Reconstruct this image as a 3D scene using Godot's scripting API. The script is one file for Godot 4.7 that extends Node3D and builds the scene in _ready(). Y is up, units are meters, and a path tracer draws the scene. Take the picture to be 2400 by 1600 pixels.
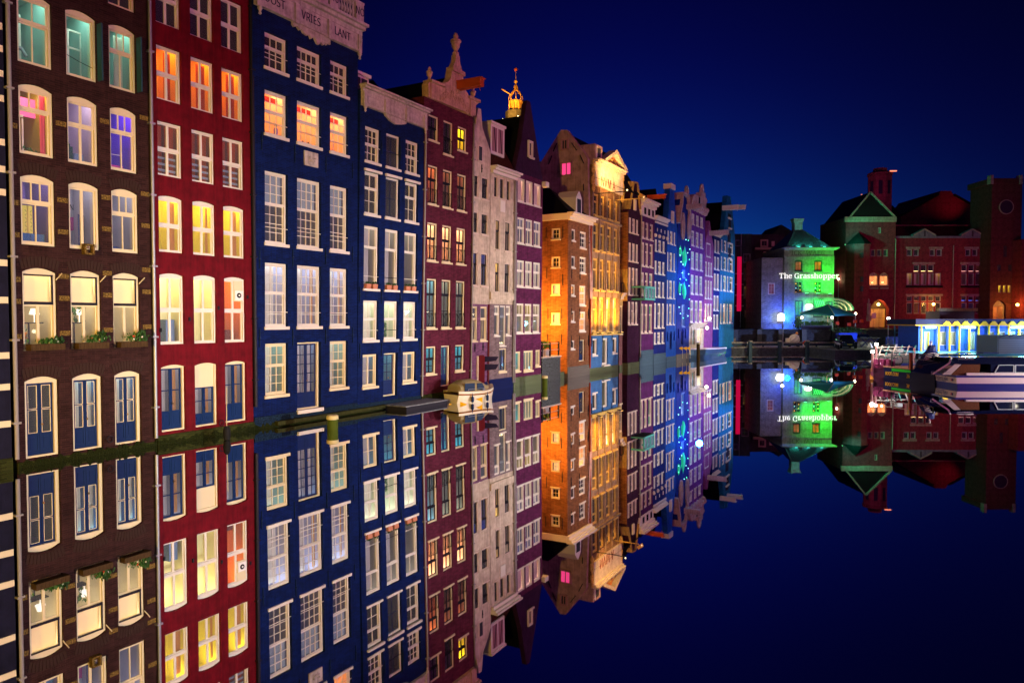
extends Node3D
# A canal at night: a row of old gabled houses stands in still water on the left, a floodlit tavern, an exchange building and moored boats close the basin.
# Pixels of the photograph (2400 x 1600) are turned into directions; distances come from the water line, the quays and the facade plane that things touch.

const FL := 1684.0                 # focal length in photograph pixels
const CAM := Vector3(0, 3.8, 0)    # the eye, 3.8 m above the water
const PITCH := -0.03087            # the lens looks 1.8 degrees down
const ROW := Vector3(0.5053, 0, -0.8630)    # along the row of houses, away from the eye
const OUT := Vector3(0.8630, 0, 0.5053)     # out of the facades, over the water

var M := {}
var T := {}
var names := {}
var rng := RandomNumberGenerator.new()
var P0 := Vector3.ZERO
var H := {}                        # the house being built
var unit_quad: QuadMesh

# ---------------------------------------------------------------- geometry collector
class G:
	var p := PackedVector3Array()
	var n := PackedVector3Array()
	func tri(a: Vector3, b: Vector3, c: Vector3) -> void:
		var m := (b - a).cross(c - a)
		if m.length() < 1e-11:
			return
		m = m.normalized()
		p.append(a); p.append(c); p.append(b)
		n.append(m); n.append(m); n.append(m)
	func quad(a: Vector3, b: Vector3, c: Vector3, d: Vector3) -> void:
		tri(a, b, c); tri(a, c, d)
	func trin(a: Vector3, b: Vector3, c: Vector3, na: Vector3, nb: Vector3, nc: Vector3) -> void:
		if (b - a).cross(c - a).length() < 1e-11:
			return
		p.append(a); p.append(c); p.append(b)
		n.append(na); n.append(nc); n.append(nb)
	func box(a: Vector3, b: Vector3) -> G:
		return tbox(Transform3D(Basis(), (a + b) / 2), b - a)
	func tbox(t: Transform3D, s: Vector3, taper := 1.0) -> G:
		var c := []
		for k in 8:
			var f := taper if (k & 2) else 1.0
			c.append(t * Vector3((0.5 if k & 1 else -0.5) * s.x * f, (0.5 if k & 2 else -0.5) * s.y, (0.5 if k & 4 else -0.5) * s.z * f))
		quad(c[4], c[5], c[7], c[6]); quad(c[1], c[0], c[2], c[3])
		quad(c[5], c[1], c[3], c[7]); quad(c[0], c[4], c[6], c[2])
		quad(c[6], c[7], c[3], c[2]); quad(c[0], c[1], c[5], c[4])
		return self
	# a bar with a square section from a to b
	func bar(a: Vector3, b: Vector3, w: float, d := -1.0) -> G:
		var y := b - a
		var l := y.length()
		if l < 1e-5:
			return self
		y /= l
		var x := y.cross(Vector3(0, 0, 1))
		if x.length() < 0.05:
			x = Vector3(1, 0, 0)
		x = x.normalized()
		return tbox(Transform3D(Basis(x, y, x.cross(y)), (a + b) / 2), Vector3(w, l, w if d < 0 else d))
	func prism(poly: PackedVector2Array, z0: float, z1: float) -> G:
		var q := poly.duplicate()
		if Geometry2D.is_polygon_clockwise(q):
			q.reverse()
		# Godot's test runs with y down: settle the turn by area
		var area := 0.0
		for i in q.size():
			var j := (i + 1) % q.size()
			area += q[i].x * q[j].y - q[j].x * q[i].y
		if area < 0:
			q.reverse()
		var t := Geometry2D.triangulate_polygon(q)
		for i in range(0, t.size(), 3):
			var a := q[t[i]]; var b := q[t[i + 1]]; var c := q[t[i + 2]]
			if (b - a).cross(c - a) < 0:
				var s := b; b = c; c = s
			tri(Vector3(a.x, a.y, z1), Vector3(b.x, b.y, z1), Vector3(c.x, c.y, z1))
			tri(Vector3(a.x, a.y, z0), Vector3(c.x, c.y, z0), Vector3(b.x, b.y, z0))
		for i in q.size():
			var a := q[i]; var b := q[(i + 1) % q.size()]
			quad(Vector3(a.x, a.y, z0), Vector3(b.x, b.y, z0), Vector3(b.x, b.y, z1), Vector3(a.x, a.y, z1))
		return self
	# round about the y axis through c: rows of [radius, height]
	func lathe(rows: Array, c := Vector3.ZERO, seg := 12, smooth := true) -> G:
		for i in rows.size() - 1:
			var r0: float = rows[i][0]; var y0: float = rows[i][1]
			var r1: float = rows[i + 1][0]; var y1: float = rows[i + 1][1]
			var m := Vector2(y1 - y0, r0 - r1).normalized()
			for k in seg:
				var a := TAU * k / seg; var b := TAU * (k + 1) / seg
				var ca := Vector3(cos(a), 0, -sin(a)); var cb := Vector3(cos(b), 0, -sin(b))
				var A := c + ca * r0 + Vector3(0, y0, 0); var B := c + cb * r0 + Vector3(0, y0, 0)
				var C := c + cb * r1 + Vector3(0, y1, 0); var D := c + ca * r1 + Vector3(0, y1, 0)
				if smooth:
					var na := ca * m.x + Vector3(0, m.y, 0); var nb := cb * m.x + Vector3(0, m.y, 0)
					trin(A, B, C, na, nb, nb); trin(A, C, D, na, nb, na)
				else:
					quad(A, B, C, D)
		return self
	func cyl(a: Vector3, b: Vector3, r0: float, r1 := -1.0, seg := 8, caps := true) -> G:
		if r1 < 0: r1 = r0
		var y := b - a
		var l := y.length()
		if l < 1e-5:
			return self
		y /= l
		var x := y.cross(Vector3(0, 0, 1))
		if x.length() < 0.05:
			x = y.cross(Vector3(1, 0, 0))
		x = x.normalized()
		var z := x.cross(y)
		for k in seg:
			var s := TAU * k / seg; var t := TAU * (k + 1) / seg
			var ca := x * cos(s) - z * sin(s); var cb := x * cos(t) - z * sin(t)
			trin(a + ca * r0, a + cb * r0, b + cb * r1, ca, cb, cb)
			trin(a + ca * r0, b + cb * r1, b + ca * r1, ca, cb, ca)
			if caps:
				tri(b, b + ca * r1, b + cb * r1); tri(a, a + cb * r0, a + ca * r0)
		return self
	func tube(pts: Array, r: float, seg := 6) -> G:
		for i in pts.size() - 1:
			cyl(pts[i], pts[i + 1], r, r, seg, i == 0 or i == pts.size() - 2)
		return self
	func ball(c: Vector3, r: float, seg := 10, squash := 1.0) -> G:
		var rows := []
		for i in seg / 2 + 1:
			var a := -PI / 2 + PI * i / (seg / 2)
			rows.append([r * cos(a), r * sin(a) * squash])
		return lathe(rows, c, seg)
	# a skin over cross-sections that have the same number of points
	func loft(secs: Array, closed := true) -> G:
		for i in secs.size() - 1:
			var A: Array = secs[i]; var B: Array = secs[i + 1]
			for k in (A.size() if closed else A.size() - 1):
				var l := (k + 1) % A.size()
				quad(A[k], A[l], B[l], B[k])
		return self
	func mesh() -> ArrayMesh:
		var m := ArrayMesh.new()
		if p.is_empty():
			return m
		var a := []
		a.resize(Mesh.ARRAY_MAX)
		a[Mesh.ARRAY_VERTEX] = p
		a[Mesh.ARRAY_NORMAL] = n
		m.add_surface_from_arrays(Mesh.PRIMITIVE_TRIANGLES, a)
		return m

# ---------------------------------------------------------------- pixels to places
func ray(u: float, v: float) -> Vector3:
	return Vector3((u - 1200.0) / FL, -(v - 800.0) / FL, -1).rotated(Vector3.RIGHT, PITCH)
func at_y(u: float, v: float, y: float) -> Vector3:      # on a level surface
	var d := ray(u, v)
	return CAM + d * ((y - CAM.y) / d.y)
func at_z(u: float, v: float, z: float) -> Vector3:      # at a depth in front of the eye
	var d := ray(u, v)
	return CAM + d * (z / -d.z)

# ---------------------------------------------------------------- nodes
func numbered(called: String) -> String:
	names[called] = names.get(called, -1) + 1
	return called if names[called] == 0 else "%s_%03d" % [called, names[called]]
func tag(o: Node, label: String, category: String, group := "", kind := "") -> Node:
	if label: o.set_meta("label", label)
	if category: o.set_meta("category", category)
	if group: o.set_meta("group", group)
	if kind: o.set_meta("kind", kind)
	return o
func thing(called: String, label: String, category: String, at := Vector3.ZERO, turn := 0.0, group := "") -> Node3D:
	var o := Node3D.new()
	o.name = numbered(called)
	add_child(o)
	o.position = at
	o.rotation.y = turn
	tag(o, label, category, group)
	return o
func part(parent: Node, called: String, g: G, m: Material) -> MeshInstance3D:
	var o := MeshInstance3D.new()
	o.name = called
	o.mesh = g.mesh()
	if o.mesh.get_surface_count():
		o.mesh.surface_set_material(0, m)
	parent.add_child(o, true)
	return o
func struct(called: String, g: G, m: Material) -> MeshInstance3D:
	var o := part(self, numbered(called), g, m)
	o.set_meta("kind", "structure")
	return o
func copy(o: Node3D, label: String, at: Vector3, turn: float, group := "") -> Node3D:
	var c: Node3D = o.duplicate()
	c.name = numbered(str(o.name).rstrip("0123456789").trim_suffix("_"))
	add_child(c)
	c.position = at
	c.rotation.y = turn
	c.set_meta("label", label)
	if group: c.set_meta("group", group)
	return c
func omni(parent: Node, at: Vector3, c: Color, e: float, size := 0.1) -> OmniLight3D:
	var l := OmniLight3D.new()
	l.name = "light"
	l.position = at
	l.light_color = c.linear_to_srgb()
	l.light_energy = e
	l.light_size = size
	l.omni_range = 120
	l.omni_attenuation = 2.0
	l.shadow_enabled = true
	parent.add_child(l, true)
	return l
func spot(parent: Node, at: Vector3, to: Vector3, c: Color, e: float, angle: float, blend := 1.0, size := 0.1) -> SpotLight3D:
	var l := SpotLight3D.new()
	l.name = "light"
	parent.add_child(l, true)
	var up := Vector3.UP if absf((to - at).normalized().y) < 0.98 else Vector3.RIGHT
	l.look_at_from_position(at, to, up)
	l.transform = Transform3D(Basis.looking_at(to - at, up), at)
	l.light_color = c.linear_to_srgb()
	l.light_energy = e
	l.light_size = size
	l.spot_range = 150
	l.spot_attenuation = 2.0
	l.spot_angle = angle
	l.spot_angle_attenuation = blend
	l.shadow_enabled = true
	return l

# ---------------------------------------------------------------- materials
func lin(r: float, g: float, b: float, a := 1.0) -> Color:
	var c := Color(r, g, b).linear_to_srgb()
	c.a = a
	return c
func mat(key: String, r: float, g: float, b: float, rough := 0.8, tex := "", tile := 1.0, bump := 0.0, metal := 0.0) -> StandardMaterial3D:
	if M.has(key):
		return M[key]
	var m := StandardMaterial3D.new()
	m.resource_name = key
	m.albedo_color = lin(r, g, b)
	m.roughness = rough
	m.metallic = metal
	if rough >= 0.4 and metal == 0.0: m.metallic_specular = 0.22
	if tex:
		m.albedo_texture = T[tex]
		m.uv1_triplanar = true
		m.uv1_triplanar_sharpness = 8.0
		m.uv1_scale = Vector3.ONE / tile
		if bump > 0:
			m.heightmap_enabled = true
			m.heightmap_texture = T[tex + "_h"]
			m.heightmap_scale = bump
			if tex == "brick" or tex == "plaster":      # soot, damp runs and patches over the whole wall
				m.detail_enabled = true
				m.detail_blend_mode = BaseMaterial3D.BLEND_MODE_MUL
				m.detail_albedo = T["grime"]
				m.detail_uv_layer = BaseMaterial3D.DETAIL_UV_2
				m.uv2_triplanar = true
				m.uv2_triplanar_sharpness = 8.0
				m.uv2_scale = Vector3.ONE / 5.3
				m.uv2_offset = Vector3(0.13 * M.size(), 0.07 * M.size(), 0)
	M[key] = m
	return m
func glow(key: String, r: float, g: float, b: float, e: float) -> StandardMaterial3D:
	if M.has(key):
		return M[key]
	var m := StandardMaterial3D.new()
	m.resource_name = key
	m.albedo_color = lin(minf(r, 0.8), minf(g, 0.8), minf(b, 0.8))
	m.roughness = 0.9
	m.emission_enabled = true
	m.emission = lin(r, g, b)
	m.emission_energy_multiplier = e
	M[key] = m
	return m
func cloth(key: String, r: float, g: float, b: float, through := 0.5) -> StandardMaterial3D:
	var m := mat(key, r, g, b, 0.9)
	m.backlight_enabled = true
	m.backlight = lin(r * through, g * through, b * through)
	return m
func glass(key: String, r: float, g: float, b: float, a: float, rough := 0.02) -> StandardMaterial3D:
	if M.has(key):
		return M[key]
	var m := StandardMaterial3D.new()
	m.resource_name = key
	m.transparency = BaseMaterial3D.TRANSPARENCY_ALPHA
	m.albedo_color = lin(r, g, b, a)
	m.roughness = rough
	M[key] = m
	return m

func grey(im: Image, x: int, y: int, f: float) -> void:
	var c := Color(clampf(f, 0, 1), clampf(f, 0, 1), clampf(f, 0, 1)).linear_to_srgb()
	im.set_pixel(x, y, c)
func make_textures() -> void:
	# brick: four bricks by sixteen courses, 0.88 m by 0.96 m; joints lighter and set back
	var n := 512
	var col := Image.create_empty(n, n, false, Image.FORMAT_RGB8)
	var hei := Image.create_empty(n, n, false, Image.FORMAT_RGB8)
	var fine := FastNoiseLite.new(); fine.seed = 3; fine.frequency = 0.09
	var broad := FastNoiseLite.new(); broad.seed = 8; broad.frequency = 0.012; broad.fractal_octaves = 4
	var tone := []
	for i in 80: tone.append(rng.randf_range(0.42, 0.78))
	for y in n:
		var course := y / 32
		var fy := fmod(y, 32.0)
		for x in n:
			var xx := fposmod(x + (64.0 if course % 2 else 0.0), 512.0)
			var brick := int(xx / 128.0)
			var fx := fmod(xx, 128.0)
			var wob := fine.get_noise_2d(x, y) * 1.6
			var joint := fy + wob < 6.5 or fx + wob < 7.0
			var f: float = 0.98 + fine.get_noise_2d(x * 3, y * 3) * 0.15 if joint else tone[course * 4 + brick] + fine.get_noise_2d(x * 2, y * 2) * 0.13
			grey(col, x, y, f)
			var hh := 0.25 if joint else 0.8 + fine.get_noise_2d(x * 2 + 50, y * 2) * 0.18
			hei.set_pixel(x, y, Color(hh, hh, hh))
	T["brick"] = ImageTexture.create_from_image(col)
	T["brick_h"] = ImageTexture.create_from_image(hei)
	# plaster and paint: soft broad patches, small grain, a few runs
	var pc := Image.create_empty(n, n, false, Image.FORMAT_RGB8)
	var ph := Image.create_empty(n, n, false, Image.FORMAT_RGB8)
	var a := FastNoiseLite.new(); a.seed = 21; a.frequency = 0.012; a.fractal_octaves = 5
	var b := FastNoiseLite.new(); b.seed = 5; b.frequency = 0.2
	for y in n:
		for x in n:
			var wx := absf(x - 256.0) / 256.0
			var f := 0.86 + a.get_noise_2d(absf(x - 256.0), absf(y - 256.0)) * 0.26 + b.get_noise_2d(x, y) * 0.07 + a.get_noise_2d(absf(x - 256.0) * 5.0, absf(y - 256.0) * 0.6 + 900) * 0.10
			grey(pc, x, y, f + wx * 0.0)
			var hh := 0.5 + a.get_noise_2d(absf(x - 256.0) * 2, absf(y - 256.0) * 2) * 0.3 + b.get_noise_2d(x, y) * 0.25
			ph.set_pixel(x, y, Color(hh, hh, hh))
	T["plaster"] = ImageTexture.create_from_image(pc)
	T["plaster_h"] = ImageTexture.create_from_image(ph)
	var gc := Image.create_empty(n, n, false, Image.FORMAT_RGB8)
	for y in n:
		for x in n:
			var ax := absf(x - 256.0); var ay := absf(y - 256.0)
			var f := 0.90 + a.get_noise_2d(ax * 0.9 + 300, ay * 0.9) * 0.34 + a.get_noise_2d(ax * 7.0, ay * 0.35 + 700) * 0.22 + b.get_noise_2d(x, y) * 0.08
			grey(gc, x, y, clampf(f, 0.5, 1.0))
	T["grime"] = ImageTexture.create_from_image(gc)
	# rough stone and moss
	var sc := Image.create_empty(n, n, false, Image.FORMAT_RGB8)
	var sh := Image.create_empty(n, n, false, Image.FORMAT_RGB8)
	for y in n:
		for x in n:
			var ax := absf(x - 256.0); var ay := absf(y - 256.0)
			var f := 0.55 + a.get_noise_2d(ax * 3, ay * 3) * 0.75 + b.get_noise_2d(x, y) * 0.2
			grey(sc, x, y, f)
			sh.set_pixel(x, y, Color(clampf(f, 0, 1), 0, 0))
	T["stone"] = ImageTexture.create_from_image(sc)
	T["stone_h"] = ImageTexture.create_from_image(sh)
	# wood grain along y
	var wc := Image.create_empty(256, 256, false, Image.FORMAT_RGB8)
	for y in 256:
		for x in 256:
			var f := 0.72 + a.get_noise_2d(absf(x - 128.0) * 9, absf(y - 128.0) * 0.5) * 0.5 + b.get_noise_2d(x, y) * 0.06
			grey(wc, x, y, f)
	T["wood"] = ImageTexture.create_from_image(wc)
	T["wood_h"] = T["wood"]

func make_sky() -> Sky:
	# dusk air: deep blue overhead, a lighter blue over the lit town beyond the far end of the canal
	var w := 512; var h := 256
	var im := Image.create_empty(w, h, false, Image.FORMAT_RGBF)
	for y in h:
		var el := PI / 2 - PI * (y + 0.5) / h
		for x in w:
			var az := wrapf(TAU * (x + 0.5) / w, -PI, PI)   # 0 looks along -z
			var s := sin(maxf(el, 0.0))
			var base := Vector3(0.0005, 0.0006, 0.006).lerp(Vector3(0.0012, 0.0014, 0.060), exp(-s * 6.0))
			var da := wrapf(az - deg_to_rad(5.0), -PI, PI)
			var g := exp(-pow(da / deg_to_rad(21.0), 2.0))
			var c := base + Vector3(0.006 * exp(-s * 8.0), 0.22 * exp(-s * 14.0), 0.50 * exp(-s * 6.6)) * g
			if el < 0:
				c = c * 0.5
			im.set_pixel(x, y, Color(c.x, c.y, c.z))
	var m := PanoramaSkyMaterial.new()
	m.panorama = ImageTexture.create_from_image(im)
	var sky := Sky.new()
	sky.sky_material = m
	return sky

# ---------------------------------------------------------------- houses
# begin a house: its front-left corner at pixel column ul and front-right at ur (read at height v), the front leaning by lean degrees over the water
func house(called: String, label: String, ul: float, ur: float, v: float, lean := 0.0, off := 0.0) -> Dictionary:
	var up := (Vector3.UP * cos(deg_to_rad(lean)) + OUT * sin(deg_to_rad(lean)))
	var nn := ROW.cross(up).normalized()
	H = {"o": P0 + OUT * off, "ax": ROW, "up": up, "n": nn, "s0": 0.0, "holes": [], "fine": true}
	H.s0 = lp(ul, v).x
	H.w = lp(ur, v).x
	var o := Node3D.new()
	o.name = numbered(called)
	add_child(o)
	o.transform = Transform3D(Basis(ROW, up, nn), H.o + ROW * H.s0)
	tag(o, label, "house", "houses standing in the canal")
	H.node = o
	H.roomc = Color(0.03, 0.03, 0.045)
	return H
# a building that faces the eye: its front stands at depth z
func block(called: String, label: String, category: String, ul: float, ur: float, v: float, z: float, turn := 0.0) -> Dictionary:
	var ax := Vector3(cos(turn), 0, -sin(turn))
	var p := at_z((ul + ur) / 2, v, z)
	p.y = 0
	H = {"o": p, "ax": ax, "up": Vector3.UP, "n": ax.cross(Vector3.UP), "s0": 0.0, "holes": [], "fine": false}
	H.s0 = lp(ul, v).x
	H.w = lp(ur, v).x
	var o := Node3D.new()
	o.name = numbered(called)
	add_child(o)
	o.transform = Transform3D(Basis(ax, Vector3.UP, H.n), H.o + ax * H.s0)
	tag(o, label, category)
	H.node = o
	H.roomc = Color(0.015, 0.015, 0.04)
	return H
# a pixel on the front of the house being built: (metres along the front, metres up)
func lp(u: float, v: float) -> Vector2:
	var d := ray(u, v)
	var t: float = (H.o - CAM).dot(H.n) / d.dot(H.n)
	var q: Vector3 = CAM + d * t - H.o
	return Vector2(q.dot(H.ax) - H.s0, q.dot(H.up))
func px(u: float, v: float) -> float: return lp(u, v).x
func py(u: float, v: float) -> float: return lp(u, v).y
# columns [left, right, at v] and rows [at u, top, bottom]
func cols(a: Array) -> Array: return a.map(func(c): return [px(c[0], c[2]), px(c[1], c[2])])
func rows(a: Array) -> Array: return a.map(func(r): return [py(r[0], r[2]), py(r[0], r[1])])

# the front with its openings, from y0 to y1, and side walls, back and flat roof behind it
func walls(m: Material, y0: float, y1: float, deep := 9.0, called := "wall", part_y0 := -9.0) -> MeshInstance3D:
	var g := G.new()
	front(g, 0.01, H.w - 0.01, y0, y1, H.holes)
	var b := 0.01; var e: float = H.w - 0.01
	g.quad(Vector3(b, y0, -deep), Vector3(b, y0, 0), Vector3(b, y1, 0), Vector3(b, y1, -deep))
	g.quad(Vector3(e, y0, 0), Vector3(e, y0, -deep), Vector3(e, y1, -deep), Vector3(e, y1, 0))
	g.quad(Vector3(e, y0, -deep), Vector3(b, y0, -deep), Vector3(b, y1, -deep), Vector3(e, y1, -deep))
	return part(H.node, called, g, m)
func front(g: G, xa: float, xb: float, y0: float, y1: float, holes: Array) -> void:
	var xs := [xa, xb]; var ys := [y0, y1]
	for q in holes:
		for x in [q.x0, q.x1]:
			if x > xa and x < xb: xs.append(x)
		for y in [q.y0, q.y1]:
			if y > y0 and y < y1: ys.append(y)
	xs.sort(); ys.sort()
	for j in ys.size() - 1:
		if ys[j + 1] - ys[j] < 1e-4: continue
		var run := -1.0
		for i in xs.size() - 1:
			if xs[i + 1] - xs[i] < 1e-5: continue
			var c := Vector2((xs[i] + xs[i + 1]) / 2, (ys[j] + ys[j + 1]) / 2)
			var open := false
			for q in holes:
				if c.x > q.x0 and c.x < q.x1 and c.y > q.y0 and c.y < q.y1:
					open = true
					break
			if not open:
				g.quad(Vector3(xs[i], ys[j], 0), Vector3(xs[i + 1], ys[j], 0), Vector3(xs[i + 1], ys[j + 1], 0), Vector3(xs[i], ys[j + 1], 0))
	for q in holes:
		if q.y0 > y1 or q.y1 < y0: continue
		var z: float = -q.rec
		var yt: float = q.y1 - q.arch
		g.quad(Vector3(q.x0, q.y0, 0), Vector3(q.x0, q.y0, z), Vector3(q.x0, yt, z), Vector3(q.x0, yt, 0))
		g.quad(Vector3(q.x1, q.y0, z), Vector3(q.x1, q.y0, 0), Vector3(q.x1, yt, 0), Vector3(q.x1, yt, z))
		g.quad(Vector3(q.x0, q.y0, 0), Vector3(q.x1, q.y0, 0), Vector3(q.x1, q.y0, z), Vector3(q.x0, q.y0, z))
		var k := 8 if q.arch > 0 else 1
		for i in k:
			var ta := float(i) / k; var tb := float(i + 1) / k
			var xa2: float = lerpf(q.x0, q.x1, ta); var xb2: float = lerpf(q.x0, q.x1, tb)
			var a: float = q.y1 - q.arch * pow(2 * ta - 1, 2); var b: float = q.y1 - q.arch * pow(2 * tb - 1, 2)
			g.quad(Vector3(xa2, a, z), Vector3(xb2, b, z), Vector3(xb2, b, 0), Vector3(xa2, a, 0))
			if q.arch > 0:
				g.quad(Vector3(xa2, a, 0), Vector3(xb2, b, 0), Vector3(xb2, q.y1, 0), Vector3(xa2, q.y1, 0))

func room(win: Node, x0: float, x1: float, y0: float, y1: float, z: float, spec) -> void:
	# the room behind a window: walls, floor and, where a lamp is on, a ceiling light
	var d := 1.3; var wide := 0.1
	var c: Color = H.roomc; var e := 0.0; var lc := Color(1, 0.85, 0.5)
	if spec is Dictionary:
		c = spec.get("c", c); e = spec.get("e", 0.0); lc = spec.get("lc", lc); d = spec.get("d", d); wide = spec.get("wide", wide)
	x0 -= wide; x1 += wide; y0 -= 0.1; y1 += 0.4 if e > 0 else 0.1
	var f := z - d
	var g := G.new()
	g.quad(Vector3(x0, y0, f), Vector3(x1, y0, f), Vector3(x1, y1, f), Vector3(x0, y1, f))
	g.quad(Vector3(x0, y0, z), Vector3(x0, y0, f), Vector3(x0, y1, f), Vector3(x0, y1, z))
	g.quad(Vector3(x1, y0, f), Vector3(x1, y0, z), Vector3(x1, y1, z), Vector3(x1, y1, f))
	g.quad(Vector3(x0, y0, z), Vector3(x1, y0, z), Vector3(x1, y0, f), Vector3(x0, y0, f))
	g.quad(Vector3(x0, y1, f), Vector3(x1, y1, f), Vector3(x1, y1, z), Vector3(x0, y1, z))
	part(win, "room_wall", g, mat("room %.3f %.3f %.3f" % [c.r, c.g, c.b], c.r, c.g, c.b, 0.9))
	if e > 0:
		var l := G.new()
		var ly := y1 - 0.03
		l.box(Vector3(lerpf(x0, x1, 0.04), ly - 0.03, z - minf(0.5, d * 0.6)), Vector3(lerpf(x0, x1, 0.96), ly, z - 0.03))
		e *= 5.6
		part(win, "ceiling_light", l, glow("ceiling light %.2f %.2f %.2f %.2f" % [lc.r, lc.g, lc.b, e], lc.r, lc.g, lc.b, e))

func curtain(win: Node, x0: float, x1: float, y0: float, y1: float, z: float, m: Material, folds := 5, called := "curtain") -> void:
	var g := G.new()
	var k := folds * 4
	for i in k:
		var a := float(i) / k; var b := float(i + 1) / k
		var za := z + 0.035 * sin(a * folds * TAU) + 0.01 * sin(a * 17.0); var zb := z + 0.035 * sin(b * folds * TAU) + 0.01 * sin(b * 17.0)
		g.quad(Vector3(lerpf(x0, x1, a), y0, za), Vector3(lerpf(x0, x1, b), y0, zb), Vector3(lerpf(x0, x1, b), y1, zb), Vector3(lerpf(x0, x1, a), y1, za))
	part(win, called, g, m)

# a window in the front of the house: frame, sash bars, panes, sill and the room behind
func win(X: Array, Y: Array, o := {}) -> MeshInstance3D:
	var x0: float = X[0]; var x1: float = X[1]; var y0: float = Y[0]; var y1: float = Y[1]
	var arch: float = o.get("arch", 0.0)
	y1 += arch
	var rec: float = o.get("rec", 0.13); var fw: float = o.get("fw", 0.075)
	var far: bool = not H.fine
	var fm: Material = o.get("fm", M["white paint"])
	var z := -rec
	if not o.get("flat", false):
		H.holes.append({"x0": x0, "x1": x1, "y0": y0, "y1": y1, "arch": arch, "rec": rec})
	var g := G.new()
	var yt := y1 - arch
	var fb: float = fw * o.get("bottom", 1.0); var ft: float = fw * o.get("head", 1.0)
	g.box(Vector3(x0, y0, z - 0.06), Vector3(x0 + fw, yt, z + 0.05))
	g.box(Vector3(x1 - fw, y0, z - 0.06), Vector3(x1, yt, z + 0.05))
	g.box(Vector3(x0 + fw, y0, z - 0.06), Vector3(x1 - fw, y0 + fb, z + 0.05))
	g.box(Vector3(x0 + fw, yt - ft, z - 0.06), Vector3(x1 - fw, yt, z + 0.05))
	if arch > 0:
		var q := PackedVector2Array()
		for i in 9:
			var t := i / 8.0
			q.append(Vector2(lerpf(x0, x1, t), y1 - arch * pow(2 * t - 1, 2)))
		g.prism(q, z - 0.06, z + 0.048)
	var w := part(H.node, o.get("called", "window"), g, fm)
	if o.has("label"): w.set_meta("label", o.label)
	var ix0 := x0 + fw; var ix1 := x1 - fw; var iy0 := y0 + fb; var iy1 := yt - ft
	var split: float = o.get("split", 0.0)
	var bt: float = o.get("bar", 0.026)
	var bars := G.new()
	var sm: Material = o.get("sm", fm)
	var areas := []
	var sb: float = o.get("sash", 0.035)
	if split > 0:
		var ys := iy1 - split * (iy1 - iy0)
		var tr: float = o.get("transom", 0.05)
		bars.box(Vector3(ix0, ys - tr / 2, z - 0.05), Vector3(ix1, ys + tr / 2, z + 0.035))
		areas.append([ix0, ix1, ys + tr / 2, iy1, o.get("u", [1, 1]), z - 0.005])
		areas.append([ix0, ix1, iy0, ys - tr / 2, o.get("l", [1, 1]), z - 0.03])
	else:
		areas.append([ix0, ix1, iy0, iy1, o.get("l", [1, 1]), z - 0.02])
	var gm: Material = o.get("gm", M["window glass"])
	for a in areas:
		var nx: int = a[4][0]; var ny: int = a[4][1]
		var az: float = a[5]
		bars.box(Vector3(a[0], a[2], az - 0.02), Vector3(a[0] + sb, a[3], az + 0.02))
		bars.box(Vector3(a[1] - sb, a[2], az - 0.02), Vector3(a[1], a[3], az + 0.02))
		bars.box(Vector3(a[0] + sb, a[2], az - 0.02), Vector3(a[1] - sb, a[2] + sb, az + 0.02))
		bars.box(Vector3(a[0] + sb, a[3] - sb, az - 0.02), Vector3(a[1] - sb, a[3], az + 0.02))
		var ax0: float = a[0] + sb; var ax1: float = a[1] - sb; var ay0: float = a[2] + sb; var ay1: float = a[3] - sb
		for i in range(1, nx):
			var x := lerpf(ax0, ax1, float(i) / nx)
			var mt: float = o.get("mull", bt) if nx == 2 else bt
			bars.box(Vector3(x - mt / 2, ay0, az - 0.018), Vector3(x + mt / 2, ay1, az + 0.022))
		for j in range(1, ny):
			var y := lerpf(ay0, ay1, float(j) / ny)
			bars.box(Vector3(ax0, y - bt / 2, az - 0.016), Vector3(ax1, y + bt / 2, az + 0.016))
		if far:
			pane(w, ax0, ax1, ay0, ay1, az, gm)
		else:
			for i in nx:
				for j in ny:
					pane(w, lerpf(ax0, ax1, float(i) / nx), lerpf(ax0, ax1, float(i + 1) / nx), lerpf(ay0, ay1, float(j) / ny), lerpf(ay0, ay1, float(j + 1) / ny), az, gm)
	part(w, "sash_bar", bars, sm)
	if o.get("sill", true):
		var s := G.new()
		var sx: float = o.get("sill_out", 0.05)
		s.box(Vector3(x0 - 0.04, y0 - o.get("sill_h", 0.09), z + 0.051), Vector3(x1 + 0.04, y0 + 0.006, sx))
		part(w, "sill", s, o.get("sill_m", fm))
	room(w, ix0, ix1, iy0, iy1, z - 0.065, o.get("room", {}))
	if o.has("curtain"):                     # [[from, to, material, folds], ...] as shares of the width
		for c in o.curtain:
			curtain(w, lerpf(ix0, ix1, c[0]), lerpf(ix0, ix1, c[1]), iy0 + 0.02, iy1 - 0.02, z - 0.2, c[2], c[3] if c.size() > 3 else 4)
	if o.has("blind"):                       # [from, to, material] as shares of the height, from the top
		var bl := G.new()
		bl.box(Vector3(ix0 + 0.01, lerpf(iy1, iy0, o.blind[1]), z - 0.13), Vector3(ix1 - 0.01, lerpf(iy1, iy0, o.blind[0]), z - 0.12))
		part(w, "window_blind", bl, o.blind[2])
	w.set_meta("box", [ix0, ix1, iy0, iy1, z])
	return w
func pane(w: Node, x0: float, x1: float, y0: float, y1: float, z: float, m: Material) -> void:
	var q := MeshInstance3D.new()
	q.name = "pane"
	q.mesh = unit_quad
	q.material_override = m
	w.add_child(q, true)
	var t := Basis.from_euler(Vector3(rng.randf_range(-0.006, 0.006), rng.randf_range(-0.006, 0.006), 0))
	q.transform = Transform3D(t * Basis.from_scale(Vector3(x1 - x0, y1 - y0, 1)), Vector3((x0 + x1) / 2, (y0 + y1) / 2, z))

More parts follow.
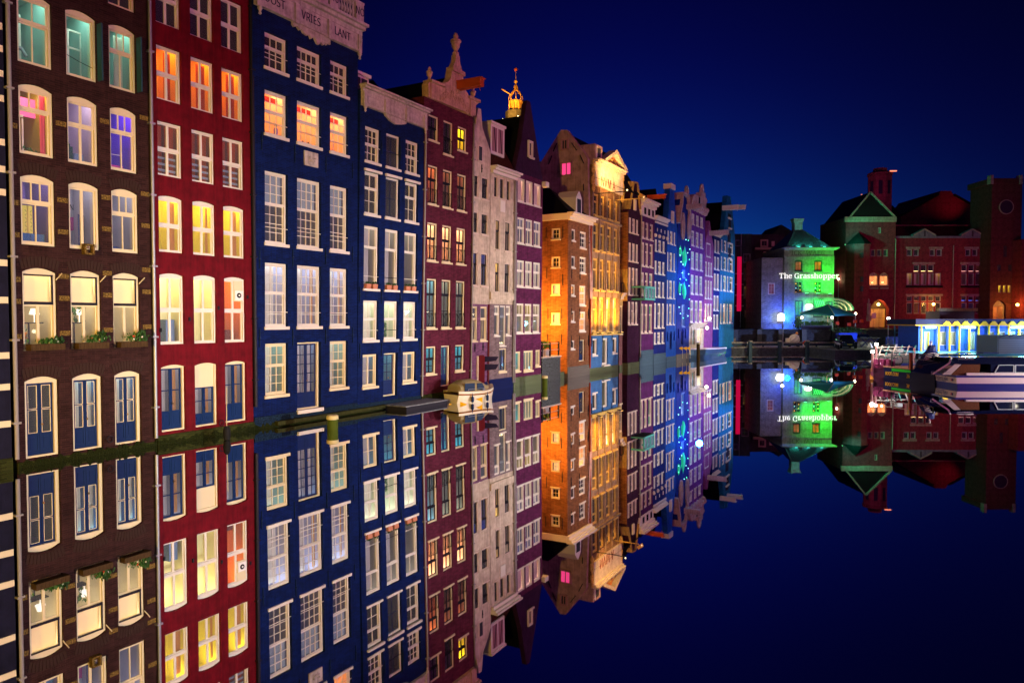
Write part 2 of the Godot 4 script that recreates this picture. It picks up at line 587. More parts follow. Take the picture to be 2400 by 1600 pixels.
# a glazed double door: frame, two leaves with panes above and a panel below
func door(X: Array, Y: Array, o := {}) -> MeshInstance3D:
	var x0: float = X[0]; var x1: float = X[1]; var y0: float = Y[0]; var y1: float = Y[1]
	var arch: float = o.get("arch", 0.0)
	y1 += arch
	var rec: float = o.get("rec", 0.16); var fw: float = o.get("fw", 0.085)
	var fm: Material = o.get("fm", M["cream paint"]); var dm: Material = o.get("dm", M["blue door paint"])
	var z := -rec; var yt := y1 - arch
	H.holes.append({"x0": x0, "x1": x1, "y0": y0, "y1": y1, "arch": arch, "rec": rec})
	var g := G.new()
	g.box(Vector3(x0, y0, z - 0.06), Vector3(x0 + fw, yt, z + 0.06))
	g.box(Vector3(x1 - fw, y0, z - 0.06), Vector3(x1, yt, z + 0.06))
	g.box(Vector3(x0 + fw, yt - fw * 0.7, z - 0.06), Vector3(x1 - fw, yt, z + 0.06))
	g.box(Vector3(x0 + fw, y0, z - 0.06), Vector3(x1 - fw, y0 + 0.05, z + 0.07))
	if arch > 0:
		var q := PackedVector2Array()
		for i in 9:
			var t := i / 8.0
			q.append(Vector2(lerpf(x0, x1, t), y1 - arch * pow(2 * t - 1, 2)))
		g.prism(q, z - 0.06, z + 0.058)
	var w := part(H.node, "door", g, fm)
	var ix0 := x0 + fw; var ix1 := x1 - fw; var iy0 := y0 + 0.05; var iy1 := yt - fw * 0.7
	var top: float = o.get("board", 0.0)
	if top > 0:
		var b := G.new()
		var by := lerpf(iy1, iy0, top)
		b.box(Vector3(ix0, by, z - 0.03), Vector3(ix1, iy1, z + 0.02))
		part(w, "fanlight_board", b, M["cream paint"])
		iy1 = by
	var leaves: int = o.get("leaves", 2)
	var low: float = o.get("low", 0.34)
	var ny: int = o.get("ny", 2); var nx: int = o.get("nx", 1)
	for k in leaves:
		var a := lerpf(ix0, ix1, float(k) / leaves) + 0.004; var b := lerpf(ix0, ix1, float(k + 1) / leaves) - 0.004
		var st: float = o.get("stile", 0.05)
		var l := G.new()
		var yl := lerpf(iy0, iy1, low)
		l.box(Vector3(a, iy0, z - 0.04), Vector3(a + st, iy1, z))
		l.box(Vector3(b - st, iy0, z - 0.04), Vector3(b, iy1, z))
		l.box(Vector3(a + st, iy1 - st, z - 0.04), Vector3(b - st, iy1, z))
		l.box(Vector3(a + st, iy0, z - 0.04), Vector3(b - st, iy0 + 0.12, z))
		l.box(Vector3(a + st, yl - st, z - 0.04), Vector3(b - st, yl, z))
		l.box(Vector3(a + st, iy0 + 0.12, z - 0.035), Vector3(b - st, yl - st, z - 0.018))
		l.box(Vector3(a + st + 0.05, iy0 + 0.17, z - 0.02), Vector3(b - st - 0.05, yl - st - 0.05, z - 0.008))
		for j in range(1, ny):
			var y := lerpf(yl, iy1 - st, float(j) / ny)
			l.box(Vector3(a + st, y - 0.014, z - 0.03), Vector3(b - st, y + 0.014, z - 0.005))
		for i in range(1, nx):
			var x := lerpf(a + st, b - st, float(i) / nx)
			l.box(Vector3(x - 0.012, yl, z - 0.03), Vector3(x + 0.012, iy1 - st, z - 0.005))
		part(w, "door_leaf", l, dm)
		for i in nx:
			for j in ny:
				pane(w, lerpf(a + st, b - st, float(i) / nx), lerpf(a + st, b - st, float(i + 1) / nx), lerpf(yl, iy1 - st, float(j) / ny), lerpf(yl, iy1 - st, float(j + 1) / ny), z - 0.02, M["window glass"])
		if o.has("line"):
			var e := G.new()
			for r in ny:
				var ya := lerpf(yl, iy1 - st, float(r) / ny) + 0.012; var yb := lerpf(yl, iy1 - st, float(r + 1) / ny) - 0.012
				for s in [[a + st, ya, a + st + 0.014, yb], [b - st - 0.014, ya, b - st, yb], [a + st, ya, b - st, ya + 0.014], [a + st, yb - 0.014, b - st, yb]]:
					e.box(Vector3(s[0], s[1], z - 0.012), Vector3(s[2], s[3], z + 0.004))
			part(w, "glazing_bead", e, o.line)
	var kn := G.new()
	kn.ball(Vector3((ix0 + ix1) / 2 + 0.05, lerpf(iy0, iy1, 0.42), z + 0.03), 0.03, 8)
	part(w, "door_knob", kn, M["brass"])
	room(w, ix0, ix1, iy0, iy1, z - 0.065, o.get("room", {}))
	if o.has("curtain"):
		for c in o.curtain:
			curtain(w, lerpf(ix0, ix1, c[0]), lerpf(ix0, ix1, c[1]), iy0 + 0.3, iy1 - 0.05, z - 0.18, c[2], c[3] if c.size() > 3 else 4)
	w.set_meta("box", [ix0, ix1, iy0, iy1, z])
	return w

# ragged weed along the waterline, and a mooring ring
func weed(high: float) -> void:
	var q := PackedVector2Array([Vector2(H.w - 0.02, -0.5), Vector2(0.02, -0.5)])
	var n := int(H.w * 14)
	for i in n + 1: q.append(Vector2(lerpf(0.02, H.w - 0.02, float(i) / n), high * rng.randf_range(0.25, 1.0)))
	part(H.node, "weed_fringe", G.new().prism(q, 0.03, 0.062), mat("wet weed", 0.028, 0.040, 0.008, 0.5, "stone", 0.7, 3.0))
	var pts := []
	for k in 11: pts.append(Vector3(H.w * 0.62 + 0.09 * cos(TAU * k / 10), 0.42 + 0.09 * sin(TAU * k / 10), 0.09))
	part(H.node, "mooring_ring", G.new().tube(pts, 0.014, 5), M["iron"])
func drainpipe(x: float, y0: float, y1: float, m: Material, z := 0.07, r := 0.045) -> void:
	var g := G.new()
	g.cyl(Vector3(x, y0, z), Vector3(x, y1, z), r, r, 10)
	var o := part(H.node, "drainpipe", g, m)
	var y := y0 + 0.9
	while y < y1:
		var c := G.new()
		c.box(Vector3(x - 0.09, y, 0.0), Vector3(x + 0.09, y + 0.05, z + 0.06))
		part(o, "bracket", c, m)
		y += 2.1
# wrought-iron wall anchors
func anchor(x: float, y: float, l: float, m: Material) -> void:
	var g := G.new()
	g.bar(Vector3(x, y - l / 2, 0.03), Vector3(x, y + l / 2, 0.03), 0.035)
	g.ball(Vector3(x, y, 0.04), 0.045, 6)
	part(H.node, "wall_anchor", g, m)
# an outline given in pixels on this front, as a slab standing proud
func outline(pix: Array, z0: float, z1: float) -> G:
	var q := PackedVector2Array()
	for a in pix: q.append(lp(a[0], a[1]))
	var g := G.new()
	g.prism(q, z0, z1)
	return g
# a saddle roof behind the front: ridge at height yr over xr, eaves at ye over x0 and x1
func saddle(x0: float, x1: float, ye: float, xr: float, yr: float, deep: float, m: Material, z := -0.02) -> MeshInstance3D:
	var g := G.new()
	var a := Vector3(x0, ye, z); var b := Vector3(x1, ye, z); var r := Vector3(xr, yr, z)
	var d := Vector3(0, 0, -deep)
	g.quad(a + d, a, r, r + d); g.quad(b, b + d, r + d, r)
	g.tri(b + d, a + d, r + d)
	return part(H.node, "roof", g, m)
func flat_roof(y: float, deep: float, m: Material) -> void:
	var g := G.new()
	g.quad(Vector3(0.01, y, 0), Vector3(H.w - 0.01, y, 0), Vector3(H.w - 0.01, y, -deep), Vector3(0.01, y, -deep))
	part(H.node, "roof", g, m)
func cornice(y0: float, y1: float, x0: float, x1: float, m: Material, out := 0.3, called := "cornice") -> MeshInstance3D:
	# a moulded cornice: three steps
	var g := G.new()
	var h := y1 - y0
	g.box(Vector3(x0, y0, 0.003), Vector3(x1, y0 + h * 0.45, out * 0.35))
	g.box(Vector3(x0 - 0.03, y0 + h * 0.45, 0.003), Vector3(x1 + 0.03, y0 + h * 0.75, out * 0.7))
	g.box(Vector3(x0 - 0.07, y0 + h * 0.75, 0.003), Vector3(x1 + 0.07, y1, out))
	return part(H.node, called, g, m)
func beam(x: float, y: float, length: float, m: Material, s := 0.22, called := "hoist_beam") -> void:
	var g := G.new()
	g.box(Vector3(x - s / 2, y - s / 2, 0.0), Vector3(x + s / 2, y + s / 2, length))
	g.box(Vector3(x - s / 2 - 0.04, y + s / 2, 0.0), Vector3(x + s / 2 + 0.04, y + s / 2 + 0.05, length + 0.08))
	g.tube([Vector3(x, y - s / 2, length - 0.12), Vector3(x, y - s / 2 - 0.12, length - 0.12), Vector3(x + 0.05, y - s / 2 - 0.18, length - 0.12)], 0.018)
	part(H.node, called, g, m)
func lettering(parent: Node, text: String, at: Vector3, height: float, depth: float, m: Material, turn := 0.0, italic := false, serif := true, squeeze := 1.0, called := "lettering") -> MeshInstance3D:
	var t := TextMesh.new()
	var f := SystemFont.new()
	f.font_names = PackedStringArray(["Droid Serif" if serif else "Droid Sans"])
	f.font_italic = italic
	t.font = f
	t.text = text
	t.font_size = 32
	t.pixel_size = height / 23.0
	t.depth = depth
	t.curve_step = 4.0
	t.material = m
	var o := MeshInstance3D.new()
	o.name = called
	o.mesh = t
	parent.add_child(o, true)
	o.transform = Transform3D(Basis(Vector3.UP, turn) * Basis.from_scale(Vector3(squeeze, 1, 1)), at)
	return o

func R(cr: float, cg: float, cb: float, lr: float, lg: float, lb: float, e: float, d := 1.3) -> Dictionary:
	return {"c": Color(cr, cg, cb), "lc": Color(lr, lg, lb), "e": e, "d": d}
func base_materials() -> void:
	mat("white paint", 0.70, 0.67, 0.60, 0.5)
	mat("cream paint", 0.70, 0.61, 0.40, 0.5)
	mat("blue door paint", 0.005, 0.020, 0.085, 0.5)
	mat("navy door paint", 0.008, 0.02, 0.10, 0.3)
	mat("black paint", 0.012, 0.012, 0.02, 0.4)
	mat("brass", 0.6, 0.42, 0.15, 0.35, "", 1.0, 0.0, 1.0)
	mat("iron", 0.015, 0.016, 0.025, 0.5)
	mat("zinc", 0.30, 0.32, 0.36, 0.45, "", 1.0, 0.0, 0.6)
	mat("black pipe", 0.02, 0.018, 0.03, 0.4)
	mat("pale pipe", 0.26, 0.24, 0.24, 0.5)
	mat("slate", 0.012, 0.014, 0.020, 0.7, "stone", 1.2, 1.5)
	mat("pantile", 0.10, 0.03, 0.015, 0.8, "stone", 1.0, 2.0)
	mat("carved stone", 0.62, 0.56, 0.52, 0.75, "plaster", 1.3, 1.5)
	mat("sandstone", 0.66, 0.42, 0.30, 0.8, "plaster", 1.1, 1.5)
	mat("mossy quay brick", 0.05, 0.062, 0.014, 0.85, "brick", 0.96, 2.5)
	mat("mossy stone", 0.20, 0.26, 0.14, 0.85, "stone", 1.6, 2.5)
	mat("leaf", 0.05, 0.14, 0.03, 0.6)
	mat("dark leaf", 0.03, 0.08, 0.025, 0.6)
	mat("soil", 0.05, 0.03, 0.015, 0.9, "stone", 0.5)
	mat("terracotta", 0.50, 0.20, 0.12, 0.8)
	mat("petal red", 0.7, 0.05, 0.03, 0.6)
	mat("petal white", 0.75, 0.7, 0.6, 0.6)
	mat("ochre stone", 0.30, 0.19, 0.05, 0.85, "stone", 0.9, 1.5)
	mat("painted dark pane", 0.045, 0.05, 0.065, 0.04)  # opaque panes; the dark of unlit rooms is in the colour
	mat("ink", 0.02, 0.02, 0.05, 0.7)
	cloth("red curtain", 0.45, 0.07, 0.02, 0.9)
	cloth("white curtain", 0.7, 0.68, 0.6, 0.7)
	cloth("pink curtain", 0.8, 0.12, 0.3, 0.8)
	cloth("grey curtain", 0.45, 0.43, 0.45, 0.5)
	cloth("ochre curtain", 0.55, 0.28, 0.08, 0.8)
	glass("window glass", 0.9, 0.95, 1.0, 0.06)

func leaves(parent: Node, called: String, c: Vector3, size: Vector3, n: int, m: Material, leaf := 0.05) -> MeshInstance3D:
	var g := G.new()
	for i in n:
		var q := Vector3(rng.randfn(0, 0.4), rng.randf(), rng.randfn(0, 0.4))
		var at := c + Vector3(q.x * size.x, q.y * size.y, q.z * size.z)
		var b := Basis.from_euler(Vector3(rng.randf_range(-1.2, 0.4), rng.randf() * TAU, 0))
		var l := leaf * rng.randf_range(0.7, 1.4)
		var a0 := at; var a1 := at + b * Vector3(-l * 0.4, l * 0.6, 0); var a2 := at + b * Vector3(0, l * 1.4, l * 0.15); var a3 := at + b * Vector3(l * 0.4, l * 0.6, 0)
		g.quad(a0, a3, a2, a1)
	return part(parent, called, g, m)

func brown_house() -> void:
	house("canal_house", "dark brown brick house with arched cream windows, flower boxes and blue water doors", 26, 357, 480)
	var o: Node3D = H.node
	var brick := mat("brown brick", 0.060, 0.025, 0.024, 0.85, "brick", 0.96, 2.5)
	H.roomc = Color(0.05, 0.06, 0.10)
	var C := cols([[47, 128, 450], [160, 231.5, 450], [260, 323, 450]])
	var Y := rows([[43, 199, 357], [47, 414, 571.5], [52, 636, 822], [56, 895, 1077], [155, 23, 174]])
	var h0: float = Y[4][1] - Y[4][0]
	var pitch: float = Y[0][0] - Y[1][0]
	var cr: Material = M["cream paint"]
	var sp := {"arch": 0.11, "fm": cr, "fw": 0.06, "sill": false, "bottom": 1.2}
	# top row, mostly above the picture
	for i in 3:
		var q := sp.duplicate()
		q.merge({"split": 0.33, "u": [3, 1], "l": [2, 1]})
		win(C[i], [Y[4][0] + pitch, Y[4][1] + pitch], q)
	# teal rooms
	var teal := R(0.30, 0.50, 0.46, 0.62, 1.0, 0.85, 1.5, 1.8)
	for i in 3:
		var q := sp.duplicate()
		q.merge({"room": teal, "arch": 0.10})
		if i != 1: q.merge({"split": 0.36, "u": [3 if i == 2 else 2, 1], "l": [2, 1]})
		else: q.merge({"l": [1, 1]})
		var w := win(C[i], Y[4], q)
		var b: Array = w.get_meta("box")
		if i == 0:
			var g := G.new(); g.tube([Vector3(b[0] + 0.1, b[2] + 0.45, b[4] - 0.9), Vector3(b[1] - 0.2, b[2] + 0.62, b[4] - 0.9), Vector3(b[1] - 0.12, b[2] + 0.4, b[4] - 0.8)], 0.05)
			part(w, "air_duct", g, M["zinc"])
			var p := G.new(); p.box(Vector3(b[1] - 0.22, b[2], b[4] - 1.2), Vector3(b[1] - 0.1, b[3], b[4] - 1.1)); part(w, "door_post", p, M["white paint"])
		elif i == 1:
			var p := G.new()
			for k in 2: p.box(Vector3(b[0] + 0.42 + k * 0.36, b[2] + 0.1, b[4] - 0.75), Vector3(b[0] + 0.47 + k * 0.36, b[3] - 0.1, b[4] - 0.7))
			p.box(Vector3(b[0] + 0.42, b[3] - 0.15, b[4] - 0.75), Vector3(b[0] + 0.83, b[3] - 0.1, b[4] - 0.7)); p.box(Vector3(b[0] + 0.42, lerpf(b[2], b[3], 0.6), b[4] - 0.75), Vector3(b[0] + 0.83, lerpf(b[2], b[3], 0.6) + 0.05, b[4] - 0.7))
			part(w, "open_casement", p, M["white paint"])
			var c := G.new(); c.box(Vector3(b[0], b[2], b[4] - 0.25), Vector3(b[0] + 0.01, b[2] + 0.01, b[4] - 0.24))
			c.tube([Vector3(b[0], b[2] + 0.5, b[4] + 0.02), Vector3((b[0] + b[1]) / 2, b[2] + 0.4, b[4] + 0.02), Vector3(b[1], b[2] + 0.33, b[4] + 0.02)], 0.008)
			part(w, "cable", c, M["iron"])
			leaves(w, "pot_plant", Vector3(b[0] + 0.08, b[2], b[4] - 0.3), Vector3(0.12, 0.22, 0.1), 14, M["dark leaf"], 0.06)
		else:
			curtain(w, lerpf(b[0], b[1], 0.52), lerpf(b[0], b[1], 0.92), b[2] + 0.1, b[3], b[4] - 0.35, M["white curtain"], 4)
			var g := G.new(); g.prism(PackedVector2Array([Vector2(b[0] + 0.16, b[2] + 0.5), Vector2(b[0] + 0.34, b[2] + 0.4), Vector2(b[0] + 0.44, b[2] + 0.75), Vector2(b[0] + 0.36, b[2] + 1.1), Vector2(b[0] + 0.2, b[2] + 1.0)]), b[4] - 1.22, b[4] - 1.2)
			part(w, "wall_hanging", g, mat("crimson cloth", 0.35, 0.03, 0.08))
			var l := G.new(); l.ball(Vector3(b[0] + 0.08, b[2] + 0.28, b[4] - 0.3), 0.09); l.cyl(Vector3(b[0] + 0.08, b[2], b[4] - 0.3), Vector3(b[0] + 0.08, b[2] + 0.25, b[4] - 0.3), 0.02); part(w, "ornament", l, M["iron"])
		if i > 0:                                # open shutters beside the teal windows
			var s := G.new(); s.box(Vector3(C[i][1] + 0.01, Y[4][0] + 0.05, 0.0), Vector3(C[i][1] + 0.05, Y[4][1] - 0.1, 0.22)); part(w, "shutter", s, mat("teal shutter", 0.02, 0.07, 0.10, 0.5))
	# pink, lavender and violet rooms
	var q1 := sp.duplicate(); q1.merge({"split": 0.3, "u": [3, 1], "l": [1, 1], "room": R(0.42, 0.33, 0.05, 1.0, 0.75, 0.35, 2.2, 1.9)})
	var w1 := win(C[0], Y[0], q1)
	var b1: Array = w1.get_meta("box")
	curtain(w1, lerpf(b1[0], b1[1], 0.80), b1[1], b1[2], b1[3], b1[4] - 0.16, M["pink curtain"], 2)
	var tb := G.new(); tb.box(Vector3(b1[0] - 0.1, lerpf(b1[2], b1[3], 0.72), b1[4] - 0.9), Vector3(b1[1] + 0.2, b1[3] + 0.05, b1[4] - 0.85)); part(w1, "pink_glow_panel", tb, glow("pink glow", 0.9, 0.12, 0.42, 0.7))  # emissive pink panel across the top of the room
	var op := G.new(); for s in [[0.0, 0.04, 0.0, 0.66], [0.24, 0.28, 0.0, 0.6], [0.0, 0.28, 0.0, 0.03], [0.0, 0.28, 0.62, 0.66]]: op.box(Vector3(b1[0] + 0.02 + s[0], lerpf(b1[2], b1[3], s[2]), b1[4] - 0.45), Vector3(b1[0] + 0.02 + s[1], lerpf(b1[2], b1[3], s[3]), b1[4] - 0.41))
	part(w1, "open_casement", op, M["white paint"])
	var ps := G.new(); ps.box(Vector3(lerpf(b1[0], b1[1], 0.42), b1[2] + 0.05, b1[4] - 1.5), Vector3(lerpf(b1[0], b1[1], 0.78), b1[2] + 0.55, b1[4] - 1.48)); part(w1, "drawing", ps, mat("drawing paper", 0.7, 0.62, 0.25))
	var st := G.new(); st.tube([Vector3(lerpf(b1[0], b1[1], 0.5), b1[2] + 0.1, b1[4] - 1.45), Vector3(lerpf(b1[0], b1[1], 0.55), b1[2] + 0.45, b1[4] - 1.45), Vector3(lerpf(b1[0], b1[1], 0.7), b1[2] + 0.2, b1[4] - 1.45), Vector3(lerpf(b1[0], b1[1], 0.5), b1[2] + 0.1, b1[4] - 1.45)], 0.012); part(w1, "drawn_line", st, M["ink"])
	leaves(w1, "pot_plant", Vector3(lerpf(b1[0], b1[1], 0.62), b1[2], b1[4] - 0.4), Vector3(0.25, 0.16, 0.1), 26, M["leaf"], 0.07)
	var pi2 := G.new(); pi2.tube([Vector3(b1[0] + 0.25, lerpf(b1[2], b1[3], 0.64), b1[4] - 1.4), Vector3(lerpf(b1[0], b1[1], 0.72), lerpf(b1[2], b1[3], 0.64), b1[4] - 1.4), Vector3(lerpf(b1[0], b1[1], 0.76), lerpf(b1[2], b1[3], 0.55), b1[4] - 1.4), Vector3(lerpf(b1[0], b1[1], 0.76), b1[2], b1[4] - 1.4)], 0.03); part(w1, "heating_pipe", pi2, M["zinc"])
	var q2 := sp.duplicate(); q2.merge({"split": 0.38, "u": [2, 1], "l": [2, 1], "mull": 0.06, "room": R(0.48, 0.42, 0.62, 1.0, 0.82, 0.78, 1.5, 1.6)})
	var w2 := win(C[1], Y[0], q2)
	var b2: Array = w2.get_meta("box")
	var ch := G.new(); ch.box(Vector3(b2[0], b2[2], b2[4] - 0.5), Vector3(b2[0] + 0.25, b2[2] + 0.42, b2[4] - 0.2)); ch.ball(Vector3(b2[0] + 0.12, b2[2] + 0.45, b2[4] - 0.35), 0.13); part(w2, "armchair", ch, mat("dark teal cloth", 0.01, 0.06, 0.07))
	var ta := G.new(); ta.box(Vector3(b2[0] + 0.45, b2[2] + 0.1, b2[4] - 0.8), Vector3(b2[1], b2[2] + 0.32, b2[4] - 0.5)); part(w2, "cabinet", ta, mat("blue cabinet", 0.12, 0.2, 0.4))
	var cu := G.new(); cu.box(Vector3(b2[0] - 0.05, b2[2] + 0.3, b2[4] - 1.4), Vector3(b2[0] + 0.3, b2[2] + 0.75, b2[4] - 1.38)); part(w2, "picture", cu, mat("pale picture", 0.5, 0.5, 0.35))
	var q3 := sp.duplicate(); q3.merge({"split": 0.33, "u": [3, 1], "l": [2, 1], "room": R(0.20, 0.09, 0.55, 0.45, 0.25, 1.0, 2.2, 1.6)})
	var w3 := win(C[2], Y[0], q3)
	var b3: Array = w3.get_meta("box")
	var rk := G.new()
	for s in [[0.1, 0.1, 0.04, 0.72], [0.78, 0.82, 0.02, 0.76]]: rk.box(Vector3(lerpf(b3[0], b3[1], s[0]), lerpf(b3[2], b3[3], s[2]), b3[4] - 0.4), Vector3(lerpf(b3[0], b3[1], s[0]) + 0.02, lerpf(b3[2], b3[3], s[3]), b3[4] - 0.38))
	for s in [0.05, 0.3, 0.74]: rk.box(Vector3(lerpf(b3[0], b3[1], 0.1), lerpf(b3[2], b3[3], s), b3[4] - 0.4), Vector3(lerpf(b3[0], b3[1], 0.81), lerpf(b3[2], b3[3], s) + 0.015, b3[4] - 0.38))
	part(w3, "clothes_rack", rk, M["white paint"])
	var bd := G.new(); bd.box(Vector3(b3[0] + 0.1, b3[2], b3[4] - 0.9), Vector3(b3[1], b3[2] + 0.2, b3[4] - 0.5)); part(w3, "bed", bd, mat("magenta cloth", 0.6, 0.05, 0.35))
	var pk := G.new(); pk.box(Vector3(b3[0] + 0.15, lerpf(b3[2], b3[3], 0.56), b3[4] - 1.3), Vector3(b3[1] - 0.1, lerpf(b3[2], b3[3], 0.7), b3[4] - 1.28)); part(w3, "wall_hanging", pk, mat("magenta cloth", 0.6, 0.05, 0.35))
	# grey rooms with writing on the wall
	var gr := R(0.40, 0.40, 0.50, 1.0, 0.95, 1.0, 0.8, 1.2)
	var q4 := sp.duplicate(); q4.merge({"split": 0.34, "u": [3, 1], "l": [2, 1], "room": R(0.16, 0.12, 0.42, 1.0, 0.85, 0.8, 0.9, 1.2)})
	var w4 := win(C[0], Y[1], q4)
	var b4: Array = w4.get_meta("box")
	var po := G.new(); po.box(Vector3(b4[0] - 0.05, lerpf(b4[2], b4[3], 0.18), b4[4] - 0.45), Vector3(lerpf(b4[0], b4[1], 0.68), lerpf(b4[2], b4[3], 0.64), b4[4] - 0.43)); var poster := part(w4, "poster", po, mat("yellow print", 0.70, 0.60, 0.12, 0.6))
	var pr := G.new()
	for i in 4:
		for j in 6: pr.tbox(Transform3D(Basis(Vector3(0, 0, 1), 0.6 if (i + j) % 2 else -0.5), Vector3(b4[0] + 0.06 + i * 0.13, lerpf(b4[2], b4[3], 0.2) + 0.05 + j * 0.1, b4[4] - 0.427)), Vector3(0.02, 0.07, 0.003))
	part(poster, "printed_mark", pr, mat("green print", 0.35, 0.36, 0.08))
	var cb := G.new(); cb.box(Vector3(b4[0] - 0.1, b4[2] - 0.05, b4[4] - 0.8), Vector3(b4[1], lerpf(b4[2], b4[3], 0.17), b4[4] - 0.3)); part(w4, "sofa", cb, mat("blue sofa", 0.02, 0.10, 0.30))
	var q5 := sp.duplicate(); q5.merge({"l": [2, 1], "mull": 0.07, "room": gr})
	var w5 := win(C[1], Y[1], q5)
	var b5: Array = w5.get_meta("box")
	lettering(w5, "GOOD N", Vector3(lerpf(b5[0], b5[1], 0.62), lerpf(b5[2], b5[3], 0.78), b5[4] - 1.25), 0.15, 0.006, M["ink"], 0, false, false, 1.0, "wall_writing")
	var sp5 := G.new(); sp5.prism(PackedVector2Array([Vector2(lerpf(b5[0], b5[1], 0.62), b5[2] + 0.62), Vector2(lerpf(b5[0], b5[1], 0.82), b5[2] + 0.5), Vector2(b5[1] + 0.2, b5[2] + 0.62), Vector2(b5[1] + 0.2, b5[2] + 0.98), Vector2(lerpf(b5[0], b5[1], 0.7), b5[2] + 0.9)]), b5[4] - 1.255, b5[4] - 1.25); part(w5, "paint_splash", sp5, mat("magenta cloth", 0.6, 0.05, 0.35))
	curtain(w5, lerpf(b5[0], b5[1], 0.88), b5[1] + 0.1, b5[2], lerpf(b5[2], b5[3], 0.62), b5[4] - 0.7, mat("blue cloth", 0.02, 0.05, 0.2), 2)
	var q6 := sp.duplicate(); q6.merge({"split": 0.34, "u": [3, 1], "l": [2, 1], "room": gr})
	var w6 := win(C[2], Y[1], q6)
	var b6: Array = w6.get_meta("box")
	for a in [["GO IF", 0.55, 0.86], ["YOU", 0.80, 0.72], ["SPREA", 0.92, 0.42], ["THEM", 0.95, 0.27]]:
		lettering(w6, a[0], Vector3(lerpf(b6[0], b6[1], a[1]), lerpf(b6[2], b6[3], a[2]), b6[4] - 1.25), 0.13, 0.006, M["ink"], 0, false, false, 1.0, "wall_writing")
	var pl := G.new(); pl.ball(Vector3(lerpf(b6[0], b6[1], 0.45), b6[2] + 0.02, b6[4] - 0.5), 0.3, 12, 0.45); part(w6, "cushion", pl, mat("blue cloth", 0.02, 0.05, 0.2))
	# bright living rooms behind half-drawn blinds
	var warm := R(0.66, 0.60, 0.46, 1.0, 0.86, 0.58, 3.0, 1.7)
	var bl := glow("lamplit window blind", 1.0, 0.62, 0.32, 0.30)  # blind emits by itself in place of lamplight from the room
	for i in 3:
		var q := sp.duplicate()
		q.merge({"split": 0.40, "u": [1, 1], "l": [2, 1], "mull": 0.07, "room": warm, "blind": [0.0, 0.385, bl], "sill": true, "sill_m": M["ochre stone"], "sill_out": 0.34, "sm": M["cream paint"], "arch": 0.10})
		var w := win(C[i], Y[2], q)
		var b: Array = w.get_meta("box")
		var r := G.new(); r.box(Vector3(b[0], lerpf(b[3], b[2], 0.37), b[4] + 0.0), Vector3(b[1], lerpf(b[3], b[2], 0.41), b[4] + 0.06)); r.box(Vector3(b[0], b[3] - 0.03, b[4] + 0.0), Vector3(b[1], b[3] + 0.01, b[4] + 0.06)); r.box(Vector3(b[1] - 0.03, lerpf(b[3], b[2], 0.4), b[4] + 0.0), Vector3(b[1], b[3], b[4] + 0.055))
		part(w, "blind_frame", r, M["black paint"])
		var ar := G.new(); ar.bar(Vector3(C[i][1] - 0.02, b[3] - 0.12, 0.0), Vector3(C[i][1] + 0.03, b[3] + 0.05, 0.2), 0.02); part(w, "awning_arm", ar, M["cream paint"])
		# furniture
		var ds := G.new(); ds.box(Vector3(b[0] - 0.1, b[2] + 0.62, b[4] - 0.7), Vector3(b[1] - 0.05 - 0.1 * i, b[2] + 0.65, b[4] - 0.35))
		for s in [0.05, 0.62]: ds.box(Vector3(lerpf(b[0], b[1], s), b[2], b[4] - 0.7), Vector3(lerpf(b[0], b[1], s) + 0.03, b[2] + 0.62, b[4] - 0.67))
		if i < 2: part(w, "desk", ds, M["black paint"])
		var bk := G.new(); bk.box(Vector3(b[0], b[2] + 0.2, b[4] - 1.5), Vector3(b[1], b[2] + 0.38, b[4] - 1.3)); part(w, "sideboard", bk, mat("orange wood", 0.55, 0.20, 0.05))
		var wv := G.new(); wv.box(Vector3(b[0] - 0.2, b[2], b[4] - 1.68), Vector3(b[1] + 0.2, b[2] + (0.8 if i == 2 else 0.2), b[4] - 1.66)); part(w, "painted_wall", wv, mat("sea blue paint", 0.10, 0.40, 0.55))
		for k in 3:
			var pc := G.new(); var pxx := lerpf(b[0], b[1], 0.1 + 0.3 * k); pc.box(Vector3(pxx, b[2] + 0.75 + 0.14 * ((k + i) % 2), b[4] - 1.66), Vector3(pxx + 0.18, b[2] + 1.0 + 0.1 * (k % 2), b[4] - 1.64)); part(w, "picture", pc, mat("picture %d" % ((k + i) % 3), [0.5, 0.1, 0.75][(k + i) % 3], [0.12, 0.35, 0.7][(k + i) % 3], [0.15, 0.45, 0.6][(k + i) % 3]))
		if i != 2:
			var lm := G.new(); lm.lathe([[0.13, 0.0], [0.08, 0.16]], Vector3(lerpf(b[0], b[1], 0.75), b[2] + 0.86, b[4] - 0.55), 10); lm.cyl(Vector3(lerpf(b[0], b[1], 0.75), b[2] + 0.65, b[4] - 0.55), Vector3(lerpf(b[0], b[1], 0.75), b[2] + 0.9, b[4] - 0.55), 0.015); part(w, "table_lamp", lm, glow("lamp shade glow", 1.0, 0.95, 0.8, 0.8))
		if i == 1: leaves(w, "pot_plant", Vector3(lerpf(b[0], b[1], 0.4), b[2] + 0.62, b[4] - 0.4), Vector3(0.28, 0.4, 0.1), 34, M["leaf"], 0.1)
		if i == 0: leaves(w, "pot_plant", Vector3(lerpf(b[0], b[1], 0.1), b[2], b[4] - 0.25), Vector3(0.2, 0.5, 0.08), 40, mat("blue leaf", 0.12, 0.25, 0.22), 0.08)
		# flower box on the sill
		var fx := G.new(); fx.box(Vector3(C[i][0] + 0.02, Y[2][0] + 0.007, 0.06), Vector3(C[i][1] + 0.02, Y[2][0] + 0.17, 0.33))
		var fb := part(w, "flower_box", fx, mat("weathered planter", 0.085, 0.05, 0.022, 0.9, "wood", 0.5, 1.0))
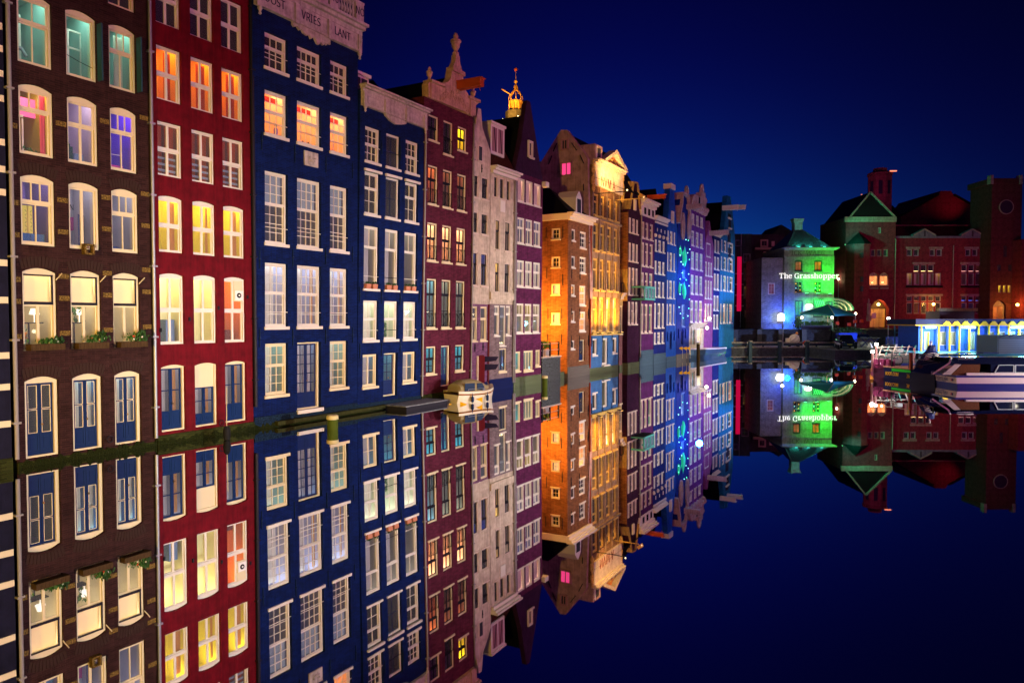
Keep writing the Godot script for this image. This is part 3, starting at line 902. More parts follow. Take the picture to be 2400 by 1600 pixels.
		leaves(fb, "plants", Vector3((C[i][0] + C[i][1]) / 2 + 0.15, Y[2][0] + 0.15, 0.2), Vector3(0.42, 0.10 + 0.07 * i, 0.12), 130, M["leaf"], 0.06)
		leaves(fb, "plants", Vector3(C[i][1] - 0.1, Y[2][0] + 0.15, 0.2), Vector3(0.12, 0.26 if i else 0.08, 0.12), 60, M["dark leaf"], 0.09)
		for k in 4:
			var fl := G.new(); fl.ball(Vector3(C[i][1] - rng.randf() * 0.55, Y[2][0] + 0.22 + rng.randf() * 0.1, 0.2 + rng.randf() * 0.1), 0.03, 6); part(fb, "blossom", fl, M["petal red"] if (i + k) % 2 else M["petal white"])
	# water doors
	for i in 3:
		var rm := R(0.05, 0.12, 0.22, 0.3, 0.75, 1.0, 0.0 if i == 0 else 2.2)  # cyan room light added to stand in for reflections in the glass
		door(C[i], Y[3], {"arch": 0.11, "fm": cr, "line": M["cream paint"], "low": 0.30, "room": rm, "curtain": [] if i == 0 else [[0.05, 0.4, M["white curtain"], 3], [0.62, 0.95, M["white curtain"], 3]]})
	# stone blocks let into the piers
	for v in [300, 480, 555, 660, 712, 795]:
		for k in 4:
			var xa: float = [0.05, C[0][1] + 0.05, C[1][1] + 0.06, C[2][1] + 0.08][k]; var xb: float = [C[0][0] - 0.04, C[1][0] - 0.03, C[2][0] - 0.03, H.w - 0.1][k]
			var yy := py(30 + k * 95, v - k * 8)
			var g := G.new(); g.box(Vector3(xa, yy, -0.01), Vector3(xb, yy + 0.13, 0.012)); part(o, "stone_block", g, M["ochre stone"])
	# arches of upright bricks over the openings
	var soldier := mat("arch brick", 0.034, 0.018, 0.015, 0.85)
	for j in [1, 2, 3]:
		for i in 3:
			var n := 11
			for k in n:
				var t := (k + 0.5) / n
				var x := lerpf(C[i][0] - 0.06, C[i][1] + 0.06, t)
				var y: float = Y[j][1] + 0.11 + 0.17 - 0.10 * pow(2 * t - 1, 2)
				var g := G.new(); g.tbox(Transform3D(Basis(Vector3(0, 0, 1), -(t - 0.5) * 0.55), Vector3(x, y, 0.0)), Vector3((C[i][1] - C[i][0] + 0.12) / n - 0.014, 0.26, 0.02))
				part(o, "arch_brick", g, soldier)
	var vent := G.new()
	var va := lp(190, 571); var vb := lp(214, 598)
	for s in [[va.x, vb.y, va.x + 0.05, va.y], [vb.x - 0.05, vb.y, vb.x, va.y], [va.x, vb.y, vb.x, vb.y + 0.04], [va.x, va.y - 0.04, vb.x, va.y]]: vent.box(Vector3(s[0], s[1], 0.0), Vector3(s[2], s[3], 0.16))
	for k in 4: vent.box(Vector3(va.x, lerpf(vb.y, va.y, 0.2 + 0.2 * k), 0.02), Vector3(va.x + 0.1, lerpf(vb.y, va.y, 0.2 + 0.2 * k) + 0.025, 0.14))
	part(o, "vent_box", vent, M["ochre stone"])
	var top := py(150, 23) + h0 * 1.6
	var yp: float = Y[3][0] - 0.06
	walls(brick, yp, top)
	var pl2 := G.new(); pl2.box(Vector3(0.01, -1.5, -2), Vector3(H.w - 0.01, yp - 0.002, 0.05)); part(o, "quay_wall", pl2, M["mossy quay brick"]); weed(0.24)
	flat_roof(top, 9, M["slate"])
	drainpipe(H.w - 0.05, 0.25, top - 0.3, M["zinc"], 0.08, 0.05)
	drainpipe(-0.03, 0.25, top - 0.3, M["pale pipe"], 0.08, 0.05)

func striped_house() -> void:
	house("canal_house", "near-black house with short white stone bands at its corner", -190, 18, 600)
	var top := py(10, -210)
	for v in [63, 115, 173, 231, 333, 396, 450, 615, 702, 832, 906, 993]:
		var g := G.new(); var y := py(8, v)
		g.box(Vector3(H.w - 0.42, y - 0.09, -0.01), Vector3(H.w - 0.03, y + 0.07, 0.025)); part(H.node, "stone_band", g, M["cream paint"])
	walls(mat("near black paint", 0.010, 0.010, 0.028, 0.7, "plaster", 2.1, 1.0), 0.3, top)
	var pl2 := G.new(); pl2.box(Vector3(0.01, -1.5, -2), Vector3(H.w - 0.01, 0.298, 0.05)); part(H.node, "quay_wall", pl2, M["mossy quay brick"])
	flat_roof(top, 9, M["slate"])

func red_house() -> void:
	house("canal_house", "dark red painted house with four-light windows and red curtains", 358, 589, 480)
	var o: Node3D = H.node
	H.roomc = Color(0.02, 0.012, 0.03)
	var C := cols([[370.7, 429, 480], [450.6, 505, 480], [522.5, 573, 480]])
	var Y := rows([[368, 101.7, 229.7], [369, 280.5, 408.5], [370, 460, 588.6], [371, 644, 807.7], [373, 862, 1014.6]])
	var pitch: float = Y[0][0] - Y[1][0]
	var sp := {"fm": M["white paint"], "fw": 0.055, "sash": 0.03, "split": 0.5, "transom": 0.075, "u": [2, 1], "l": [2, 1], "mull": 0.075, "sm": M["white paint"], "sill": false, "rec": 0.15}
	for i in 3:
		win(C[i], [Y[0][0] + pitch, Y[0][1] + pitch], sp)
		var a := sp.duplicate(); a.merge({"room": R(0.75, 0.36, 0.05, 1.0, 0.60, 0.12, 2.6, 1.0), "curtain": [[0.55, 0.88, M["red curtain"], 4]] if i == 0 else [[0.5, 0.95, M["red curtain"], 5]]})
		win(C[i], Y[0], a)
		var b := sp.duplicate(); b.merge({"room": R(0.3, 0.1, 0.06, 1.0, 0.5, 0.15, 0.35, 0.9), "curtain": [[0.05, 0.42, M["red curtain"], 4], [0.55, 0.98, M["red curtain"], 5]]})
		var w := win(C[i], Y[1], b)
		var bx: Array = w.get_meta("box")
		for k in 3:
			var g := G.new(); g.box(Vector3(bx[0] + 0.02, lerpf(bx[2], bx[3], 0.08 + 0.12 * k), bx[4] - 0.12), Vector3(bx[1] - 0.02, lerpf(bx[2], bx[3], 0.08 + 0.12 * k) + 0.07, bx[4] - 0.10)); part(w, "rail_slat", g, mat("grey slat", 0.22, 0.22, 0.28))
		var c := sp.duplicate(); c.merge({"arch": 0.07, "room": R(0.72, 0.62, 0.10, 1.0, 0.86, 0.22, 2.6, 1.0), "curtain": [[0.62, 0.98, M["ochre curtain"], 4]] if i != 1 else [[0.0, 0.14, M["ochre curtain"], 2], [0.86, 1.0, M["ochre curtain"], 2]]})
		win(C[i], Y[2], c)
		var d := sp.duplicate(); d.merge({"arch": 0.07, "split": 0.36, "room": R(0.85, 0.80, 0.50, 1.0, 0.86, 0.48, 2.0, 0.7) if i < 2 else R(0.7, 0.3, 0.05, 1.0, 0.62, 0.2, 3.0, 1.0)})
		var w4 := win(C[i], Y[3], d)
		var b4: Array = w4.get_meta("box")
		if i == 2:
			var f := G.new(); f.box(Vector3(lerpf(b4[0], b4[1], 0.54), lerpf(b4[2], b4[3], 0.66), b4[4] - 0.01), Vector3(b4[1], b4[3], b4[4] + 0.045)); part(w4, "vent_board", f, M["cream paint"])
			var f2 := G.new(); f2.box(Vector3(lerpf(b4[0], b4[1], 0.56), lerpf(b4[2], b4[3], 0.68), b4[4] + 0.045), Vector3(b4[1] - 0.01, lerpf(b4[2], b4[3], 0.84), b4[4] + 0.09)); part(w4, "fan_case", f2, mat("fan white", 0.8, 0.8, 0.78, 0.4))
			var f3 := G.new(); var fc := Vector3(lerpf(b4[0], b4[1], 0.77), lerpf(b4[2], b4[3], 0.76), b4[4] + 0.09); f3.cyl(fc, fc + Vector3(0, 0, 0.012), 0.085, 0.085, 18); part(w4, "fan_opening", f3, M["black paint"])
			var f4 := G.new(); f4.cyl(fc + Vector3(0, 0, 0.012), fc + Vector3(0, 0, 0.03), 0.03, 0.03, 12); part(w4, "fan_hub", f4, mat("fan white", 0.8, 0.8, 0.78, 0.4))
			var tb := G.new(); tb.box(Vector3(b4[0], b4[2], b4[4] - 0.8), Vector3(b4[1], b4[2] + 0.35, b4[4] - 0.5)); part(w4, "bar_counter", tb, mat("dark red wood", 0.12, 0.03, 0.02))
		elif i == 0:
			var cp := G.new(); cp.box(Vector3(lerpf(b4[0], b4[1], 0.6), b4[2], b4[4] - 0.6), Vector3(b4[1], b4[2] + 0.7, b4[4] - 0.3)); part(w4, "cupboard", cp, mat("blue cabinet", 0.12, 0.2, 0.4))
	var bd := mat("pier blue door", 0.005, 0.024, 0.10, 0.5)
	for i in 3:
		door(C[i], Y[4], {"arch": 0.07, "fw": 0.06, "fm": M["cream paint"], "dm": bd, "low": 0.30, "ny": 2, "board": 0.36 if i == 1 else 0.0, "stile": 0.05, "room": R(0.4, 0.4, 0.45, 0.9, 0.9, 1.0, 0.6), "curtain": [[0.08, 0.42, M["grey curtain"], 3], [0.6, 0.92, M["ochre curtain"], 3]]})
	var top: float = Y[0][1] + pitch * 2.0
	var yp: float = Y[4][0] - 0.08
	walls(mat("oxblood paint", 0.150, 0.003, 0.010, 0.65, "plaster", 2.3, 1.2), yp, top)
	var pl := G.new(); pl.box(Vector3(0.01, -1.5, -2), Vector3(H.w - 0.01, yp - 0.002, 0.05)); part(o, "quay_wall", pl, M["mossy quay brick"]); weed(0.24)
	flat_roof(top, 9, M["slate"])
	drainpipe(H.w + 0.02, 0.8, top - 0.3, M["black pipe"], 0.09, 0.06)
	for k in 4:
		var b := G.new(); var q := lp(577 - k * 68, 700 + k * 26); b.box(Vector3(q.x, q.y, 0.0), Vector3(q.x + 0.05, q.y + 0.12, 0.05)); part(o, "wall_hook", b, M["iron"])

func frieze_house() -> void:
	house("canal_house", "tall navy house with lettered stone frieze, balustrade and white sash windows", 592, 838, 500, 0.7)
	var o: Node3D = H.node
	H.roomc = Color(0.012, 0.012, 0.035)
	var C := cols([[620.7, 674.4, 650], [696, 752.3, 650], [773, 815.3, 650]])
	var Y := rows([[622, 71.5, 155], [622, 207, 311], [621.5, 398, 568], [620.7, 614.3, 766], [620.7, 805.6, 928]])
	var n := [3, 4, 3]
	var sp := {"fw": 0.07, "rec": 0.17, "sash": 0.028, "bar": 0.022, "sill_h": 0.10, "head": 1.3}
	for i in 3:
		var a := sp.duplicate(); a.merge({"split": 0.36, "u": [n[i], 1], "l": [n[i], 2]}); win(C[i], Y[0], a)
		var b := sp.duplicate(); b.merge({"split": 0.45, "u": [n[i], 2], "l": [n[i], 2], "room": R(0.86, 0.55, 0.30, 1.0, 0.66, 0.36, 3.0, 1.1)})
		var wb := win(C[i], Y[1], b)
		var bb: Array = wb.get_meta("box")
		var va := G.new(); va.box(Vector3(bb[0], bb[3] - 0.18, bb[4] - 0.3), Vector3(bb[1], bb[3], bb[4] - 0.28)); part(wb, "valance", va, mat("scarlet cloth", 0.5, 0.03, 0.01))
		if i == 0:
			var vs := G.new(); vs.lathe([[0.04, 0], [0.075, 0.1], [0.07, 0.26], [0.03, 0.32], [0.045, 0.37], [0.02, 0.44]], Vector3(lerpf(bb[0], bb[1], 0.78), bb[2], bb[4] - 0.15), 10); part(wb, "vase", vs, mat("violet glaze", 0.12, 0.05, 0.4, 0.3))
		elif i == 1:
			for k in 3:
				var bt := G.new(); bt.lathe([[0.035, 0], [0.035, 0.08], [0.012, 0.11]], Vector3(lerpf(bb[0], bb[1], 0.45 + 0.13 * k), bb[2], bb[4] - 0.12), 8); part(wb, "bottle", bt, M["ink"])
		var c := sp.duplicate(); c.merge({"split": 0.44, "u": [n[i], 3], "l": [n[i], 4], "room": R(0.20, 0.20, 0.32, 0.7, 0.85, 1.0, 0.35), "blind": [0.0, 0.44, mat("grey blind", 0.26, 0.34, 0.42, 0.8)]}); win(C[i], Y[2], c)
		var d := sp.duplicate(); d.merge({"split": 0.46, "u": [n[i], 3], "l": [n[i], 3], "room": R(0.5, 0.5, 0.62, 0.85, 0.9, 1.0, 1.6, 0.9), "curtain": [[0.0, 0.5, M["white curtain"], 4], [0.84, 1.0, M["ochre curtain"], 2]] if i else [[0.02, 0.7, M["white curtain"], 5]]}); win(C[i], Y[3], d)
		if i != 1:
			var e := sp.duplicate(); e.merge({"fm": M["cream paint"], "split": 0.42, "u": [n[i], 2], "l": [n[i], 3], "room": R(0.3, 0.42, 0.42, 0.75, 1.0, 0.85, 1.0), "curtain": [[0.0, 0.6, M["white curtain"], 4]]}); win(C[i], Y[4], e)
	var dy := [py(696, 962), Y[4][1]]
	door(C[1], dy, {"fm": M["cream paint"], "dm": M["navy door paint"], "nx": 2, "ny": 5, "low": 0.24, "stile": 0.06, "rec": 0.2, "room": R(0.25, 0.3, 0.42, 0.5, 0.75, 1.0, 1.0), "curtain": [[0.05, 0.95, M["grey curtain"], 5]]})
	var ds := G.new(); ds.box(Vector3(C[1][0] - 0.04, dy[0] - 0.13, -0.1), Vector3(C[1][1] + 0.05, dy[0] + 0.004, 0.10)); part(o, "door_step", ds, M["white paint"])
	# security bars across the lower sashes
	for j in [0, 1, 2, 3]:
		for i in 3:
			var g := G.new(); var y := lerpf(Y[j][0], Y[j][1], [0.40, 0.27, 0.22, 0.23][j])
			g.cyl(Vector3(C[i][0] - 0.03, y, -0.03), Vector3(C[i][1] + 0.03, y, -0.03), 0.014); part(o, "window_rail", g, M["white paint"])
	# gable stone
	var a0 := lp(711.5, 352); var a1 := lp(743.4, 394)
	var gs := G.new(); gs.box(Vector3(a0.x, a1.y, 0.0), Vector3(a1.x, a0.y, 0.05)); var pq := part(o, "carved_plaque", gs, M["carved stone"])
	var rl := G.new(); for k in 7: rl.ball(Vector3(lerpf(a0.x, a1.x, rng.randf_range(0.2, 0.8)), lerpf(a1.y, a0.y, rng.randf_range(0.25, 0.75)), 0.05), rng.randf_range(0.04, 0.1), 8, 0.6)
	part(pq, "relief", rl, M["carved stone"])
	# anchors
	for v in [[607, 608], [685, 604], [762, 600], [825, 596], [607, 792], [685, 790], [762, 787], [825, 785], [612, 330], [690, 360], [763, 385], [825, 400]]:
		var q := lp(v[0], v[1]); anchor(q.x, q.y, 0.62, mat("blue iron", 0.008, 0.02, 0.07, 0.4))
	# frieze, apron, cornice and balustrade
	var f0 := py(600, 13); var f1 := py(842, 86)
	var fx0 := 0.05; var fx1: float = H.w + 0.02
	var fr := G.new(); fr.box(Vector3(fx0, f0, 0.003), Vector3(fx1, f1, 0.12)); fr.box(Vector3(fx0, f0, 0.12), Vector3(fx1, f0 + 0.07, 0.17))
	for t in [0.0, 0.33, 0.645, 0.965]: fr.box(Vector3(lerpf(fx0, fx1, t), f0 - 0.04, 0.12), Vector3(lerpf(fx0, fx1, t) + 0.17, f1, 0.20))
	var frieze := part(o, "frieze", fr, M["carved stone"])
	var ap := PackedVector2Array([Vector2(lerpf(fx0, fx1, 0.32), f0 + 0.02)])
	var apx := [0.32, 0.335, 0.36, 0.385, 0.40, 0.42, 0.455, 0.475, 0.49, 0.52, 0.55, 0.565, 0.585, 0.61, 0.63, 0.645, 0.665, 0.68, 0.68]
	var apy := [-0.10, -0.17, -0.09, -0.2, -0.12, -0.24, -0.27, -0.19, -0.33, -0.2, -0.40, -0.42, -0.28, -0.36, -0.22, -0.3, -0.15, -0.22, 0.02]
	for i in apx.size(): ap.append(Vector2(lerpf(fx0, fx1, apx[i]), f0 + apy[i]))
	var apg := G.new(); apg.prism(ap, 0.005, 0.10); part(frieze, "apron", apg, M["carved stone"])
	for t in [0.03, 0.985]:
		var ds2 := G.new(); ds2.lathe([[0.0, -0.32], [0.06, -0.28], [0.035, -0.2], [0.09, -0.1], [0.06, 0.0], [0.09, 0.25], [0.1, 0.5]], Vector3(lerpf(fx0, fx1, t), f0, 0.14), 8); part(frieze, "drop_ornament", ds2, M["carved stone"])
	cornice(f1, py(842, 62), fx0 - 0.02, fx1 + 0.05, M["carved stone"], 0.45)
	var fm := (f0 + f1) / 2 + 0.03
	for a in [["OOST", 0.155, 0.33], ["VRIES", 0.485, 0.33], ["LANT", 0.80, 0.33]]: lettering(frieze, a[0], Vector3(lerpf(fx0, fx1, a[1]), fm + 0.02, 0.122), a[2] * 0.85, 0.02, M["ink"], 0, false, false, 0.95)
	var b0 := py(842, 61); var b1 := py(842, 13)
	var base := G.new(); base.box(Vector3(fx0, b0, 0.05), Vector3(fx1, b0 + 0.07, 0.3)); base.box(Vector3(fx0, b1 - 0.08, 0.04), Vector3(fx1, b1, 0.31))
	for t in [0.0, 0.20, 0.40, 0.52, 0.64, 0.915]: base.box(Vector3(lerpf(fx0, fx1, t), b0 + 0.07, 0.06), Vector3(lerpf(fx0, fx1, t) + (0.5 if t > 0.3 and t < 0.6 else 0.42), b1 - 0.08, 0.29))
	var ba := part(o, "balustrade", base, M["carved stone"])
	lettering(ba, "NO", Vector3(lerpf(fx0, fx1, 0.955), (b0 + b1) / 2, 0.292), 0.28, 0.02, M["ink"], 0, false, false, 0.9)
	lettering(ba, "40", Vector3(lerpf(fx0, fx1, 0.685), (b0 + b1) / 2, 0.292), 0.28, 0.02, M["ink"], 0, false, false, 0.9)
	for s in [[0.085, 0.2], [0.285, 0.4], [0.735, 0.915]]:
		for k in 6:
			var x := lerpf(fx0, fx1, lerpf(s[0], s[1], (k + 0.5) / 6)); var hb := b1 - b0 - 0.15
			var bl := G.new(); bl.lathe([[0.05, 0], [0.05, 0.05 * hb], [0.03, 0.1 * hb], [0.065, 0.35 * hb], [0.03, 0.6 * hb], [0.03, 0.66 * hb], [0.055, 0.8 * hb], [0.03, 0.95 * hb], [0.05, hb]], Vector3(x, b0 + 0.07, 0.17), 8); part(ba, "baluster", bl, M["carved stone"])
	walls(mat("navy paint", 0.004, 0.019, 0.135, 0.7, "brick", 0.96, 1.6), 0.42, f1 + 0.3)
	var pl := G.new(); pl.box(Vector3(0.01, -1.5, -2), Vector3(H.w - 0.01, 0.418, 0.04)); part(o, "plinth", pl, mat("stained navy plinth", 0.012, 0.035, 0.075, 0.7, "stone", 1.4, 1.5)); weed(0.2)
	flat_roof(f1 + 0.3, 9, M["slate"])

func pot_house() -> void:
	house("canal_house", "navy house with white panelled cornice and terracotta pots on its third-floor sills", 839, 989, 700, 1.3)
	var o: Node3D = H.node
	H.roomc = Color(0.012, 0.012, 0.04)
	var C := cols([[851, 886.6, 745], [900, 933, 745], [945.3, 976.2, 745]])
	var Y := rows([[858, 293.4, 376], [857, 400, 500], [855, 527.4, 676], [851, 703.8, 798], [850, 831.5, 908]])
	var sp := {"fw": 0.07, "rec": 0.16, "sash": 0.028, "bar": 0.022, "head": 1.2}
	var bk: Material = M["navy door paint"]
	for i in 3:
		var mid := i == 1
		var a := sp.duplicate(); a.merge({"split": 0.48, "u": [3, 2], "l": [3, 2]} if not mid else {"l": [2, 2], "sm": bk}); win(C[i], Y[0], a)
		var b := sp.duplicate(); b.merge({"split": 0.36, "u": [2, 1], "l": [2, 2]} if not mid else {"l": [2, 2], "sm": bk}); var wb := win(C[i], Y[1], b)
		var lt := G.new(); lt.box(Vector3(C[i][0] - 0.05, Y[1][1], -0.1), Vector3(C[i][1] + 0.05, Y[1][1] + 0.10, 0.09)); part(wb, "lintel", lt, M["white paint"])
		var c := sp.duplicate(); c.merge({"split": 0.32, "u": [2, 1], "l": [1, 1], "room": R(0.42, 0.40, 0.38, 1.0, 0.9, 0.7, 0.55), "curtain": [[0.0, 0.75 if i < 2 else 0.35, M["grey curtain"], 4]]}); var wc := win(C[i], Y[2], c)
		for k in 2:
			var p := G.new(); var xc := lerpf(C[i][0], C[i][1], 0.28 + 0.44 * k); p.tbox(Transform3D(Basis(Vector3(1, 0, 0), PI), Vector3(xc, Y[2][0] + 0.105, -0.02)), Vector3(0.30, 0.19, 0.15), 0.85); var pp := part(wc, "flower_pot", p, M["terracotta"])
			leaves(pp, "plants", Vector3(xc, Y[2][0] + 0.19, -0.02), Vector3(0.2, 0.06, 0.08), 40, M["dark leaf"], 0.05)
		var d := sp.duplicate(); d.merge({"split": 0.46, "u": [2, 1], "l": [2, 1], "room": R(0.6, 0.62, 0.5, 0.95, 1.0, 0.8, 2.0, 1.0), "curtain": [[0.0, 0.2, M["white curtain"], 2]] if mid else [[0.0, 1.0, M["white curtain"], 5]]}); var wd := win(C[i], Y[3], d)
		if mid:
			var b4: Array = wd.get_meta("box")
			leaves(wd, "pot_plant", Vector3(lerpf(b4[0], b4[1], 0.5), b4[2], b4[4] - 0.25), Vector3(0.25, 0.55, 0.1), 60, M["leaf"], 0.09)
		if not mid:
			var e := sp.duplicate(); e.merge({"fm": M["cream paint"], "l": [2, 2], "mull": 0.05, "room": R(0.15, 0.3, 0.4, 0.5, 0.9, 1.0, 0.5), "curtain": [[0.4, 0.9, M["grey curtain"], 3]]}); win(C[i], Y[4], e)
		for y in [lerpf(Y[2][0], Y[2][1], 0.2), lerpf(Y[3][0], Y[3][1], 0.25), lerpf(Y[0][0], Y[0][1], 0.44)]:
			var g := G.new(); g.cyl(Vector3(C[i][0] - 0.03, y, -0.03), Vector3(C[i][1] + 0.03, y, -0.03), 0.013); part(o, "window_rail", g, M["white paint"] if not mid else M["iron"])
	var dy := [py(899, 930), Y[4][1]]
	door(C[1], dy, {"dm": M["navy door paint"], "leaves": 1, "nx": 2, "ny": 3, "low": 0.36, "rec": 0.2, "room": R(0.1, 0.3, 0.4, 0.4, 0.95, 1.0, 0.9)})
	for v in [[842, 690], [893, 696], [937, 697], [982, 697], [842, 822], [893, 818], [937, 812], [982, 806], [894, 345], [938, 360]]:
		var q := lp(v[0], v[1]); anchor(q.x, q.y, 0.6, mat("blue iron", 0.008, 0.02, 0.07, 0.4))
	var f0 := py(845, 246); var f1 := py(845, 213); var f2 := py(845, 197)
	var fr := G.new(); fr.box(Vector3(0.04, f0, 0.003), Vector3(H.w - 0.02, f1, 0.12)); fr.box(Vector3(0.04, f0, 0.12), Vector3(H.w - 0.02, f0 + 0.05, 0.16))
	for t in [0.0, 0.31, 0.64, 0.95]: fr.box(Vector3(lerpf(0.04, H.w - 0.02, t), f0 - 0.03, 0.12), Vector3(lerpf(0.04, H.w - 0.02, t) + 0.18, f1, 0.19))
	for t in [0.05, 0.38, 0.70]:
		var xa := lerpf(0.04, H.w - 0.02, t) + 0.06; var xb := lerpf(0.04, H.w - 0.02, t + 0.23)
		for s in [[xa, f0 + 0.14, xb, f0 + 0.17], [xa, f1 - 0.14, xb, f1 - 0.11], [xa, f0 + 0.14, xa + 0.03, f1 - 0.11], [xb - 0.03, f0 + 0.14, xb, f1 - 0.11]]: fr.box(Vector3(s[0], s[1], 0.12), Vector3(s[2], s[3], 0.14))
	var frieze := part(o, "frieze", fr, M["carved stone"])
	var ap := PackedVector2Array()
	var axs := [0.33, 0.34, 0.37, 0.41, 0.46, 0.5, 0.55, 0.6, 0.64, 0.66, 0.67]; var ays := [0.02, -0.08, -0.13, -0.22, -0.26, -0.29, -0.24, -0.2, -0.15, -0.12, 0.02]
	for i in axs.size(): ap.append(Vector2(lerpf(0.04, H.w, axs[i]), f0 + ays[i]))
	var apg := G.new(); apg.prism(ap, 0.005, 0.10); part(frieze, "apron", apg, M["carved stone"])
	for t in [0.03, 0.98]:
		var ds2 := G.new(); ds2.lathe([[0.0, -0.26], [0.05, -0.2], [0.035, -0.14], [0.075, -0.06], [0.06, 0.04]], Vector3(lerpf(0.04, H.w, t), f0, 0.13), 8); part(frieze, "drop_ornament", ds2, M["carved stone"])
	cornice(f1, f2, 0.02, H.w + 0.02, M["carved stone"], 0.4)
	walls(mat("navy paint", 0.004, 0.019, 0.135, 0.7, "brick", 0.96, 1.6), 0.35, f1 + 0.1)
	var pl := G.new(); pl.box(Vector3(0.01, -1.5, -2), Vector3(H.w - 0.01, 0.348, 0.04)); part(o, "plinth", pl, mat("stained navy plinth", 0.012, 0.035, 0.075, 0.7, "stone", 1.4, 1.5)); weed(0.18)
	saddle(0.02, H.w - 0.02, f1 + 0.1, H.w * 0.5, f1 + 1.2, 9, M["slate"], -1.2)
	flat_roof(f1 + 0.099, 9, M["slate"])
	# dormer and chimneys
	var d0 := lp(846, 197); var d1 := lp(872, 168)
	var dm := G.new(); dm.box(Vector3(d0.x, f2 - 0.25, -2.2), Vector3(d0.x + 0.95, f2 + 0.55, -0.45)); dm.box(Vector3(d0.x - 0.06, f2 + 0.55, -2.2), Vector3(d0.x + 1.01, f2 + 0.68, -0.36))
	var dor := part(o, "dormer", dm, M["white paint"])
	for k in 2:
		var dp := G.new(); dp.box(Vector3(d0.x + 0.1 + k * 0.4, f2 - 0.1, -0.449), Vector3(d0.x + 0.44 + k * 0.4, f2 + 0.45, -0.43)); part(dor, "pane", dp, M["painted dark pane"])
	for a in [[1.7, 1.0, 0.18], [2.6, 0.75, 0.14], [0.4, 1.15, 0.2]]:
		var cg := G.new(); cg.box(Vector3(a[0] - a[2], f2 - 0.2, -2.4), Vector3(a[0] + a[2], f2 + a[1], -2.0)); cg.lathe([[0.1, 0], [0.08, 0.35], [0.16, 0.36], [0.02, 0.5]], Vector3(a[0], f2 + a[1], -2.2), 8); part(o, "chimney", cg, M["slate"])
	drainpipe(H.w + 0.01, 0.3, f0 - 0.1, M["pale pipe"], 0.08, 0.045)

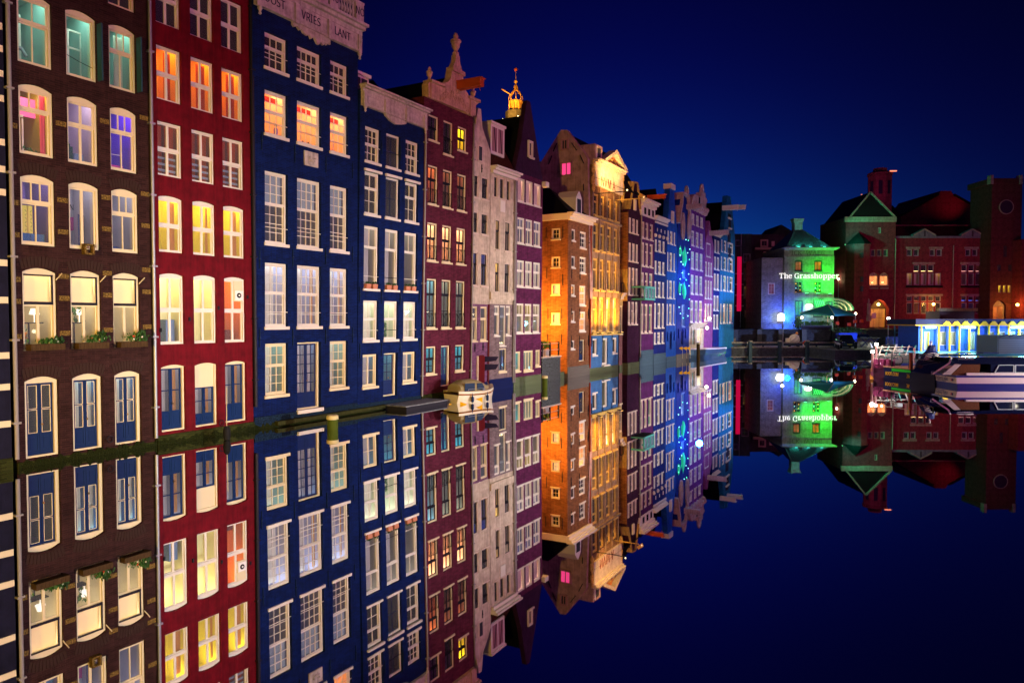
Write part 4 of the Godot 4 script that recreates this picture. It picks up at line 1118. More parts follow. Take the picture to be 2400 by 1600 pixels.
func gable_house() -> void:
	house("canal_house", "purple-brown brick house with ornate sandstone neck gable and hoist beam", 990, 1105, 600, 1.0)
	var o: Node3D = H.node
	H.roomc = Color(0.10, 0.02, 0.10)
	var C := cols([[1000, 1023.8, 690], [1035, 1057.3, 690], [1068.4, 1090, 690]])
	var Y := rows([[1010.5, 268, 328], [1005, 385, 477], [1002, 519.8, 610], [1001.5, 652.4, 769.5], [998.3, 812.5, 878]])
	var bl: Material = M["black paint"]
	var cr: Material = M["cream paint"]
	var sp := {"fw": 0.07, "rec": 0.12, "fm": cr, "sm": bl, "bar": 0.03, "sill_h": 0.07}
	var rm := [[{}, {}, R(0.75, 0.6, 0.06, 1.0, 0.8, 0.2, 2.6, 0.9)], [R(0.62, 0.28, 0.14, 1.0, 0.5, 0.22, 1.5), R(0.4, 0.2, 0.14, 1.0, 0.5, 0.2, 0.8), R(0.45, 0.2, 0.12, 1.0, 0.5, 0.2, 0.8)], [R(0.85, 0.6, 0.42, 1.0, 0.72, 0.48, 3.2, 0.9)], [R(0.35, 0.5, 0.55, 0.6, 0.95, 1.0, 1.4), R(0.3, 0.4, 0.4, 1.0, 0.75, 0.5, 1.2)], [R(0.10, 0.42, 0.5, 0.3, 0.95, 1.0, 1.3)]]
	for j in 5:
		for i in 3:
			var a := sp.duplicate()
			a.merge({"split": [0.5, 0.34, 0.40, 0.30, 0.45][j], "u": [2, 1], "l": [2, 1 if j < 3 else 2], "mull": 0.05, "room": rm[j][mini(i, rm[j].size() - 1)]})
			if j == 3: a.merge({"curtain": [[0.0, 0.3, M["white curtain"], 2], [0.75, 1.0, M["white curtain"], 2]]})
			var Yj: Array = Y[j]
			if j == 0 and i == 1: Yj = [py(1041, 360), Y[0][1]]
			if j == 4 and i == 1: continue
			var w := win(C[i], Yj, a)
			if j in [1, 2, 3] or (j == 0 and i == 1):      # wrought-iron french balcony
				var b: Array = w.get_meta("box")
				var g := G.new(); var y1: float = b[2] + 0.62
				g.bar(Vector3(b[0], y1, -0.02), Vector3(b[1], y1, -0.02), 0.022); g.bar(Vector3(b[0], b[2] + 0.04, -0.02), Vector3(b[1], b[2] + 0.04, -0.02), 0.022)
				for k in 3: g.bar(Vector3(lerpf(b[0], b[1], k / 2.0), b[2], -0.02), Vector3(lerpf(b[0], b[1], k / 2.0), y1 + 0.04, -0.02), 0.018)
				for k in 2:
					var xa := lerpf(b[0], b[1], k / 2.0); var xb := lerpf(b[0], b[1], (k + 1) / 2.0)
					for s in [-1.0, 1.0]:
						var pts := []
						for t in 9: pts.append(Vector3(lerpf(xa, xb, 0.5 + s * (0.42 - 0.38 * sin(PI * t / 8.0))), lerpf(b[2], y1, t / 8.0), -0.02))
						g.tube(pts, 0.009, 4)
				part(w, "balcony_railing", g, bl)
	var dy := [py(1035, 906), Y[4][1]]
	door(C[1], dy, {"fm": cr, "dm": M["navy door paint"], "ny": 3, "low": 0.28, "rec": 0.16, "stile": 0.06, "room": R(0.10, 0.42, 0.5, 0.3, 0.95, 1.0, 1.0)})
	# the carved top, traced on the front
	var f0 := py(999, 228)
	var top := outline([[999.5, 227.5], [999, 196], [1003, 191], [1036, 203], [1037, 195], [1046, 192], [1052, 184], [1054, 170], [1056, 160], [1068, 160], [1080, 174], [1081, 184], [1083, 206], [1092, 220], [1094, 226], [1116, 237], [1117, 243], [1111, 247], [1110, 271.5]], -0.25, 0.12)
	var gb := part(o, "gable", top, M["sandstone"])
	# copings, neck, finials, scrolls
	var cp := G.new()
	for s in [[[1002, 190], [1037, 203]], [[1092, 228], [1117, 239]]]:
		var a := lp(s[0][0], s[0][1]); var b := lp(s[1][0], s[1][1])
		cp.bar(Vector3(a.x, a.y, 0.0), Vector3(b.x, b.y, 0.0), 0.12, 0.5)
	part(gb, "coping", cp, M["sandstone"])
	var nk := lp(1068, 168)
	var hd := G.new(); hd.box(Vector3(nk.x - 0.5, nk.y - 0.1, -0.2), Vector3(nk.x + 0.5, nk.y + 0.08, 0.22)); hd.prism(PackedVector2Array([Vector2(nk.x - 0.42, nk.y + 0.08), Vector2(nk.x + 0.42, nk.y + 0.08), Vector2(nk.x + 0.2, nk.y + 0.42), Vector2(nk.x + 0.14, nk.y + 0.75), Vector2(nk.x - 0.14, nk.y + 0.75), Vector2(nk.x - 0.2, nk.y + 0.42)]), -0.15, 0.12)
	part(gb, "pediment", hd, M["sandstone"])
	for s in [[nk.x, nk.y + 0.75, 1.35], [lp(1007, 190).x, lp(1007, 190).y, 0.8], [lp(1109, 234).x, lp(1109, 234).y, 0.8]]:
		var fi := G.new(); var k: float = s[2]
		fi.lathe([[0.12 * k, 0], [0.12 * k, 0.1 * k], [0.06 * k, 0.16 * k], [0.15 * k, 0.32 * k], [0.17 * k, 0.46 * k], [0.2 * k, 0.48 * k], [0.19 * k, 0.54 * k], [0.07 * k, 0.58 * k], [0.1 * k, 0.68 * k], [0.05 * k, 0.78 * k], [0.0, 0.82 * k]], Vector3(s[0], s[1], -0.02), 10); part(gb, "finial", fi, M["sandstone"])
	for k in 11:
		var rr := G.new(); var t := k / 10.0
		var cxx := lerpf(lp(1030, 225).x, lp(1090, 240).x, t); var cy := f0 + 0.18 + 0.7 * sin(PI * t) * rng.randf_range(0.4, 1.0)
		var pts := []
		for q in 8: pts.append(Vector3(cxx + (0.16 - 0.014 * q) * cos(q * 0.95 + k), cy + (0.18 - 0.014 * q) * sin(q * 0.95 + k), 0.13))
		rr.tube(pts, 0.032, 5); part(gb, "carved_scroll", rr, M["sandstone"])
	for x in [0.10, 0.9]:
		var pi2 := G.new(); pi2.box(Vector3(H.w * x - 0.1, f0 - 0.02, 0.12), Vector3(H.w * x + 0.1, f0 + 0.75, 0.18)); part(gb, "pilaster", pi2, M["sandstone"])
	beam(lp(1070, 190).x, lp(1055, 196).y, 1.45, mat("orange beam", 0.42, 0.07, 0.02, 0.6), 0.34)
	walls(mat("purple brick", 0.170, 0.030, 0.065, 0.85, "brick", 0.96, 2.5), 0.35, f0 + 0.02)
	var pl := G.new(); pl.box(Vector3(0.01, -1.5, -2), Vector3(H.w - 0.01, 0.348, 0.04)); part(o, "plinth", pl, M["mossy quay brick"]); weed(0.18)
	saddle(0.02, H.w - 0.02, f0 + 0.02, nk.x, nk.y - 0.2, 9, M["slate"], -0.2)
	drainpipe(H.w - 0.02, 0.3, f0 - 0.3, M["pale pipe"], 0.08, 0.04)

# smaller windows farther along the row: sets of [left, right, at v] by [at u, top, bottom]
func grid(C: Array, Y: Array, o: Dictionary, per_row := {}) -> void:
	for j in Y.size():
		for i in C.size():
			var a := o.duplicate()
			if per_row.has(j): a.merge(per_row[j], true)
			if a.has("rooms"): a["room"] = a.rooms[i % a.rooms.size()]
			win(C[i], Y[j], a)
func plinth(y: float, m: Material, z := 0.04) -> void:
	var g := G.new(); g.box(Vector3(0.01, -1.5, -2), Vector3(H.w - 0.01, y - 0.002, z)); part(H.node, "plinth", g, m)
# a pointed gable on top of the walls: [x, y] corners
func gable(q: PackedVector2Array, m: Material, deep := 0.3, called := "gable") -> MeshInstance3D:
	var g := G.new(); g.prism(q, -deep, -0.001); return part(H.node, called, g, m)

func cream_gable_house() -> void:
	house("canal_house", "slim cream plaster house with pointed gable over a mauve brick ground floor", 1106, 1148, 560, 0.8)
	var o: Node3D = H.node
	H.roomc = Color(0.02, 0.015, 0.05)
	var cream := mat("cream plaster", 0.66, 0.56, 0.44, 0.8, "plaster", 2.4, 1.0)
	var C := cols([[1106.9, 1119.5, 640], [1127, 1142.5, 640]])
	var Y := rows([[1110, 406.8, 461], [1110, 493.8, 546], [1108, 589.3, 669], [1105, 717.5, 799.8]])
	C[0][0] = maxf(C[0][0], 0.06)
	var sp := {"fw": 0.06, "rec": 0.08, "fm": mat("stone surround", 0.6, 0.5, 0.42, 0.7), "sm": M["black paint"], "l": [2, 1], "split": 0.35, "sill_h": 0.06}
	grid(C, Y, sp, {2: {"room": R(0.05, 0.08, 0.3, 0.2, 0.4, 1.0, 0.7)}, 3: {"fm": M["cream paint"], "sm": M["cream paint"], "room": R(0.2, 0.22, 0.3, 0.9, 0.9, 1.0, 0.3)}})
	var ye := py(1108, 340)
	var split := py(1108, 712)
	var gw := lp(1119.5, 338); var gw2 := lp(1129.7, 381.6)
	var ap := lp(1124, 254)
	var q := PackedVector2Array([Vector2(0.01, ye), Vector2(H.w - 0.01, ye), Vector2(lp(1131, 300).x, lp(1131, 300).y), Vector2(ap.x + 0.14, ap.y), Vector2(ap.x - 0.14, ap.y)])
	gable(q, cream)
	var g := G.new(); g.box(Vector3(gw.x, gw2.y, 0.0), Vector3(gw2.x, gw.y, 0.04)); var w := part(o, "gable_window", g, mat("stone surround", 0.6, 0.5, 0.42, 0.7))
	var g2 := G.new(); g2.box(Vector3(gw.x + 0.07, gw2.y + 0.08, 0.04), Vector3(gw2.x - 0.07, gw.y - 0.08, 0.05)); part(w, "pane", g2, M["painted dark pane"])
	saddle(0.02, H.w - 0.02, ye, ap.x, ap.y - 0.1, 9, M["slate"], -0.28)
	walls(cream, split, ye)
	var keep: Array = H.holes
	var g3 := G.new(); front(g3, 0.01, H.w - 0.01, 0.55, split - 0.003, keep); part(o, "wall", g3, mat("mauve brick", 0.30, 0.13, 0.27, 0.85, "brick", 0.96, 2.0))
	# tall oxblood doorway panel and hatches folded open
	var d0 := lp(1119.5, 832); var d1 := lp(1133.8, 897)
	var dg := G.new(); dg.prism(PackedVector2Array([Vector2(d0.x, d1.y), Vector2(d1.x, d1.y), Vector2(d1.x, d0.y - 0.1), Vector2(lerpf(d0.x, d1.x, 0.75), d0.y), Vector2(lerpf(d0.x, d1.x, 0.25), d0.y), Vector2(d0.x, d0.y - 0.1)]), 0.0, 0.05); var dd := part(o, "hatch_door", dg, mat("oxblood door", 0.10, 0.004, 0.006, 0.5))
	var dj := G.new(); dj.box(Vector3(d0.x - 0.1, d1.y, 0.0), Vector3(d0.x, d0.y - 0.05, 0.06)); part(dd, "door_jamb", dj, M["cream paint"])
	for s in [[835, 848], [853, 868]]:
		var a := lp(1136, s[0]); var b := lp(1136, s[1])
		var hg := G.new()
		hg.quad(Vector3(a.x, a.y, 0.01), Vector3(a.x + 0.55, a.y - 0.02, 0.5), Vector3(a.x + 0.4, b.y + 0.06, 0.42), Vector3(a.x, b.y, 0.01))
		hg.quad(Vector3(a.x, a.y, 0.03), Vector3(a.x, b.y, 0.03), Vector3(a.x + 0.4, b.y + 0.06, 0.44), Vector3(a.x + 0.55, a.y - 0.02, 0.52))
		part(o, "folded_hatch", hg, mat("tarred board", 0.012, 0.008, 0.025, 0.5))
	var rp := G.new(); rp.box(Vector3(H.w - 0.12, 0.3, 0.0), Vector3(H.w - 0.01, split, 0.05)); part(o, "corner_board", rp, mat("oxblood door", 0.10, 0.004, 0.006, 0.5))
	plinth(0.55, mat("blue plinth", 0.010, 0.02, 0.13, 0.6, "stone", 1.4, 1.0))
	for v in [[1111, 345], [1128, 395], [1112, 815], [1131, 812]]: var p := lp(v[0], v[1]); anchor(p.x, p.y, 0.4, M["iron"])

func dormer_house() -> void:
	house("canal_house", "cream plaster house with white cornice and white dormer on a brown tiled roof", 1148.5, 1205, 560, 0.8)
	var o: Node3D = H.node
	H.roomc = Color(0.02, 0.015, 0.05)
	var cream := mat("cream plaster", 0.66, 0.56, 0.44, 0.8, "plaster", 2.4, 1.0)
	var ss := mat("stone surround", 0.6, 0.5, 0.42, 0.7)
	var C3 := cols([[1157.8, 1166.5, 440], [1171.8, 1181.5, 440], [1187.8, 1196, 440]])
	var Y3 := rows([[1157.8, 411, 461.5]])
	var C2 := cols([[1160, 1170.8, 640], [1182.3, 1194.6, 640]])
	var Y2 := rows([[1160, 512.8, 584.5], [1160, 613.2, 685]])
	var sp := {"fw": 0.05, "rec": 0.07, "fm": ss, "sm": M["black paint"], "l": [1, 2], "sill_h": 0.06}
	grid(C3, Y3, sp, {})
	grid(C2, Y2, sp, {0: {"rooms": [R(0.6, 0.45, 0.25, 1.0, 0.8, 0.5, 1.0), R(0.5, 0.4, 0.35, 1.0, 0.8, 0.6, 0.7)], "split": 0.36, "l": [2, 1]}, 1: {"rooms": [R(0.75, 0.6, 0.3, 1.0, 0.8, 0.4, 1.8), R(0.3, 0.25, 0.3, 1.0, 0.8, 0.6, 0.5)], "split": 0.36, "l": [2, 1]}})
	# shopfront-like bay with a water door
	var X4 := cols([[1158.4, 1170.6, 750], [1171.4, 1185, 750], [1185.8, 1196.5, 750]])
	var Y4 := rows([[1159, 716, 787]])
	for i in 3: win(X4[i], [Y4[0][0] - (0.55 if i == 1 else 0.0), Y4[0][1]], {"fw": 0.05, "rec": 0.09, "split": 0.26, "u": [2, 1], "l": [1, 1] if i != 1 else [2, 2], "sm": M["white paint"] if i != 1 else M["zinc"], "room": R(0.35, 0.36, 0.42, 0.9, 0.9, 1.0, 0.5), "sill_h": 0.06})
	var C5 := cols([[1169.5, 1186.4, 840]]); var Y5 := rows([[1169.5, 817.3, 871.5]])
	win(C5[0], Y5[0], {"fw": 0.06, "rec": 0.09, "fm": M["cream paint"], "sm": M["blue door paint"], "l": [2, 1], "mull": 0.06, "room": R(0.4, 0.36, 0.25, 1.0, 0.8, 0.4, 0.9)})
	var pp := lp(1172, 467); var pq := lp(1183, 498)
	var wp := G.new(); wp.box(Vector3(pp.x, pq.y, 0.0), Vector3(pq.x, pp.y, 0.03)); part(o, "white_panel", wp, M["white paint"])
	var yc := py(1148, 404); var yt := py(1148, 387)
	var split := py(1150, 712); var led := py(1150, 700)
	cornice(yc, yt, 0.0, H.w + 0.05, M["white paint"], 0.45)
	walls(cream, split, yc + 0.05)
	var g3 := G.new(); front(g3, 0.01, H.w - 0.01, 0.62, split - 0.003, H.holes); part(o, "wall", g3, mat("greyish brick", 0.30, 0.22, 0.24, 0.85, "brick", 0.96, 1.5))
	var lg := G.new(); lg.box(Vector3(0.0, led - 0.02, 0.0), Vector3(H.w, led + 0.36, 0.10)); part(o, "ledge", lg, cream)
	plinth(0.62, mat("blue plinth", 0.010, 0.02, 0.13, 0.6, "stone", 1.4, 1.0))
	# mansard with a dormer
	var rg := G.new()
	rg.quad(Vector3(0.0, yt, 0.1), Vector3(H.w, yt, 0.1), Vector3(H.w, yt + 2.7, -1.5), Vector3(0.0, yt + 2.7, -1.5)); rg.quad(Vector3(0.0, yt + 2.7, -1.5), Vector3(H.w, yt + 2.7, -1.5), Vector3(H.w, yt + 2.7, -8), Vector3(0.0, yt + 2.7, -8))
	rg.quad(Vector3(0, yt, -8), Vector3(0, yt, 0.1), Vector3(0, yt + 2.7, -1.5), Vector3(0, yt + 2.7, -8))
	part(o, "roof", rg, M["pantile"])
	var dx0 := 0.35; var dx1 := 1.75; var dyb := yt + 0.75
	var dg := G.new(); dg.box(Vector3(dx0, dyb, -2.5), Vector3(dx1, dyb + 1.55, -0.25)); dg.box(Vector3(dx0 - 0.06, dyb + 1.55, -2.5), Vector3(dx1 + 0.06, dyb + 1.68, -0.18))
	var dm := part(o, "dormer", dg, M["white paint"])
	for k in 2:
		var a := G.new(); a.box(Vector3(dx0 + 0.15 + k * 0.6, dyb + 0.15, -0.249), Vector3(dx0 + 0.62 + k * 0.6, dyb + 1.4, -0.235)); part(dm, "pane", a, mat("dim pink glass", 0.35, 0.2, 0.22, 0.1))
		var c := G.new(); c.bar(Vector3(dx0 + 0.3 + k * 0.6, dyb + 1.4, -0.225), Vector3(dx0 + 0.5 + k * 0.6, dyb + 0.15, -0.225), 0.04, 0.02); part(dm, "sash_bar", c, M["black paint"])
	drainpipe(H.w - 0.06, 0.3, yc, M["pale pipe"], 0.08, 0.04)

func violet_house() -> void:
	house("canal_house", "violet brick house with tall dark pointed gable and white three-window rows", 1205.5, 1271, 560, 0.6)
	var o: Node3D = H.node
	H.roomc = Color(0.06, 0.04, 0.12)
	var C := cols([[1211.5, 1228, 640], [1231, 1246.5, 640], [1250, 1265.5, 640]])
	var Y := rows([[1212.5, 415, 470], [1212.5, 508, 569], [1212, 609, 671], [1210, 711, 781]])
	var sp := {"fw": 0.06, "rec": 0.07, "split": 0.38, "u": [2, 1], "l": [2, 1], "mull": 0.05, "sill_h": 0.07}
	grid(C, Y, sp, {0: {"room": R(0.8, 0.62, 0.55, 1.0, 0.76, 0.66, 1.9, 0.6), "blind": [0.0, 1.0, mat("pale pink blind", 0.62, 0.46, 0.44, 0.8)], "split": 0.0, "l": [1, 1]}, 1: {"room": R(0.25, 0.24, 0.4, 0.8, 0.85, 1.0, 0.4)}, 2: {"room": R(0.3, 0.28, 0.38, 0.9, 0.9, 1.0, 0.5), "curtain": [[0.0, 0.3, M["white curtain"], 2], [0.7, 1.0, M["white curtain"], 2]]}, 3: {"rooms": [R(0.35, 0.32, 0.2, 1.0, 0.8, 0.35, 1.0), R(0.4, 0.34, 0.12, 1.0, 0.8, 0.3, 1.3), R(0.4, 0.34, 0.3, 1.0, 0.85, 0.5, 1.0)], "l": [1, 1]}})
	var W5 := cols([[1208, 1219.6, 850], [1227.3, 1249, 850], [1255, 1265.5, 850]]); var Y5 := rows([[1208.8, 824, 870]])
	for i in 3: win(W5[i], [Y5[0][0] + [0.0, -0.05, 0.15][i], Y5[0][1]], {"fw": 0.06, "rec": 0.08, "fm": M["cream paint"], "l": [[1, 1], [3, 1], [2, 1]][i], "bar": 0.05, "room": R(0.2, 0.5, 0.5, 0.4, 1.0, 0.95, 1.1) if i == 0 else R(0.35, 0.4, 0.35, 0.8, 1.0, 0.8, 0.6)})
	var ye := py(1206, 400)
	var brick := mat("violet brick", 0.17, 0.032, 0.115, 0.85, "brick", 0.96, 2.0)
	walls(brick, 0.55, ye)
	var ap := lp(1239.5, 237)
	gable(PackedVector2Array([Vector2(0.01, ye), Vector2(H.w - 0.01, ye), Vector2(lp(1262, 360).x, py(1262, 360)), Vector2(ap.x + 0.16, ap.y), Vector2(ap.x - 0.22, ap.y), Vector2(lp(1222, 330).x, py(1222, 330))]), mat("dark violet plaster", 0.045, 0.016, 0.055, 0.8, "plaster", 1.6, 1.0), 0.3)
	saddle(0.0, H.w, ye, ap.x, ap.y - 0.75, 12, M["slate"], -0.28)
	var gw := lp(1236.3, 328); var gw2 := lp(1246, 371)
	win([gw.x, gw2.x], [gw2.y, gw.y], {"flat": true, "rec": -0.06, "fw": 0.08, "l": [1, 1], "sill_out": 0.2, "room": {"d": 0.02, "wide": -0.02}})
	plinth(0.55, M["mossy stone"])
	drainpipe(0.03, 0.3, ye, M["pale pipe"], 0.08, 0.045)
	var bx := G.new(); var bp := lp(1272, 432); bx.box(Vector3(bp.x - 0.1, bp.y - 0.15, -0.1), Vector3(bp.x + 0.35, bp.y + 0.15, 0.25)); part(o, "gutter_box", bx, M["white paint"])

func alley_house() -> void:
	# beyond the terrace: its end wall faces the eye, its front the water
	house("canal_house", "orange-lit brick house with small square windows in its end wall and a white cornice", 1331, 1383, 650, 0.3)
	var o: Node3D = H.node
	H.roomc = Color(0.05, 0.03, 0.06)
	var brick := mat("warm brick", 0.34, 0.15, 0.075, 0.85, "brick", 0.96, 2.0)
	var Ca := cols([[1339, 1347.5, 680], [1358.4, 1372.6, 680]])
	var Ya := rows([[1340, 536, 562.7], [1339, 599.4, 626], [1339, 666.7, 692], [1339, 729, 753.5], [1340, 798, 817.8]])
	var Yb := rows([[1359, 541, 580], [1359, 601, 639], [1358, 668.8, 714.7], [1358, 730, 776]])
	var lit := R(0.85, 0.55, 0.28, 1.0, 0.68, 0.34, 2.6, 0.7)
	for j in 5: win(Ca[0], Ya[j], {"fw": 0.08, "rec": 0.08, "l": [1, 2], "sm": M["black paint"], "room": lit if j in [2, 3] else {}})
	for j in 4: win(Ca[1], Yb[j], {"fw": 0.08, "rec": 0.08, "split": 0.36, "u": [2, 1], "l": [2, 2], "room": lit if j in [2, 3] else {}})
	door(Ca[1], [py(1358, 847), py(1358, 797)], {"dm": M["blue door paint"], "fw": 0.06, "low": 0.3, "room": {}})
	var yc := py(1332, 514.7); var yt := py(1332, 497)
	cornice(yc, yt, -0.1, H.w + 0.1, M["white paint"], 0.5)
	var deep := 7.0
	# front with openings, end wall with its own openings
	var g := G.new(); front(g, 0.0, H.w - 0.01, 0.75, yt - 0.05, H.holes)
	g.quad(Vector3(H.w - 0.01, 0.75, 0), Vector3(H.w - 0.01, 0.75, -deep), Vector3(H.w - 0.01, yt, -deep), Vector3(H.w - 0.01, yt, 0))
	part(o, "wall", g, brick)
	plinth(0.75, mat("grey plinth", 0.24, 0.22, 0.2, 0.8, "stone", 1.3, 1.5))
	# end wall: local frame with x running back to front
	var front_corner: Vector3 = o.transform * Vector3.ZERO
	var end := part(o, "end_wall", G.new().box(Vector3(0, -1.5, -deep), Vector3(0.001, -1.4, -deep + 0.01)), brick)
	var holes := []
	var e2 := G.new()
	var back := -o.transform.basis.z
	for s in [[536, 560.6, false], [602.4, 627, false], [665.7, 691, true], [733, 759.6, true]]:
		var pa := end_hit(front_corner, 1292, s[0]); var pb := end_hit(front_corner, 1311.5, s[1])
		holes.append({"x0": -pa.x, "x1": -pb.x, "y0": pb.y, "y1": pa.y, "arch": 0.0, "rec": 0.08, "lit": s[2]})
	front(e2, -deep, 0.0, 0.3, yt - 0.05, holes)
	var ew := part(o, "end_wall", e2, brick)
	ew.transform = Transform3D(Basis(Vector3(0, 0, 1), Vector3(0, 1, 0), Vector3(-1, 0, 0)), Vector3.ZERO)
	end.free()
	for q in holes:
		var f := G.new()
		for b in [[q.x0, q.y0, q.x0 + 0.09, q.y1], [q.x1 - 0.09, q.y0, q.x1, q.y1], [q.x0, q.y0, q.x1, q.y0 + 0.09], [q.x0, q.y1 - 0.09, q.x1, q.y1]]: f.box(Vector3(b[0], b[1], -0.1), Vector3(b[2], b[3], 0.02))
		var mx: float = (q.x0 + q.x1) / 2; var my: float = (q.y0 + q.y1) / 2
		f.box(Vector3(mx - 0.015, q.y0, -0.07), Vector3(mx + 0.015, q.y1, -0.05)); f.box(Vector3(q.x0, my - 0.015, -0.07), Vector3(q.x1, my + 0.015, -0.05)); f.box(Vector3(q.x0 - 0.05, q.y0 - 0.06, 0.0), Vector3(q.x1 + 0.05, q.y0, 0.08))
		var w := part(ew, "window", f, M["white paint"])
	for q in holes:
		var l := G.new(); l.box(Vector3(q.x0, q.y0, -0.4), Vector3(q.x1, q.y1, -0.38)); part(ew, "window_light" if q.lit else "dark_sheet", l, glow("end window light", 1.0, 0.66, 0.32, 0.85) if q.lit else M["painted dark pane"])  # unlit openings get an opaque dark sheet in place of a room
	var cg := G.new(); cg.box(Vector3(-deep, yt - 0.45, 0.003), Vector3(0, yt - 0.05, 0.14)); part(ew, "cornice", cg, M["white paint"])
	for s in [[1279, 545], [1318, 545], [1281, 640], [1318, 655], [1284, 735], [1316, 735], [1284, 795], [1316, 795]]:
		var p := end_hit(front_corner, s[0], s[1]); var ag := G.new(); ag.bar(Vector3(-p.x, p.y - 0.35, 0.03), Vector3(-p.x, p.y + 0.35, 0.03), 0.04); part(ew, "wall_anchor", ag, M["iron"])
	# hipped roof with a small dormer
	var rg := G.new(); var r0 := yt - 0.06; var r1 := py(1310, 415)
	var a := Vector3(-0.1, r0, 0.2); var b := Vector3(H.w + 0.1, r0, 0.2); var c := Vector3(H.w + 0.1, r0, -deep); var d := Vector3(-0.1, r0, -deep)
	var e := Vector3(H.w * 0.45, r1, -2.2); var f2 := Vector3(H.w * 0.45, r1, -deep + 1.5)
	rg.tri(a, b, e); rg.quad(b, c, f2, e); rg.quad(d, a, e, f2); rg.tri(c, d, f2)
	part(o, "roof", rg, M["slate"])
	var dg := G.new(); var dq := lp(1362, 495); dg.prism(PackedVector2Array([Vector2(dq.x - 0.45, yt), Vector2(dq.x + 0.45, yt), Vector2(dq.x + 0.45, yt + 1.2), Vector2(dq.x, yt + 1.65), Vector2(dq.x - 0.45, yt + 1.2)]), -1.6, -0.15)
	var dm := part(o, "dormer", dg, M["white paint"]); var dp := G.new(); dp.box(Vector3(dq.x - 0.28, yt + 0.15, -0.149), Vector3(dq.x + 0.28, yt + 1.1, -0.13)); part(dm, "pane", dp, M["painted dark pane"])
	for x in [0.15, 0.52, 0.93]:
		for v in [560, 640, 735, 800]: anchor(H.w * x, py(1340, v), 0.7, M["iron"])
	drainpipe(H.w - 0.06, 0.5, yc, mat("red pipe", 0.3, 0.05, 0.02), 0.08, 0.05)
	# lamp on the neighbour's flank, round the corner, that lights the end wall
	var lampat := front_corner - ROW * 2.3 - OUT * 1.6 + Vector3(0, 3.75, 0)
	var lt := thing("wall_lamp", "amber alley lamp lighting the end wall beside the terrace", "lamp", lampat)
	part(lt, "bulb_light", G.new().ball(Vector3.ZERO, 0.13, 10), glow("amber bulb", 1.0, 0.72, 0.32, 20.0))
	part(lt, "lamp_bracket", G.new().bar(Vector3.ZERO, -ROW * 0.9, 0.05), M["iron"])
	omni(lt, Vector3.ZERO, Color(1.0, 0.36, 0.03), 75.0, 0.12)
func end_hit(corner: Vector3, u: float, v: float) -> Vector2:    # on the plane through corner across ROW: (metres back from the front, height)
	var d := ray(u, v)
	var t := (corner - CAM).dot(ROW) / d.dot(ROW)
	var q := CAM + d * t - corner
	return Vector2(-q.dot(OUT), q.y + corner.y)

func rear_gable_house() -> void:
	# a plastered house behind, its gable towards the eye
	var corner := at_z(1382, 600, 48.4)
	corner.y = 0
	var o := thing("gabled_house", "pale plaster house with steep gable and a pink-lit window, behind the row", "house")
	o.transform = Transform3D(Basis(OUT, Vector3.UP, -ROW), corner)
	tag(o, "", "", "houses standing in the canal")
	var L := func(u, v): var p := end_hit(corner, u, v); return Vector2(-p.x, p.y)
	var pl := mat("mauve plaster", 0.50, 0.33, 0.32, 0.85, "plaster", 2.6, 1.0)
	var pts := PackedVector2Array()
	for s in [[1384, 700], [1378, 372], [1366, 352], [1360, 345], [1328.5, 304], [1314.5, 304], [1269, 378], [1240, 420], [1240, 700]]: pts.append(L.call(s[0], s[1]))
	part(o, "wall", G.new().prism(pts, -0.4, 0.0), pl)
	var apx: Vector2 = L.call(1321, 303); var el: Vector2 = L.call(1240, 420); var er: Vector2 = L.call(1380, 372)
	var rg := G.new(); var back := Vector3(0, 0, -9)
	var A := Vector3(el.x, el.y - 0.1, -0.4); var B := Vector3(apx.x, apx.y - 0.12, -0.4); var C := Vector3(er.x + 0.3, er.y - 1.2, -0.4)
	rg.quad(A, B, B + back, A + back); rg.quad(B, C, C + back, B + back); part(o, "roof", rg, M["slate"])
	for s in [[1315, 327, 1332.5, 351, 0], [1314.5, 381, 1342, 411, 1]]:
		var a: Vector2 = L.call(s[0], s[1]); var b: Vector2 = L.call(s[2], s[3])
		var f := G.new()
		for q in [[a.x, b.y, a.x + 0.12, a.y], [b.x - 0.12, b.y, b.x, a.y], [a.x, b.y, b.x, b.y + 0.1], [a.x, a.y - 0.1, b.x, a.y]]: f.box(Vector3(q[0], q[1], 0.0), Vector3(q[2], q[3], 0.09))
		f.box(Vector3((a.x + b.x) / 2 - 0.03, b.y, 0.02), Vector3((a.x + b.x) / 2 + 0.03, a.y, 0.06))
		var w := part(o, "window", f, mat("mauve frame", 0.4, 0.22, 0.24, 0.6))
		part(w, "window_light" if s[4] else "pane", G.new().box(Vector3(a.x + 0.12, b.y + 0.1, 0.0), Vector3(b.x - 0.12, a.y - 0.1, 0.03)), glow("pink window light", 1.0, 0.06, 0.26, 0.95) if s[4] else M["painted dark pane"])
	for s in [[1306, 335, 1297, 355], [1294, 365, 1286, 385], [1340.5, 335, 1352, 352], [1360, 363, 1369, 383], [1368.5, 431, 1368.5, 447]]:
		var a: Vector2 = L.call(s[0], s[1]); var b: Vector2 = L.call(s[2], s[3]); part(o, "wall_anchor", G.new().bar(Vector3(a.x, a.y, 0.03), Vector3(b.x, b.y, 0.03), 0.05), M["iron"])
	var d0: Vector2 = L.call(1372, 345)
	var dg := G.new().box(Vector3(d0.x - 0.6, d0.y - 1.3, -1.7), Vector3(d0.x + 0.5, d0.y + 0.3, -0.45)); var dm := part(o, "dormer", dg, pl)
	part(dm, "pane", G.new().box(Vector3(d0.x + 0.5, d0.y - 1.0, -1.4), Vector3(d0.x + 0.52, d0.y + 0.1, -0.75)), M["painted dark pane"])
	part(dm, "window_frame", G.new().box(Vector3(d0.x + 0.49, d0.y - 1.1, -0.75), Vector3(d0.x + 0.55, d0.y + 0.2, -0.6)), M["white paint"])

